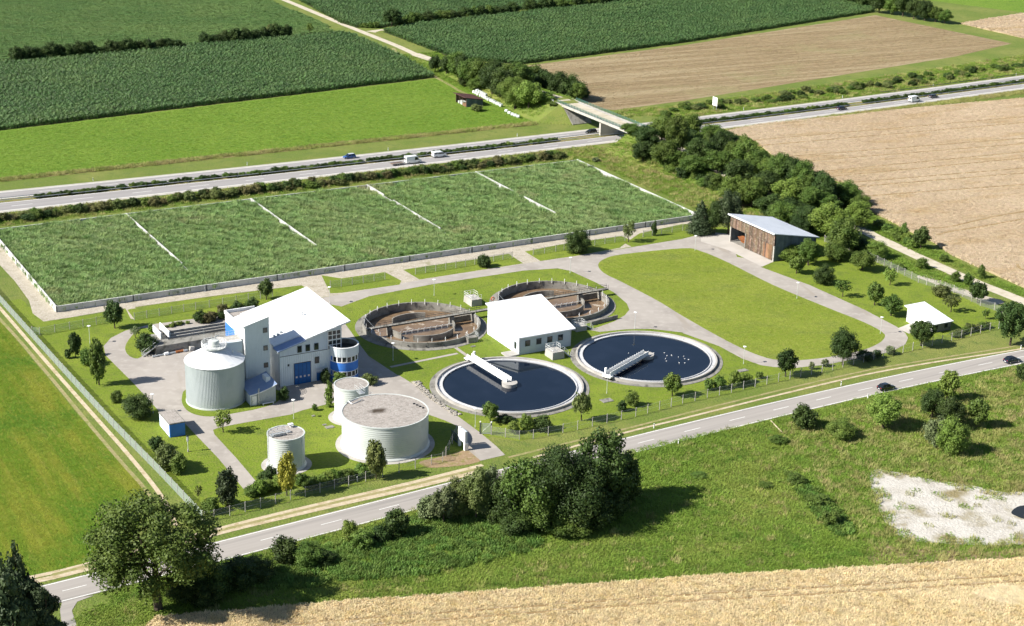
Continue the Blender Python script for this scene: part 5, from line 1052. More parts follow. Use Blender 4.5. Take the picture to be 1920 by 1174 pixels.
# ------------------------------------------------------------------ fences
def chain_mat(name, col, f):
    m = bpy.data.materials.new(name); m.use_nodes = True; nt = m.node_tree; b = nt.nodes['Principled BSDF']; b.inputs['Base Color'].default_value = (*col,1); b.inputs['Roughness'].default_value = 0.6
    t = nt.nodes.new('ShaderNodeBsdfTransparent'); mx = nt.nodes.new('ShaderNodeMixShader'); mx.inputs[0].default_value = f
    nt.links.new(t.outputs[0], mx.inputs[1]); nt.links.new(b.outputs[0], mx.inputs[2]); nt.links.new(mx.outputs[0], nt.nodes['Material Output'].inputs['Surface']); return m
M['mesh_green'] = chain_mat('green_chain_link', (0.30,0.40,0.34), 0.30); M['mesh_grey'] = chain_mat('grey_chain_link', (0.36,0.38,0.36), 0.17)
M['mesh_dense'] = chain_mat('dense_chain_link', (0.36,0.42,0.40), 0.5)
_fm = {}
def fence(label, pts, h=2.0, step=3.0, mesh='mesh_grey', post='concrete_lt', pr=0.06):
    f = tag(empty('wire_fence', pts[0]), label, 'fence')
    for i in range(len(pts)-1):
        p, q = pts[i], pts[i+1]; L = (q-p).length; n = max(1, int(round(L/step))); d = L/n; ang = math.atan2((q-p).y, (q-p).x)
        kp = ('p', post, h, pr); km = ('m', mesh, round(d,2), h)
        if kp not in _fm:
            me = MB().box(-pr,pr,-pr,pr,0,h).box(-pr*0.8,pr*2.4,-pr*0.8,pr*0.8,h,h+0.12).mesh('post'); me.materials.append(M[post]); _fm[kp] = me
        if km not in _fm:
            me = MB().add([(0.07,0,0.08),(d-0.07,0,0.08),(d-0.07,0,h-0.05),(0.07,0,h-0.05)],[(0,1,2,3)]).mesh('mesh_panel'); me.materials.append(M[mesh]); _fm[km] = me
            me = MB().tube((0,0,h-0.05),(d,0,h-0.05),0.012,3).tube((0,0,h*0.5),(d,0,h*0.5),0.012,3).mesh('tension_wire'); me.materials.append(M['galv']); _fm[('w',)+km[1:]] = me
        for k in range(n+(1 if i == len(pts)-2 else 0)):
            o = link('post', _fm[kp], None, f); o.location = p.lerp(q,k/n)-pts[0]; o.rotation_euler = (0,0,ang)
        for k in range(n):
            for key, nm in ((km,'mesh_panel'),(('w',)+km[1:],'tension_wire')):
                o = link(nm, _fm[key], None, f); o.location = p.lerp(q,k/n)-pts[0]; o.rotation_euler = (0,0,ang)
    return f
fence('green chain link fence between the hayfield track and the plant', [G(-60,497),G(0,567),G(110,690),G(213,803),G(300,892),G(380,977)], 2.1, 3.2, 'mesh_dense')
fence('fence along the road in front of the white tanks', [G(384,979),G(402,975),G(545,938),G(654,911),G(809,871)], 2.0, 3.4, 'mesh_grey')
fence('short fence return leading to the plant gate pillar', [G(809,871),G(830,866),G(836,856),G(848,832),G(856,815)], 2.0, 2.6, 'mesh_grey')
fence('fence along the road in front of the two dark clarifiers', [G(921,816),G(974,825),G(1000,823),G(1083,806),G(1192,781),G(1280,757),G(1481,711)], 2.0, 3.4, 'mesh_grey')
fence('fence along the road below the large lawn and garden shed', [G(1481,711),G(1541,699),G(1600,684),G(1711,657),G(1784,639),G(1856,620),G(1905,609)], 2.0, 3.4, 'mesh_grey')
fence('fence beside the access lane behind the orchard trees', [G(1905,609),G(1864,582),G(1838,574),G(1788,549),G(1737,535),G(1722,530),G(1645,493),G(1592,470),G(1546,454)], 2.0, 3.2, 'mesh_grey')
fence('fence across the lawn at the field corner of the reed beds', [G(60,627),G(75,629),G(131,618),G(181,609),G(204,604)], 1.9, 3.4, 'mesh_green')
fence('fence behind the grit chamber hedge', [GP('c4',740,648),GP('c4',945,612),GP('c4',1078,590),GP('c4',1300,552),GP('c4',1500,518)], 1.9, 3.4, 'mesh_green')
fence('fence on the first grass patch beside the gravel strip', [GP('c5',-60,470),GP('c5',0,462),GP('c5',240,424)], 1.9, 3.2, 'mesh_green')
fence('fence on the grass patch with the round shrub', [GP('c5',408,397),GP('c5',630,360),GP('c5',940,307)], 1.9, 3.2, 'mesh_green')
fence('fence on the grass patch with the dense round tree', [GP('c5',1055,290),GP('c5',1180,270),GP('c5',1225,262),GP('c5',1560,212)], 1.9, 3.2, 'mesh_green')
fence('fence on the grass patch beside the barn yard', [GP('c5',1660,190),GP('c5',1760,175),GP('c5',1878,155),GP('c5',1960,140)], 1.9, 3.2, 'mesh_green')
# gate
gt = tag(empty('entrance_gate', P(142.2,267.8), SA), 'white gate pillar with dark sliding gate leaf at the plant entrance', 'gate')
MB().box(-0.35,0.45,-0.3,0.3,0,1.6).build('plinth', M['white_wall'], gt); MB().box(-0.3,-0.15,-0.2,2.2,1.6,4.2).build('pillar', M['white_wall'], gt); MB().box(-0.15,0.3,-0.1,2.1,1.7,4.1).build('pillar_panel', M['pump_front'], gt)
MB().box(-0.3,0.2,2.3,2.8,0,4.2).build('pillar', M['white_wall'], gt)
for k in range(10): MB().box(-0.05,0.05,3.0+k*0.35,3.06+k*0.35,0.2,1.9).build('gate_bar', M['frame_dark'], gt)
MB().box(-0.06,0.06,2.8,6.5,1.85,1.97).build('gate_rail', M['frame_dark'], gt); MB().box(-0.06,0.06,2.8,6.5,0.12,0.24).build('gate_rail', M['frame_dark'], gt)
gl = tag(empty('mesh_gate_leaf', P(148.6,273.6), SA-0.55), 'open grey mesh gate leaf on dark posts beside the entrance', 'gate')
for x in (0,2.3): MB().box(x-0.12,x+0.12,-0.12,0.12,0,2.6).build('post', M['frame_dark'], gl); MB().tube((x,0,2.6),(x,0,2.85),0.16,8).build('post_cap', M['steel_white'], gl)
MB().add([(0.1,0,0.15),(2.2,0,0.15),(2.2,0,2.4),(0.1,0,2.4)],[(0,1,2,3)]).build('mesh_panel', M['mesh_dense'], gl); m = MB(); m.tube((0.1,0,2.4),(2.2,0,2.4),0.04,5); m.tube((0.1,0,0.15),(2.2,0,0.15),0.04,5); m.tube((0.1,0,0.15),(2.2,0,2.4),0.03,5); m.build('leaf_frame', M['galv'], gl)
sg = tag(empty('info_sign', P(134.8,271.8), SA), 'tilted blue information board on two posts beside the widest tank', 'sign')
for y in (0,1.9): MB().tube((0,y,0),(0,y,3.0),0.05,6).build('post', M['galv'], sg)
MB().hexa([(-0.08,-0.1,1.5),(-0.02,-0.1,1.5),(-0.02,2.0,1.7),(-0.08,2.0,1.7)],[(-0.08,-0.1,2.8),(-0.02,-0.1,2.8),(-0.02,2.0,3.1),(-0.08,2.0,3.1)]).build('board', M['blue'], sg)
# lamps
def lamp_meshes():
    a = MB().tube((0,0,0),(0,0,0.5),0.09,8).tube((0,0,0.5),(0,0,4.15),0.055,8).mesh('pole'); a.materials.append(M['steel_white2'])
    b = MB().lathe([(0.01,4.15),(0.12,4.15),(0.42,4.32),(0.40,4.38),(0.01,4.48)],16).mesh('lamp_head'); b.materials.append(M['steel_white'])
    return a, b
lpa, lpb = lamp_meshes()
for u, v, lab in ((168.7,644,'beside the left lawn conifers'),(287,775,'beside the blue shed drive'),(550.6,785.6,'on the lawn behind the smallest tank'),(814,554.5,'behind the clear standing aeration basin'),(737,676.5,'in the shadow of the large hall'),(1069,512,'at the fork of the loop road'),(1190,617,'behind the clarifier with gulls'),(1137.6,738,'between the two clarifiers and the road fence'),(1494,560,'halfway along the orchard side of the loop road'),(1650.5,626,'at the loop road bend near the garden shed'),(1394,682.7,'on the lower arm of the loop road'),(1303,470,'opposite the barn yard'),(891,802,'inside the plant gate'),(618,569,'behind the large sloping roof')):
    t = tag(empty('lamp_post', G(u,v)), 'slim white lamp post '+lab, 'lamp', 'plant lamp posts'); link('pole', lpa, None, t); link('lamp_head', lpb, None, t)
sp = tag(empty('siren_mast', G(352.8,847), SA), 'short mast carrying grey horn sirens beside the blue shed', 'mast')
MB().tube((0,0,0),(0,0,3.3),0.07,8).build('pole', M['steel_white2'], sp); MB().tube((0,0,0),(0,0,0.5),0.16,8).build('foot', M['concrete_lt'], sp)
for k in range(4): MB().lathe([(0.12,2.2+k*0.33),(0.26,2.3+k*0.33),(0.26,2.38+k*0.33),(0.1,2.45+k*0.33)],12).build('horn', M['galv'] if k < 3 else M['frame_dark'], sp, True)
# covers and slabs on the lawn
for (k,x,y,w,d,lab) in (('q',805,448,1.8,1.2,'pale slab on the lawn beside the narrow tank'),('q',770,432,0.8,0.7,'small pale slab on the lawn beside the narrow tank'),('q',693,370,0.7,0.6,'grey manhole slab on the lawn before the yard'),('k2',465,908,2.6,1.9,'grey grate in the lawn below the clarifier with gulls'),('c6',330,925,2.4,1.4,'grey grate in the lawn at the lower loop road'),('c5',725,792,1.2,0.7,'low dark hatch on the lawn beside the pump house')):
    o = MB().box(-w/2,w/2,-d/2,d/2,0,0.12).box(-w/2+0.15,w/2-0.15,-d/2+0.15,d/2-0.15,0.12,0.15).build('inspection_cover', M['concrete'], None); o.location = GP(k,x,y); o.rotation_euler = (0,0,SA); tag(o, lab, 'cover')
ribbon('garden_path', poly('c5',(270,905),(640,830)), 0.9, 0.045, 'asphalt_plant', 'narrow paved path across the lawn below the aeration basin', 'path')
ribbon('garden_path', poly('c5',(610,785),(700,850)), 0.9, 0.049, 'asphalt_plant', 'narrow paved path from the aeration basin to the clarifier', 'path')
rk = [GP('c5',x,y) for x, y in ((380,985),(430,985),(500,1060),(560,1110),(660,1165),(620,1174),(560,1130),(470,1070))]
sheet('stone_border', rk, 0.05, 'gravel', 'border of grey boulders between drive and clarifier', 'stones')
q = plot_points(rk, 0.55, 0.55, 0.2, np.random.default_rng(5), 0.5); st = bpy.data.meshes.new('stone'); bm = bmesh.new(); bmesh.ops.create_icosphere(bm, subdivisions=1, radius=0.3); 
for v in bm.verts: v.co *= 0.8+0.5*random.Random(v.index).random(); v.co.z *= 0.6
bm.to_mesh(st); bm.free(); stp = proto('stone', st, nmat('boulder', (0.29,0.27,0.24), rand=0.3)); r, s = rnd(len(q), np.random.default_rng(6), s0=0.6, s1=1.3); scatter('boulders', q, stp, 0.12, r, s, 'loose grey boulders along the drive beside the clarifier', 'stones')
# motorway furniture
bb = tag(empty('direction_sign', P(370.1,498.2), SA), 'white back of a large motorway sign on two legs', 'sign')
for y in (0.5,2.4): MB().box(-0.08,0.08,y-0.08,y+0.08,0,4.9).build('leg', M['galv'], bb)
MB().box(-0.14,-0.08,0,3.0,1.6,4.9).build('board', M['steel_white'], bb); MB().box(-0.16,-0.14,0.3,2.7,1.9,4.6).build('board_face', M['roof_white'], bb)
for y in (0.9,2.0): MB().box(-0.2,-0.16,y-0.05,y+0.05,1.7,4.8).build('stiffener', M['galv'], bb)
dp = MB().box(-0.06,0.06,-0.06,0.06,0,1.05).mesh('delineator_post'); dp.materials.append(M['steel_white']); db = MB().box(-0.065,0.065,-0.065,0.065,0.72,0.9).mesh('reflector_band'); db.materials.append(M['frame_dark'])
def delin(p, label, grp):
    t = tag(empty('delineator_post', p, SA), label, 'post', grp); link('post', dp, None, t).scale = (1.3,1.3,1); link('reflector_band', db, None, t).scale = (1.3,1.3,1)
for k in range(10): a = 130+k*50; delin(P(a, mo_top(a)+1.2), 'white delineator post beside the far motorway carriageway', 'far delineators')
for k in range(9): a = 120+k*50; delin(P(a, mo_bot(a)-1.2), 'white delineator post beside the near motorway carriageway', 'near delineators')
for u, v in ((670,903),(1226,803),(1577,723),(1914,655)): delin(G(u,v), 'white delineator post on the plant side of the country road', 'upper road delineators')
for u, v in ((1272,832),(1627,747)): delin(G(u,v), 'white delineator post on the meadow side of the country road', 'lower road delineators')
gr = tag(empty('guard_rail', P(300,0), 0), 'steel guard rails along the planted motorway median', 'guard rail'); gr.location = (0,0,0)
for f, d in ((mo_in1,-0.5),(mo_in2,0.5)):
    m = MB(); m.path([P(a, f(a)+d, 0.65) for a in range(-40,800,10)], 0.11, 5); m.build('rail', M['galv'], gr)
    gp_ = MB().box(-0.05,0.05,-0.05,0.05,0,0.62).mesh('rail_post'); gp_.materials.append(M['galv'])
    for a in range(60,560,8): o = link('rail_post', gp_, None, gr); o.location = P(a, f(a)+d)
gr2 = tag(empty('guard_rail', (0,0,0), 0), 'dark guard rail at the far motorway edge beyond the bridge', 'guard rail')
m = MB(); m.path([P(a, mo_top(a)+0.7, 0.65) for a in range(450,700,10)], 0.12, 5); m.build('rail', M['frame_dark'], gr2)
hg = tag(empty('log_barrier', GP('b3',485,50), 0), 'thin pale fallen pole lying beside the country road', 'pole')
MB().tube((0,0,0.25),tuple(GP('b3',545,110)-GP('b3',485,50)+Vector((0,0,0.15))),0.12,6).build('pole', M['track'], hg)
pd = poly('f',(1896,962),(1905,952),(1925,948),(1970,955),(1965,972),(1925,974),(1908,969))
tag(sheet('dark_patch', pd, 0.05, 'water_black', 'flat dark patch at the rim of the bare gravel patch', 'dark_patch', smooth=4), kind='structure')  # flat dark glossy sheet over the gravel, in the trough water material
# ------------------------------------------------------------------ vehicles
def paint(name, col, rough=0.25): return nmat(name, col, rough=rough, spec=0.5, coat=0.6, space='obj')
PT = dict(black=paint('black_car_paint',(0.012,0.014,0.02)), navy=paint('navy_car_paint',(0.014,0.02,0.045)), grey=paint('dark_grey_car_paint',(0.05,0.058,0.07)), blue=paint('blue_car_paint',(0.03,0.09,0.28)), silver=paint('silver_car_paint',(0.62,0.64,0.66)), white=paint('white_van_paint',(0.80,0.81,0.81)))
M['tyre'] = nmat('tyre_rubber', (0.014,0.014,0.015), rough=0.8); M['rim'] = nmat('wheel_rim', (0.5,0.51,0.52), rough=0.35, metal=0.7)
M['lamp_red'] = nmat('red_tail_lamp', (0.35,0.01,0.012), rough=0.3); M['lamp_clear'] = nmat('clear_head_lamp', (0.75,0.76,0.76), rough=0.15)
M['car_glass'] = nmat('tinted_car_glass', (0.012,0.016,0.02), rough=0.05, spec=0.6)
def bevelled(mb, name, mat, par, w=0.06, seg=2):
    me = mb.mesh(name); bm = bmesh.new(); bm.from_mesh(me); bmesh.ops.recalc_face_normals(bm, faces=bm.faces); bmesh.ops.bevel(bm, geom=bm.edges[:]+bm.verts[:], offset=w, segments=seg, affect='EDGES', profile=0.6); bm.to_mesh(me); bm.free()
    me.polygons.foreach_set('use_smooth', [True]*len(me.polygons)); me.set_sharp_from_angle(angle=math.radians(35)); return link(name, me, mat, par)
def loft(secs):                                                # closed body from cross sections (x, half width, z0, z1)
    m = MB(); vs = []; fs = []
    for x, w, z0, z1 in secs: vs += [(x,-w,z0),(x,w,z0),(x,w,z1),(x,-w,z1)]
    for i in range(len(secs)-1):
        for j in range(4): a = i*4+j; b = i*4+(j+1)%4; fs.append((a,b,b+4,a+4))
    fs += [(3,2,1,0), tuple(len(vs)-4+k for k in range(4))]; return m.add(vs, fs)
def wheels(t, xs, hw, r=0.32):
    for x in xs:
        for s in (-1,1):
            w = MB().tube((0,-0.11,0),(0,0.11,0),r,16).build('wheel', M['tyre'], t, True); w.location = (x, s*(hw-0.1), r)
            MB().tube((0,s*0.10,0),(0,s*0.125,0),r*0.62,10).build('rim', M['rim'], w)
def lights(t, xf, xr, hw, zf, zr):
    for s in (-1,1):
        MB().box(xf-0.12,xf+0.015,s*hw-0.2,s*hw+0.2,zf-0.08,zf+0.08).build('headlight', M['lamp_clear'], t); MB().box(xr-0.015,xr+0.12,s*hw-0.14,s*hw+0.14,zr-0.12,zr+0.12).build('tail_light', M['lamp_red'], t)
    MB().box(xr-0.03,xr+0.02,-0.26,0.26,zr-0.32,zr-0.2).build('number_plate', M['steel_white'], t)
def car(p, ang, pt, label, estate=False, rack=False, grp='cars'):
    t = tag(empty('car', p, ang), label, 'car', grp); W = 0.86; B = PT[pt]
    bevelled(loft([(-2.12,0.74,0.32,0.80),(-2.0,0.84,0.26,0.92),(-1.2,W,0.24,0.93),(0.6,W,0.24,0.92),(1.2,0.85,0.24,0.86),(1.95,0.80,0.27,0.72),(2.12,0.68,0.32,0.62)]), 'body', B, t, 0.05)
    r0 = -1.95 if estate else -1.6
    g = MB().hexa([(-2.0 if not estate else -2.05,-0.78,0.88),(1.15,-0.78,0.86),(1.15,0.78,0.86),(-2.0 if not estate else -2.05,0.78,0.88)],[(r0+0.25,-0.58,1.42),(0.25,-0.6,1.44),(0.25,0.6,1.44),(r0+0.25,0.58,1.42)])
    bevelled(g, 'cabin_glass', M['car_glass'], t, 0.04); bevelled(MB().box(r0+0.2,0.3,-0.6,0.6,1.41,1.48), 'roof', B, t, 0.025)
    for s in (-1,1):
        for (x0,x1) in ((0.22,1.12),(-0.55,-0.5),(r0+0.3,-1.98 if not estate else -2.03)): MB().tube((x0,s*0.60,1.43),(x1,s*0.79,0.88),0.045,5).build('pillar', B, t)
        MB().box(0.72,0.9,s*0.93-0.09,s*0.93+0.09,0.9,1.02).build('mirror', B, t)
        MB().box(-0.1,0.1,s*0.87-0.01,s*0.87+0.01,0.72,0.76).build('door_handle', M['rim'], t)
    wheels(t, (-1.3,1.32), W); lights(t, 2.08, -2.1, 0.58, 0.60, 0.78)
    return t
def van(p, ang, pt, label, L=5.4, H=2.35, bus=False, grp='vans'):
    t = tag(empty('van', p, ang), label, 'van', grp); W = 0.98; B = PT[pt]; h = L/2
    bevelled(loft([(-h,0.90,0.4,H*0.93),(-h+0.12,W,0.32,H),(h-1.75,W,0.30,H),(h-1.5,W*0.97,0.30,H*0.97),(h-0.85,0.95,0.30,1.22),(h-0.12,0.88,0.32,1.02),(h,0.74,0.4,0.85)]), 'body', B, t, 0.06)
    MB().hexa([(h-0.95,-0.84,1.26),(h-0.82,-0.84,1.24),(h-0.82,0.84,1.24),(h-0.95,0.84,1.26)],[(h-1.62,-0.78,H*0.93),(h-1.47,-0.78,H*0.94),(h-1.47,0.78,H*0.94),(h-1.62,0.78,H*0.93)]).build('windscreen', M['car_glass'], t)
    for s in (-1,1):
        y0, y1 = (s*W-0.012, s*W+0.012)
        MB().hexa([(h-2.5,min(y0,y1),1.2),(h-1.15,min(y0,y1),1.2),(h-1.15,max(y0,y1),1.2),(h-2.5,max(y0,y1),1.2)],[(h-2.5,min(y0,y1),H*0.86),(h-1.6,min(y0,y1),H*0.86),(h-1.6,max(y0,y1),H*0.86),(h-2.5,max(y0,y1),H*0.86)]).build('side_window', M['car_glass'], t)
        if bus:
            for k in range(2): MB().box(-h+0.35+k*1.2,-h+1.45+k*1.2,min(y0,y1),max(y0,y1),1.2,H*0.86).build('side_window', M['car_glass'], t)
        MB().box(h-1.3,h-1.1,s*(W+0.14)-0.09,s*(W+0.14)+0.09,1.25,1.55).build('mirror', M['tyre'], t)
    for s in (-0.45,0.45): MB().box(-h-0.012,-h+0.02,s-0.32,s+0.32,1.3,H*0.82).build('rear_window', M['car_glass'], t)
    MB().box(-h-0.05,-h+0.05,-0.85,0.85,0.35,0.55).build('bumper', M['tyre'], t); wheels(t, (-h+1.1,h-0.95), W, 0.34); lights(t, h-0.02, -h+0.01, 0.68, 0.82, 1.0); return t
def mo_ang(f, a): return SA+math.atan((f(a+2)-f(a-2))/4)
def on(u, v, z=0.066): p = G(u,v); p.z = z; return p
def ma(u, v, f): return mo_ang(f, S(G(u,v))[0])
van(on(774,306), ma(774,306,mo_bot), 'white', 'tall white panel van towing a flat trailer', 5.6, 2.5)
tr = tag(empty('car_trailer', on(746,309.5), ma(746,309,mo_bot)), 'low empty flatbed trailer towed by the tall white van', 'trailer')
MB().box(-2.4,1.9,-0.95,0.95,0.5,0.6).build('bed', M['wood'], tr); m = MB(); m.tube((1.9,0.5,0.5),(3.0,0,0.5),0.05,5); m.tube((1.9,-0.5,0.5),(3.0,0,0.5),0.05,5); m.build('drawbar', M['galv'], tr); wheels(tr, (-0.7,0.1), 1.0, 0.28)
for s in (-1,1): MB().box(-2.4,1.9,s*0.95-0.03,s*0.95+0.03,0.6,0.78).build('side_rail', M['galv'], tr)
van(on(823,294.5), ma(823,294,mo_bot), 'white', 'white minibus driving ahead of the van with trailer', 4.9, 1.95, True)
car(on(655,297), ma(655,297,mo_top)+math.pi, 'blue', 'blue estate car alone on the far carriageway', True)
MB().box(-1.5,0.2,-0.55,0.55,1.485,1.55).build('roof_panel', PT['silver'], [o for o in C.objects if o.get('label') == 'blue estate car alone on the far carriageway'][0])
car(on(1108,250), ma(1108,250,mo_top)+math.pi, 'black', 'black car passing beneath the road bridge', True)
car(on(1578,206), ma(1578,206,mo_bot), 'navy', 'dark navy car following behind the white motorway van')
van(on(1714,191), ma(1714,191,mo_bot), 'white', 'white high roof van between two dark cars', 5.2, 2.4)
car(on(1750,183.5), ma(1750,183,mo_bot), 'grey', 'dark grey car just ahead of the high roof van', True)
_ca = lambda u, v: SA+math.atan((co_up(S(G(u,v))[0]+3)-co_up(S(G(u,v))[0]-3))/6)
car(on(1661,730.5,0.06), _ca(1661,730), 'black', 'black hatchback on the country road near the low shrubs', False)
car(on(1897,679.5,0.06), _ca(1897,679), 'navy', 'dark hatchback on the country road beyond the white shed')
# ------------------------------------------------------------------ trees and shrubs
def leafmat(name, c, alt, r=0.22, tr=0.16): return nmat(name, c, [(alt,0.35,0.42,0.62), (tuple(x*0.62 for x in c),1.1,0.5,0.72)], rough=0.6, spec=0.25, rand=r, trans=tr)
LM = dict(broad=leafmat('broad_leaves',(0.085,0.142,0.024),(0.128,0.187,0.036)), dark=leafmat('dark_leaves',(0.04,0.072,0.016),(0.066,0.105,0.024)), light=leafmat('light_leaves',(0.145,0.215,0.035),(0.185,0.25,0.048)),
          olive=leafmat('olive_leaves',(0.115,0.145,0.04),(0.15,0.175,0.055)), yellow=leafmat('yellow_leaves',(0.33,0.31,0.045),(0.40,0.38,0.07),0.1), conif=leafmat('needles',(0.05,0.078,0.032),(0.07,0.10,0.042)), grey=leafmat('grey_green_leaves',(0.12,0.155,0.065),(0.16,0.195,0.085)), brown=leafmat('brownish_leaves',(0.13,0.125,0.05),(0.165,0.155,0.055)))
M['bark'] = nmat('bark', (0.075,0.058,0.042), [((0.045,0.035,0.027),1.5,0.45,0.7)], rough=0.95, space='obj', bump=(6,0.6,0.03))
def crown_mesh(seed, lobes, n, leaf, core=0.7, hang=0.0, flat=0.0):
    rg = np.random.default_rng(seed); L = np.array(lobes); wt = (L[:,3]*L[:,4]+L[:,3]*L[:,5])**0.9; idx = rg.choice(len(L), n, p=wt/wt.sum())
    d = rg.normal(size=(n,3)); d[:,2] += 0.25; d /= np.linalg.norm(d,axis=1,keepdims=True)
    rad = 0.66+0.52*rg.random(n)**1.1; c = L[idx,:3]+d*L[idx,3:6]*rad[:,None]
    c[:,2] = np.maximum(c[:,2], 0.015)
    nrm = d*0.8+rg.normal(size=(n,3))*0.55+np.array([0,0,0.25+flat]); nrm /= np.linalg.norm(nrm,axis=1,keepdims=True)
    a = np.cross(nrm, rg.normal(size=(n,3))); a /= np.linalg.norm(a,axis=1,keepdims=True)+1e-9; b = np.cross(nrm, a)
    if hang: b = b*(1-hang)+np.array([0,0,-1.0])*hang; 
    s = leaf*(0.55+0.9*rg.random(n)); sa = s[:,None]*a; sb = (s*(0.6+0.3*rg.random(n)))[:,None]*b*(1+2.2*hang)
    V = np.stack([c-sa*0.5, c-sb*0.5+sa*0.12, c+sa*0.5, c+sb*0.5-sa*0.1], 1).reshape(-1,3)
    Fq = [tuple(range(4*i,4*i+4)) for i in range(n)]; V = [tuple(v) for v in V]
    if core:
        bm = bmesh.new(); bmesh.ops.create_icosphere(bm, subdivisions=1, radius=1.0); iv = [v.co.copy() for v in bm.verts]; fi = [tuple(v.index for v in f.verts) for f in bm.faces]; bm.free()
        for l in L:
            o = len(V); V += [(l[0]+v.x*l[3]*core, l[1]+v.y*l[4]*core, max(0.0, l[2]+v.z*l[5]*core)) for v in iv]; Fq += [tuple(i+o for i in f) for f in fi]
    me = bpy.data.meshes.new('crown'); me.from_pydata(V, [], Fq); me.update(); return me
def lobes_for(kind, seed):
    r = random.Random(seed*31+hash_(kind)); Ls = []
    def around(n, cz, rz, R, s0, s1, zlo=-0.9):
        for i in range(n):
            t = 2.399*i+r.random()*0.7; z = max(zlo, 1-2*(i+0.5)/n); q = math.sqrt(max(0,1-z*z)); k = 0.72+0.22*r.random(); s = s0+(s1-s0)*r.random()
            Ls.append((R*k*q*math.cos(t), R*k*q*math.sin(t), cz+rz*k*z, s, s, s*(0.85+0.3*r.random())))
    if kind == 'round': Ls.append((0,0,0.58,0.30,0.30,0.30)); around(15,0.58,0.36,0.37,0.12,0.20)
    elif kind == 'tall': Ls.append((0,0,0.56,0.27,0.27,0.36)); around(16,0.56,0.40,0.36,0.12,0.19)
    elif kind == 'wide': Ls.append((0,0,0.62,0.27,0.27,0.24)); around(44,0.61,0.36,0.45,0.05,0.13)
    elif kind == 'bush': Ls.append((0,0,0.40,0.34,0.34,0.38)); around(14,0.46,0.44,0.38,0.13,0.22,-0.7)
    elif kind == 'clump':
        Ls.append((0,0,0.40,0.30,0.30,0.34)); around(24,0.44,0.44,0.40,0.08,0.19,-0.75)
    elif kind == 'low': Ls.append((0,0,0.36,0.38,0.34,0.36)); around(12,0.44,0.42,0.40,0.13,0.2,-0.6)
    elif kind == 'young': Ls.append((0,0,0.62,0.16,0.16,0.2)); around(11,0.62,0.32,0.38,0.09,0.16)
    elif kind == 'column':
        for i in range(11): z = 0.1+i*0.085; w = 0.34*math.sin(math.pi*min(0.97,0.12+z*0.86))**0.6; Ls.append(((r.random()-.5)*0.2,(r.random()-.5)*0.2,z,w,w,0.13))
    elif kind == 'cone':
        for i in range(9):
            z = 0.1+i*0.1; w = 0.5*(1.02-z)+0.03
            for j in range(5 if i < 6 else 3 if i < 8 else 1): t = 2*math.pi*j/(5 if i < 6 else 3)+i*0.7; k = 0.6 if i < 8 else 0; Ls.append((w*k*math.cos(t),w*k*math.sin(t),z-0.02,w*0.5+0.02,w*0.5+0.02,0.075))
    elif kind == 'pine':
        for i in range(30): z = 0.2+0.78*((i*0.618)%1.0); t = 2.4*i+r.random(); k = (0.36*(1.12-z)+0.06)*(0.4+0.8*r.random()); Ls.append((k*math.cos(t),k*math.sin(t),z,0.13,0.13,0.055))
    elif kind == 'weep':
        for i in range(13): t = 2.4*i; k = 0.34*math.sqrt((i+0.5)/13); Ls.append((k*math.cos(t),k*math.sin(t),0.72-0.25*k-0.12*r.random(),0.15,0.15,0.27-0.1*k))
    return Ls
def hash_(s): return sum(ord(c)*(i+1) for i, c in enumerate(s))
CLS = dict(s=(650,0.12), m=(2400,0.066), l=(8000,0.036), x=(24000,0.020))
_cm = {}; _tm = {}
def get_crown(kind, cls, var, mk):
    key = (kind, cls, var, mk)
    if key not in _cm:
        n, leaf = CLS[cls]
        sp_ = dict(young=0.45, weep=0.9, pine=1.0, column=0.8).get(kind, 1.0)
        me = crown_mesh(hash_(kind)+var*101+n, lobes_for(kind, var), int(n*sp_), leaf, 0.0 if kind in ('young','weep') else 0.55 if kind in ('wide','clump','pine') else 0.68, 0.6 if kind == 'weep' else 0.0, 0.4 if kind in ('cone','pine') else 0.0); me.materials.append(LM[mk]); _cm[key] = me
    return _cm[key]
def get_trunk(kind, var):
    key = (kind, var)
    if key not in _tm:
        r = random.Random(var+hash_(kind)); m = MB(); top = 0.62 if kind not in ('cone','pine') else 0.95; R = 0.035 if kind not in ('young','column') else 0.03
        pts = [Vector((0,0,-0.02)), Vector((0.01,0.0,0.2)), Vector((-0.01+0.02*r.random(),0.01,0.4)), Vector((0.01,-0.01,top))]
        for i in range(3): m.tube(pts[i], pts[i+1], R*(1-0.26*i), 8, R*(1-0.26*(i+1)), cap=False)
        for k in range(7 if kind in ('wide','round','tall','young') else 3):
            t = 2.4*k+r.random(); z = 0.24+0.05*k; p = Vector((0,0,z)); q = Vector((0.2*math.cos(t),0.2*math.sin(t),z+0.18)); e = q+Vector((0.13*math.cos(t+0.4),0.13*math.sin(t+0.4),0.13)); m.tube(p,q,R*0.5,6,R*0.28,cap=False); m.tube(q,e,R*0.28,5,R*0.1,cap=False)
        me = m.mesh('trunk'); me.materials.append(M['bark']); _tm[key] = me
    return _tm[key]
_tn = [0]
TNAME = dict(clump='broadleaf_tree', round='broadleaf_tree', tall='broadleaf_tree', wide='broadleaf_tree', young='young_tree', column='columnar_tree', cone='conifer_tree', pine='pine_tree', weep='weeping_tree', bush='shrub', low='shrub')
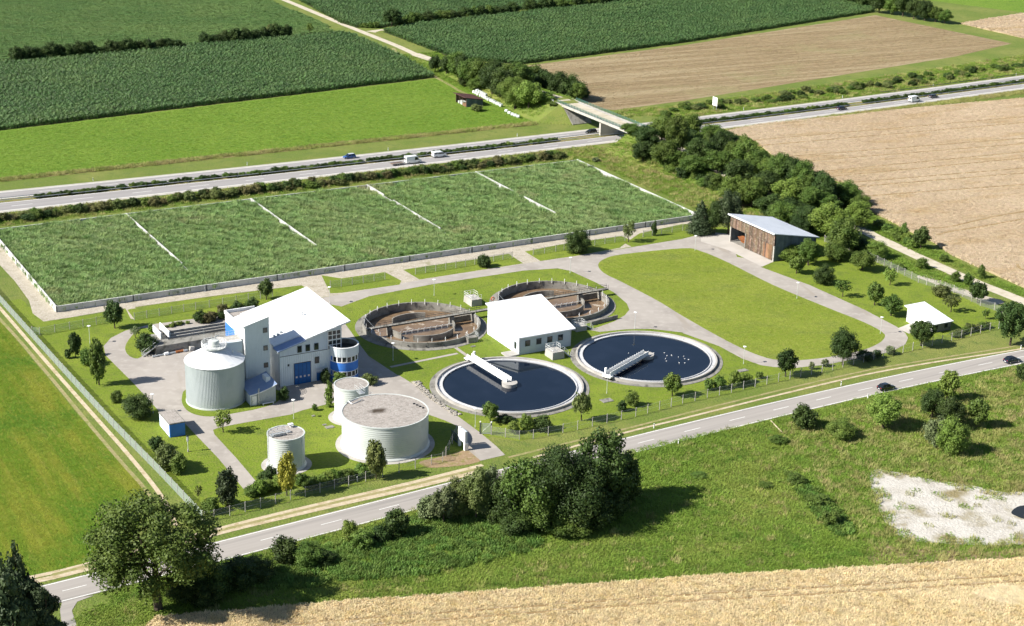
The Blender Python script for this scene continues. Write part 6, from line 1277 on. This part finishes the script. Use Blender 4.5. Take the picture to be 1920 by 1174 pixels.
def tree(base, w, h, kind, mk, label, group=None, name=None, cls=None, sunk=None, cat=None, var=None):
    _tn[0] += 1; v = (_tn[0]*7) % 4 if var is None else var; cls = cls or ('s' if w < 2.6 else 'm' if w < 6.0 else 'l' if w < 13 else 'x'); rzv = (_tn[0]*2.399) % 6.283
    isb = kind in ('bush','low','clump') and not (' tree' in label and kind != 'low')
    if isb:
        o = link(name or 'shrub', get_crown(kind, cls, v, mk)); o.location = base; o.scale = (w,w,h); o.rotation_euler = (0,0,rzv); tag(o, label, cat or 'shrub', group); return o
    t = tag(empty(name or (TNAME[kind] if TNAME[kind] != 'shrub' else 'bushy_tree'), base, rzv), label, cat or 'tree', group); t.scale = (w,w,h)
    tr_ = link('trunk', get_trunk(kind, v%2), None, t); k = min(1.0, h/w); tr_.scale = (1,1,1)
    link('crown', get_crown(kind, cls, v, mk), None, t); return t
def place(k, x, yt, yb, wc, kind, mk, label, group=None, name=None, onbank=False, var=None):
    u, vb = px(k, x, yb); _, vt = px(k, x, yt); z = 0.0
    p = G(u, vb)
    if onbank:
        for _ in range(8): p = G(u, vb, terrain(*S(p)))
    w = wc/_CR[k][2]*mpp(p)
    if kind in ('bush','low','clump'): p = p+Vector((0, 0.35*w, 0))
    elif onbank: p = p+Vector((0, 0.15*w, 0))
    if onbank: p.z = terrain(*S(p))
    h = hgt(p, vt)/1.0
    return tree(p, w*1.04, max(0.5, h*1.02), kind, mk, label, group, name, var=var)
def cluster(k, rows, label, group, mks, kinds, name=None, onbank=False, ws=1.0, up=0):
    for i, (x, yt, yb, wc) in enumerate(rows):
        wc = wc*ws; yt = yt-up
        place(k, x, yt, yb, wc, kinds[i % len(kinds)], mks[(i*5+i//3) % len(mks)], label, group, name, onbank)
def hedge(pts, n, w, h, mks, label, group, name='hedge_shrub', seed=1, kind='bush', jit=0.6, gaps=None):
    r = random.Random(seed); L = [0]
    for i in range(len(pts)-1): L.append(L[-1]+(pts[i+1]-pts[i]).length)
    for i in range(n):
        s = L[-1]*(i+0.5+(r.random()-.5)*0.5)/n
        if gaps and any(a < s/L[-1] < b for a, b in gaps): continue
        j = max(q for q in range(len(pts)-1) if L[q] <= s); p = pts[j].lerp(pts[j+1], (s-L[j])/(L[j+1]-L[j]))+Vector(((r.random()-.5)*2*jit,(r.random()-.5)*2*jit,0))
        ww = w*(0.75+0.5*r.random()); hh = h*(0.7+0.6*r.random()); tree(p, ww, hh, kind, r.choice(mks), label, group, name)
# --- far hedges
hedge([GP('c1',60,345),GP('c1',300,325),GP('c1',600,300),GP('c1',985,268)], 34, 6.5, 5.2, ['dark'], 'dark shrub of the long hedge between maize and low crop', 'long field hedge', seed=2)
hedge([GP('c1',1120,250),GP('c1',1350,232),GP('c1',1580,205)], 18, 6.5, 5.4, ['dark'], 'dark shrub of the short hedge end beside the farm road', 'short field hedge', seed=3)
place('c1',290,235,325,90,'round','dark','taller dark tree rising from the long field hedge'); place('c1',822,210,285,45,'cone','conif','pointed dark conifer rising from the long field hedge'); place('c1',1500,135,205,95,'round','olive','olive topped tree at the end of the short field hedge'); place('c1',1705,125,190,45,'young','light','thin young tree beside the farm road')
place('c2',278,50,152,120,'wide','dark','broad grey green tree at the farm crossroads',var=1)
hedge([GP('c2',330,140),GP('c2',640,108),GP('c2',960,72)], 26, 7.0, 4.8, ['dark','broad'], 'dark shrub of the hedge behind the large maize block', 'upper field hedge', seed=4)
hedge([GP('c2',1020,62),GP('c2',1300,40),GP('c2',1640,4)], 24, 7.5, 5.2, ['dark','broad'], 'dark shrub of the far hedge running off above the maize', 'far upper hedge', seed=5)
hedge([GP('c2',90,150),GP('c2',210,155)], 6, 3.5, 2.4, ['broad'], 'low shrub beside the farm crossroads', 'crossroads shrubs', seed=6)
cluster('c3', [(1080,-40,70,130),(1150,-30,80,110),(1210,-35,92,110),(1270,0,105,110),(1330,0,115,110),(1390,40,122,100),(1440,55,130,90),(1000,-50,40,120),(930,-60,20,120)], 'dark broadleaf tree in the row behind the stubble field', 'stubble field tree row', ['dark','dark','broad'], ['round','tall','round'])
# --- embankment trees, maize side
cluster('c2', [(515,310,398,80),(578,315,412,88)], 'dark rounded tree at the start of the bridge ramp', 'ramp start trees', ['dark'], ['round'])
cluster('c2', [(640,340,440,110),(700,345,480,115),(770,330,500,130),(840,345,470,120),(830,385,540,130),(885,380,570,130),(930,360,520,120),(985,355,480,130),(1060,365,500,120),(955,430,615,150),(1030,460,635,140),(1105,510,640,125),(1120,400,520,130),(1190,410,545,120),(1260,420,560,130),(1300,465,562,90),(1170,590,655,75),(750,430,512,90),(680,420,480,70)], 'tall green tree on the bridge ramp beside the silage bales', 'ramp trees maize side', ['broad','dark','broad','light','dark'], ['tall','round','bush'], onbank=True, ws=1.3, up=6)
# --- embankment trees, plant side
cluster('c2', [(1590,705,830,120),(1680,720,880,140),(1760,670,850,130),(1840,660,850,130),(1660,800,910,120),(1780,800,950,150),(1850,850,960,120)], 'tall tree on the embankment where the bridge meets the plant side', 'ramp trees bridge foot', ['broad','dark','broad','dark'], ['tall','tall','round'], onbank=True, ws=1.2, up=20)
cluster('c3', [(40,650,780,130),(170,715,800,150),(100,790,900,160),(250,755,860,150),(350,790,900,140),(60,880,1000,150),(200,860,1010,170),(310,900,1040,170),(430,860,990,130),(540,900,1010,130),(640,905,1040,150),(720,975,1090,130),(460,970,1110,170),(580,1010,1140,170),(380,1010,1150,160),(700,1050,1170,160),(790,1020,1140,120),(900,1025,1140,150),(980,1100,1180,110),(800,1090,1180,150),(600,1120,1210,150),(480,1100,1200,150),(280,1000,1140,150)], 'tall tree in the dense belt between reed beds and wheat', 'embankment tree belt', ['broad','dark','broad','light','dark','broad'], ['tall','tall','round'], onbank=True, ws=1.22, up=22)
cluster('c6', [(560,20,130,150),(690,40,170,170),(800,30,205,190),(960,15,150,140),(880,120,300,150),(640,100,190,120)], 'tall tree directly behind the timber barn', 'trees behind the barn', ['broad','light','dark'], ['round','tall'], onbank=True, ws=1.25, up=14)
place('c6',95,-20,168,150,'cone','conif','bushy dark conifer at the end of the reed bed wall'); place('c6',175,0,172,110,'round','dark','dark rounded tree beside the barn yard'); place('c6',250,-50,172,150,'round','conif','tall dark tree touching the barn corner')
cluster('c6', [(850,200,330,150),(960,190,285,140),(1070,215,320,140),(985,275,372,150)], 'bushy tree behind the fence beside the barn', 'barn fence trees', ['broad','dark','light','olive'], ['bush','round'])
hedge([P(a, b) for a, b in ((303,452),(303,430),(304,405),(306,385),(309,368))], 26, 6.0, 4.2, ['broad','dark'], 'leafy understorey bush at the inner foot of the tree belt', 'inner belt understorey', 'understorey_bush', seed=40, jit=1.5)
hedge([P(a, b) for a, b in ((318,462),(321,445),(324,425),(327,405),(329,385),(330,370))], 26, 6.5, 5.5, ['broad','dark'], 'leafy understorey bush at the wheat side of the tree belt', 'outer belt understorey', 'understorey_bush', seed=41, jit=2.0)
hedge([P(a, b, 3.5) for a, b in ((316,455),(317,435),(318,415),(320,395))]+[P(323,375,1.5)], 17, 8.0, 9.5, ['broad','dark','broad'], 'tall leafy tree crowning the embankment above the ramp road', 'crest trees', 'crest_tree', seed=42, jit=1.5, kind='tall')
hedge([P(306,550,4), P(306,575,3), P(307,600,2)], 7, 7.0, 7.0, ['broad','dark'], 'leafy understorey bush on the ramp beside the maize', 'ramp understorey', 'understorey_bush', seed=43, jit=1.5)
# --- lane side
place('c6',1215,115,190,60,'column','broad','slim young tree at the wheat edge beside the lane'); place('c6',1308,135,252,105,'round','dark','dark tree at the wheat edge beside the lane bend')
for x, yt, yb, w, lab in ((1320,305,372,80,'round shrub on the lane verge opposite the lay-by'),(1440,285,330,60,'small shrub at the wheat edge'),(1190,335,372,75,'low shrub at the orchard fence'),(1575,388,462,62,'narrow dark shrub beside the lane'),(1505,378,442,62,'leafy shrub beside the lay-by')): place('c6',x,yt,yb,w,'bush','broad',lab)
place('c6',1642,345,415,62,'column','broad','young pointed tree between lane and wheat'); place('c6',1622,440,552,112,'round','dark','dark dense tree at the lay-by'); place('c6',1430,455,530,115,'bush','olive','reddish green shrub group at the orchard fence')
hedge([GP('c6',1060,120),GP('c6',1180,200),GP('c6',1280,250)], 10, 4.0, 2.4, ['light','broad'], 'light green bush lining the lane beside the wheat', 'lane bushes', seed=8)
# --- orchard and lawn trees
for x, yt, yb, w, kind, mk, lab in ((600,235,335,165,'bush','light','large light green bush at the barn side wall'),(690,205,345,130,'round','broad','broad tree touching the barn side wall'),(625,300,390,100,'round','broad','small round tree on grass below the barn'),(785,345,462,125,'bush','dark','dense dark round bush on the orchard lawn'),(880,425,518,100,'young','broad','spreading small fruit tree on the orchard lawn'),(1140,360,455,90,'young','light','light green fruit tree near the orchard fence'),(1055,445,565,100,'round','broad','taller fruit tree halfway along the orchard lawn'),(1145,515,622,125,'round','broad','broad fruit tree beside the white garden shed'),(1475,508,602,105,'young','olive','umbrella shaped fruit tree behind the garden shed'),(1665,585,642,50,'young','broad','tiny sapling behind the garden shed'),(1310,650,788,155,'wide','dark','broad dark tree in front of the garden shed'),(880,712,895,165,'round','dark','full round dark tree at the lower loop road'),(565,810,957,125,'round','dark','round tree beside the road fence below the loop road'),(1800,545,785,200,'wide','dark','large spreading tree at the fence corner by the road')):
    place('c6',x,yt,yb,w,kind,mk,lab)
for x, yt, yb, w, lab in ((710,875,922,36,'small grey bush before the lower loop road'),(785,860,908,46,'second small grey bush before the lower loop road'),(1005,815,878,110,'dark shrub beside the full round dark tree'),(1070,808,862,60,'rounded shrub between fence and loop road bend'),(1148,790,842,66,'grey green shrub at the loop road bend')): place('c6',x,yt,yb,w,'bush','grey' if 'grey' in lab else 'dark',lab)
hedge([GP('c6',1490,735),GP('c6',1580,712),GP('c6',1680,690)], 7, 3.0, 1.9, ['broad','olive'], 'shrub in the low hedge beside the garden shed', 'garden shed hedge', seed=9)
cluster('c6', [(145,970,1038,60),(205,955,1032,85),(285,920,1022,80),(350,940,1002,85),(423,930,972,50)], 'leafy shrub behind the fence below the clarifier with gulls', 'clarifier fence shrubs', ['broad','light','broad'], ['bush'])
for k, x, yt, yb, w, kind, mk, lab in (('c5',1302,148,292,155,'bush','dark','dense round dark tree beside the gravel strip'),('c5',785,286,364,86,'bush','dark','round clipped shrub on the second grass patch'),('c5',1580,103,218,95,'young','olive','loose olive green tree at the reed bed wall'),('c5',1720,103,182,42,'column','dark','slim columnar tree near the reed bed wall'),
    ('c4',632,552,692,112,'round','dark','neat round tree at the reed bed corner'),('c4',1465,423,535,92,'round','dark','dark tree behind the bright sloping roof'),('c4',415,720,852,82,'tall','dark','tall dark tree beside the hayfield fence'),('c4',370,805,862,42,'bush','dark','low round shrub beside the hayfield fence'),('c4',545,748,1003,110,'tall','broad','tallest tree beside the yard bend'),('c4',475,800,905,90,'bush','broad','bushy tree between two taller trees by the hayfield fence'),('c4',635,1032,1108,75,'bush','broad','light shrub beside the drive'),('c4',750,1058,1205,185,'bush','dark','big dark round bush beside the blue shed'),
    ('c4',800,720,838,130,'bush','dark','large dark shrub at the grit chamber stairs'),('c4',745,680,745,72,'young','grey','greyish small tree at the yard bend'),('c4',830,665,718,42,'bush','light','small light shrub behind the grit chamber'),
    ('b1',1228,-22,108,122,'young','light','young light green tree at the drive junction'),('b1',855,132,215,95,'bush','dark','dark shrub below the blue shed'),('b1',915,170,330,150,'bush','olive','large olive shrub beside the hayfield fence corner'),('b1',975,222,347,110,'bush','broad','broad shrub casting shade near the siren mast'),('b1',1255,318,522,140,'tall','conif','dark grey conifer at the road fence'),('b1',1095,395,482,42,'young','olive','thin sapling on the corner lawn'),('b1',1150,468,565,110,'bush','broad','bright bush inside the fence corner'),('b1',1240,455,515,100,'bush','light','light bush below the grey conifer'),('b1',1578,228,455,122,'tall','yellow','slender yellow leaved tree before the smallest tank'),
    ('b2',192,150,362,130,'tall','olive','olive brown slender tree before the widest tank'),('k1',715,695,905,215,'round','broad','round tree in front of the lower clarifier rim'),('k1',870,830,935,200,'bush','dark','dark bush below the clarifier beside the gate'),('b2',945,48,122,76,'bush','light','light green bush inside the road fence near the gate'),('b2',1015,5,112,80,'bush','broad','taller bush inside the road fence near the gate'),('b2',1100,15,112,120,'bush','dark','dark bush at the road fence below the clarifier'),('c5',1320,1045,1200,112,'weep','olive','weeping willow like tree at the clarifier rim'),('c5',1545,1090,1155,62,'bush','dark','dark small bush between clarifiers and fence'),('c5',1605,1045,1128,82,'bush','broad','taller bush between clarifiers and fence'),('c5',1820,943,1065,112,'round','broad','small round tree below the clarifier with gulls'),
    ('q',800,130,312,80,'column','broad','narrow young tree beside the narrow white tank'),('q',700,288,338,46,'bush','broad','tiny shrub on the lawn beside the drive'),('q',870,68,165,105,'bush','broad','bush at the foot of the blue round annex'),('q',770,40,150,80,'bush','dark','dark bush beside the blue side door'),('q',1075,78,165,130,'bush','olive','clipped bush behind the narrow white tank'),('q',485,168,275,85,'bush','dark','dark shrub between small shed and blue door')):
    place(k,x,yt,yb,w,kind,mk,lab)
hedge([GP('c4',1080,668),GP('c4',1180,650),GP('c4',1280,628),GP('c4',1400,600)], 9, 3.4, 3.2, ['dark','brown','dark'], 'dark reddish shrub in the hedge behind the grit chamber', 'grit chamber hedge', seed=11)
hedge([GP('c4',900,690),GP('c4',1050,665)], 6, 1.6, 0.9, ['light','olive'], 'low weedy bush beside the grit chamber troughs', 'grit chamber weeds', seed=12)
hedge([GP('b1',1370,460),GP('b1',1470,435),GP('b1',1520,420)], 5, 3.2, 2.4, ['broad','light'], 'green shrub in the fence hedge beside the short drive end', 'drive end hedge', seed=13)
hedge([GP('b1',1440,385),GP('b1',1530,370)], 2, 3.2, 2.6, ['dark'], 'dark shrub at the foot of the smallest tank', 'tank foot shrubs', seed=14)
hedge([GP('b1',1650,410),GP('b1',1760,392),GP('b1',1878,375)], 7, 3.4, 2.2, ['broad','light','dark'], 'green shrub in the hedge between smallest tank and fence', 'tank fence hedge', seed=15); hedge([GP('b2',-10,378),GP('b2',60,362),GP('b2',130,345)], 4, 3.2, 2.2, ['light','broad'], 'light shrub in the hedge before the widest tank', 'wide tank hedge', seed=16)
# --- motorway planting
hedge([P(a, mo_bot(a)-7.5-(a-80)*0.008) for a in range(70,290,10)], 150, 4.0, 2.3, ['brown','dark','olive','broad'], 'low brownish shrub in the hedge between motorway and reed beds', 'motorway hedge', 'roadside_shrub', seed=20, jit=1.6)
hedge([P(a, 0.5*(mo_in1(a)+mo_in2(a))) for a in range(60,560,10)], 260, 3.0, 1.35, ['dark','dark','broad'], 'low dark shrub in the planted motorway median', 'median planting', 'median_shrub', seed=21, kind='low', jit=0.3, gaps=[(0.0,0.1),(0.47,0.53),(0.74,0.76)])
hedge([P(a, mo_top(a)+11+(a-390)*0.02) for a in range(352,620,10)], 130, 4.2, 1.9, ['broad','olive','dark','broad'], 'scrubby shrub between stubble field and motorway', 'stubble verge shrubs', 'scrub_bush', seed=22, jit=5.0)
# --- foreground
place('b1',872,505,1085,720,'wide','broad','big lone broadleaf tree with bare trunk beside the country road',var=2)
place('f',20,1030,1290,150,'cone','conif','dark spruce tip rising behind the pines'); place('f',44,1005,1235,105,'cone','conif','tall dark spruce beside the side road')
for x, yt, yb, w, lab in ((75,1085,1235,110,'dense dark pine beside the side road'),(2,1095,1260,120,'dark pine at the hayfield corner'),(95,1110,1250,90,'low dark pine overhanging the side road'),(35,1120,1280,130,'bushy dark pine in front of the spruces')): place('f',x,yt,yb,w,'pine','conif',lab)
cluster('b1', [(1010,890,1070,220),(1150,810,1050,260),(1290,800,1010,240),(1400,800,960,220),(1120,930,1090,200)], 'dark shaded bush below the country road beside the lone tree', 'shaded roadside bushes', ['dark'], ['bush'])
cluster('b1', [(1565,690,850,180),(1690,715,862,190),(1780,760,850,140)], 'rounded bush below the country road verge', 'verge bushes', ['dark','broad'], ['bush'])
cluster('b2', [(300,530,705,155),(40,590,720,100),(110,650,765,150),(220,620,725,120)], 'leafy bush between country road and herb thicket', 'thicket bushes', ['dark','light','broad','olive'], ['bush'])
cluster('b2', [(480,450,605,150),(560,420,610,170),(640,365,600,190),(740,320,590,200),(820,300,600,180)], 'grey green willow bush leading up to the big trees', 'willow bushes', ['grey','olive','grey'], ['bush','round'])
cluster('b2', [(1230,165,680,500),(1450,75,580,370),(1020,225,670,360),(900,345,640,250),(1560,205,520,200),(1110,430,695,300),(1340,400,690,320),(960,530,692,220),(1250,570,706,260),(1470,380,620,240)], 'huge dark tree of the dense clump below the country road', 'dense tree clump', ['dark','dark','broad','dark'], ['clump'], name='clump_tree')
for k, x, yt, yb, w, kind, mk, lab in (('rr',170,335,550,220,'bush','dark','clipped looking round bush at the country road edge'),('rr',470,455,635,270,'low','broad','low spreading bush in the meadow dip'),('rr',790,270,530,310,'round','light','light green rounded tree below the black hatchback'),('rr',1305,60,300,190,'tall','light','light tree overlapping the country road'),('rr',1180,225,450,230,'round','dark','dark tree of the meadow group touching the light tree'),('rr',1330,290,520,230,'round','dark','dark inner tree of the meadow group'),('rr',1540,290,520,190,'round','broad','outer tree of the meadow group casting long shade'),('rr',1220,440,690,190,'bush','grey','grey green bush at the front of the meadow group'),('rr',1370,435,765,290,'bush','light','large light green bush at the front of the meadow group'),('rr',1910,0,150,110,'bush','dark','dark bush at the road beyond the meadow group')): place(k,x,yt,yb,w,kind,mk,lab)
for k, x, yt, yb, w in (('b3',630,340,405,105),('b3',750,450,520,130),('b3',820,540,630,120),('b3',460,385,420,90),('b3',90,330,365,90),('b3',530,130,180,110)): place(k,x,yt,yb,w,'low','broad','low dark herb mound in the rough meadow','meadow herb mounds','herb_mound')
_H = lambda x, y: G(820+x/10.667, 150+y/10.667)
o = tree(_H(790,640)+Vector((0,1.8,0)), 5.2, 2.7, 'bush','olive','round willow bush beside the field hut')
hedge([GP('c2',1290,480),GP('c2',1330,560)], 3, 5.0, 4.0, ['dark'], 'dark bush at the stubble corner of the bridge ramp', 'stubble corner bushes', seed=30)
tag(empty_f := tree(GP('c2',1400,890), 3.0, 1.6, 'low','grey','white flowering umbellifer clump at the reed bed corner'), cat='plant')
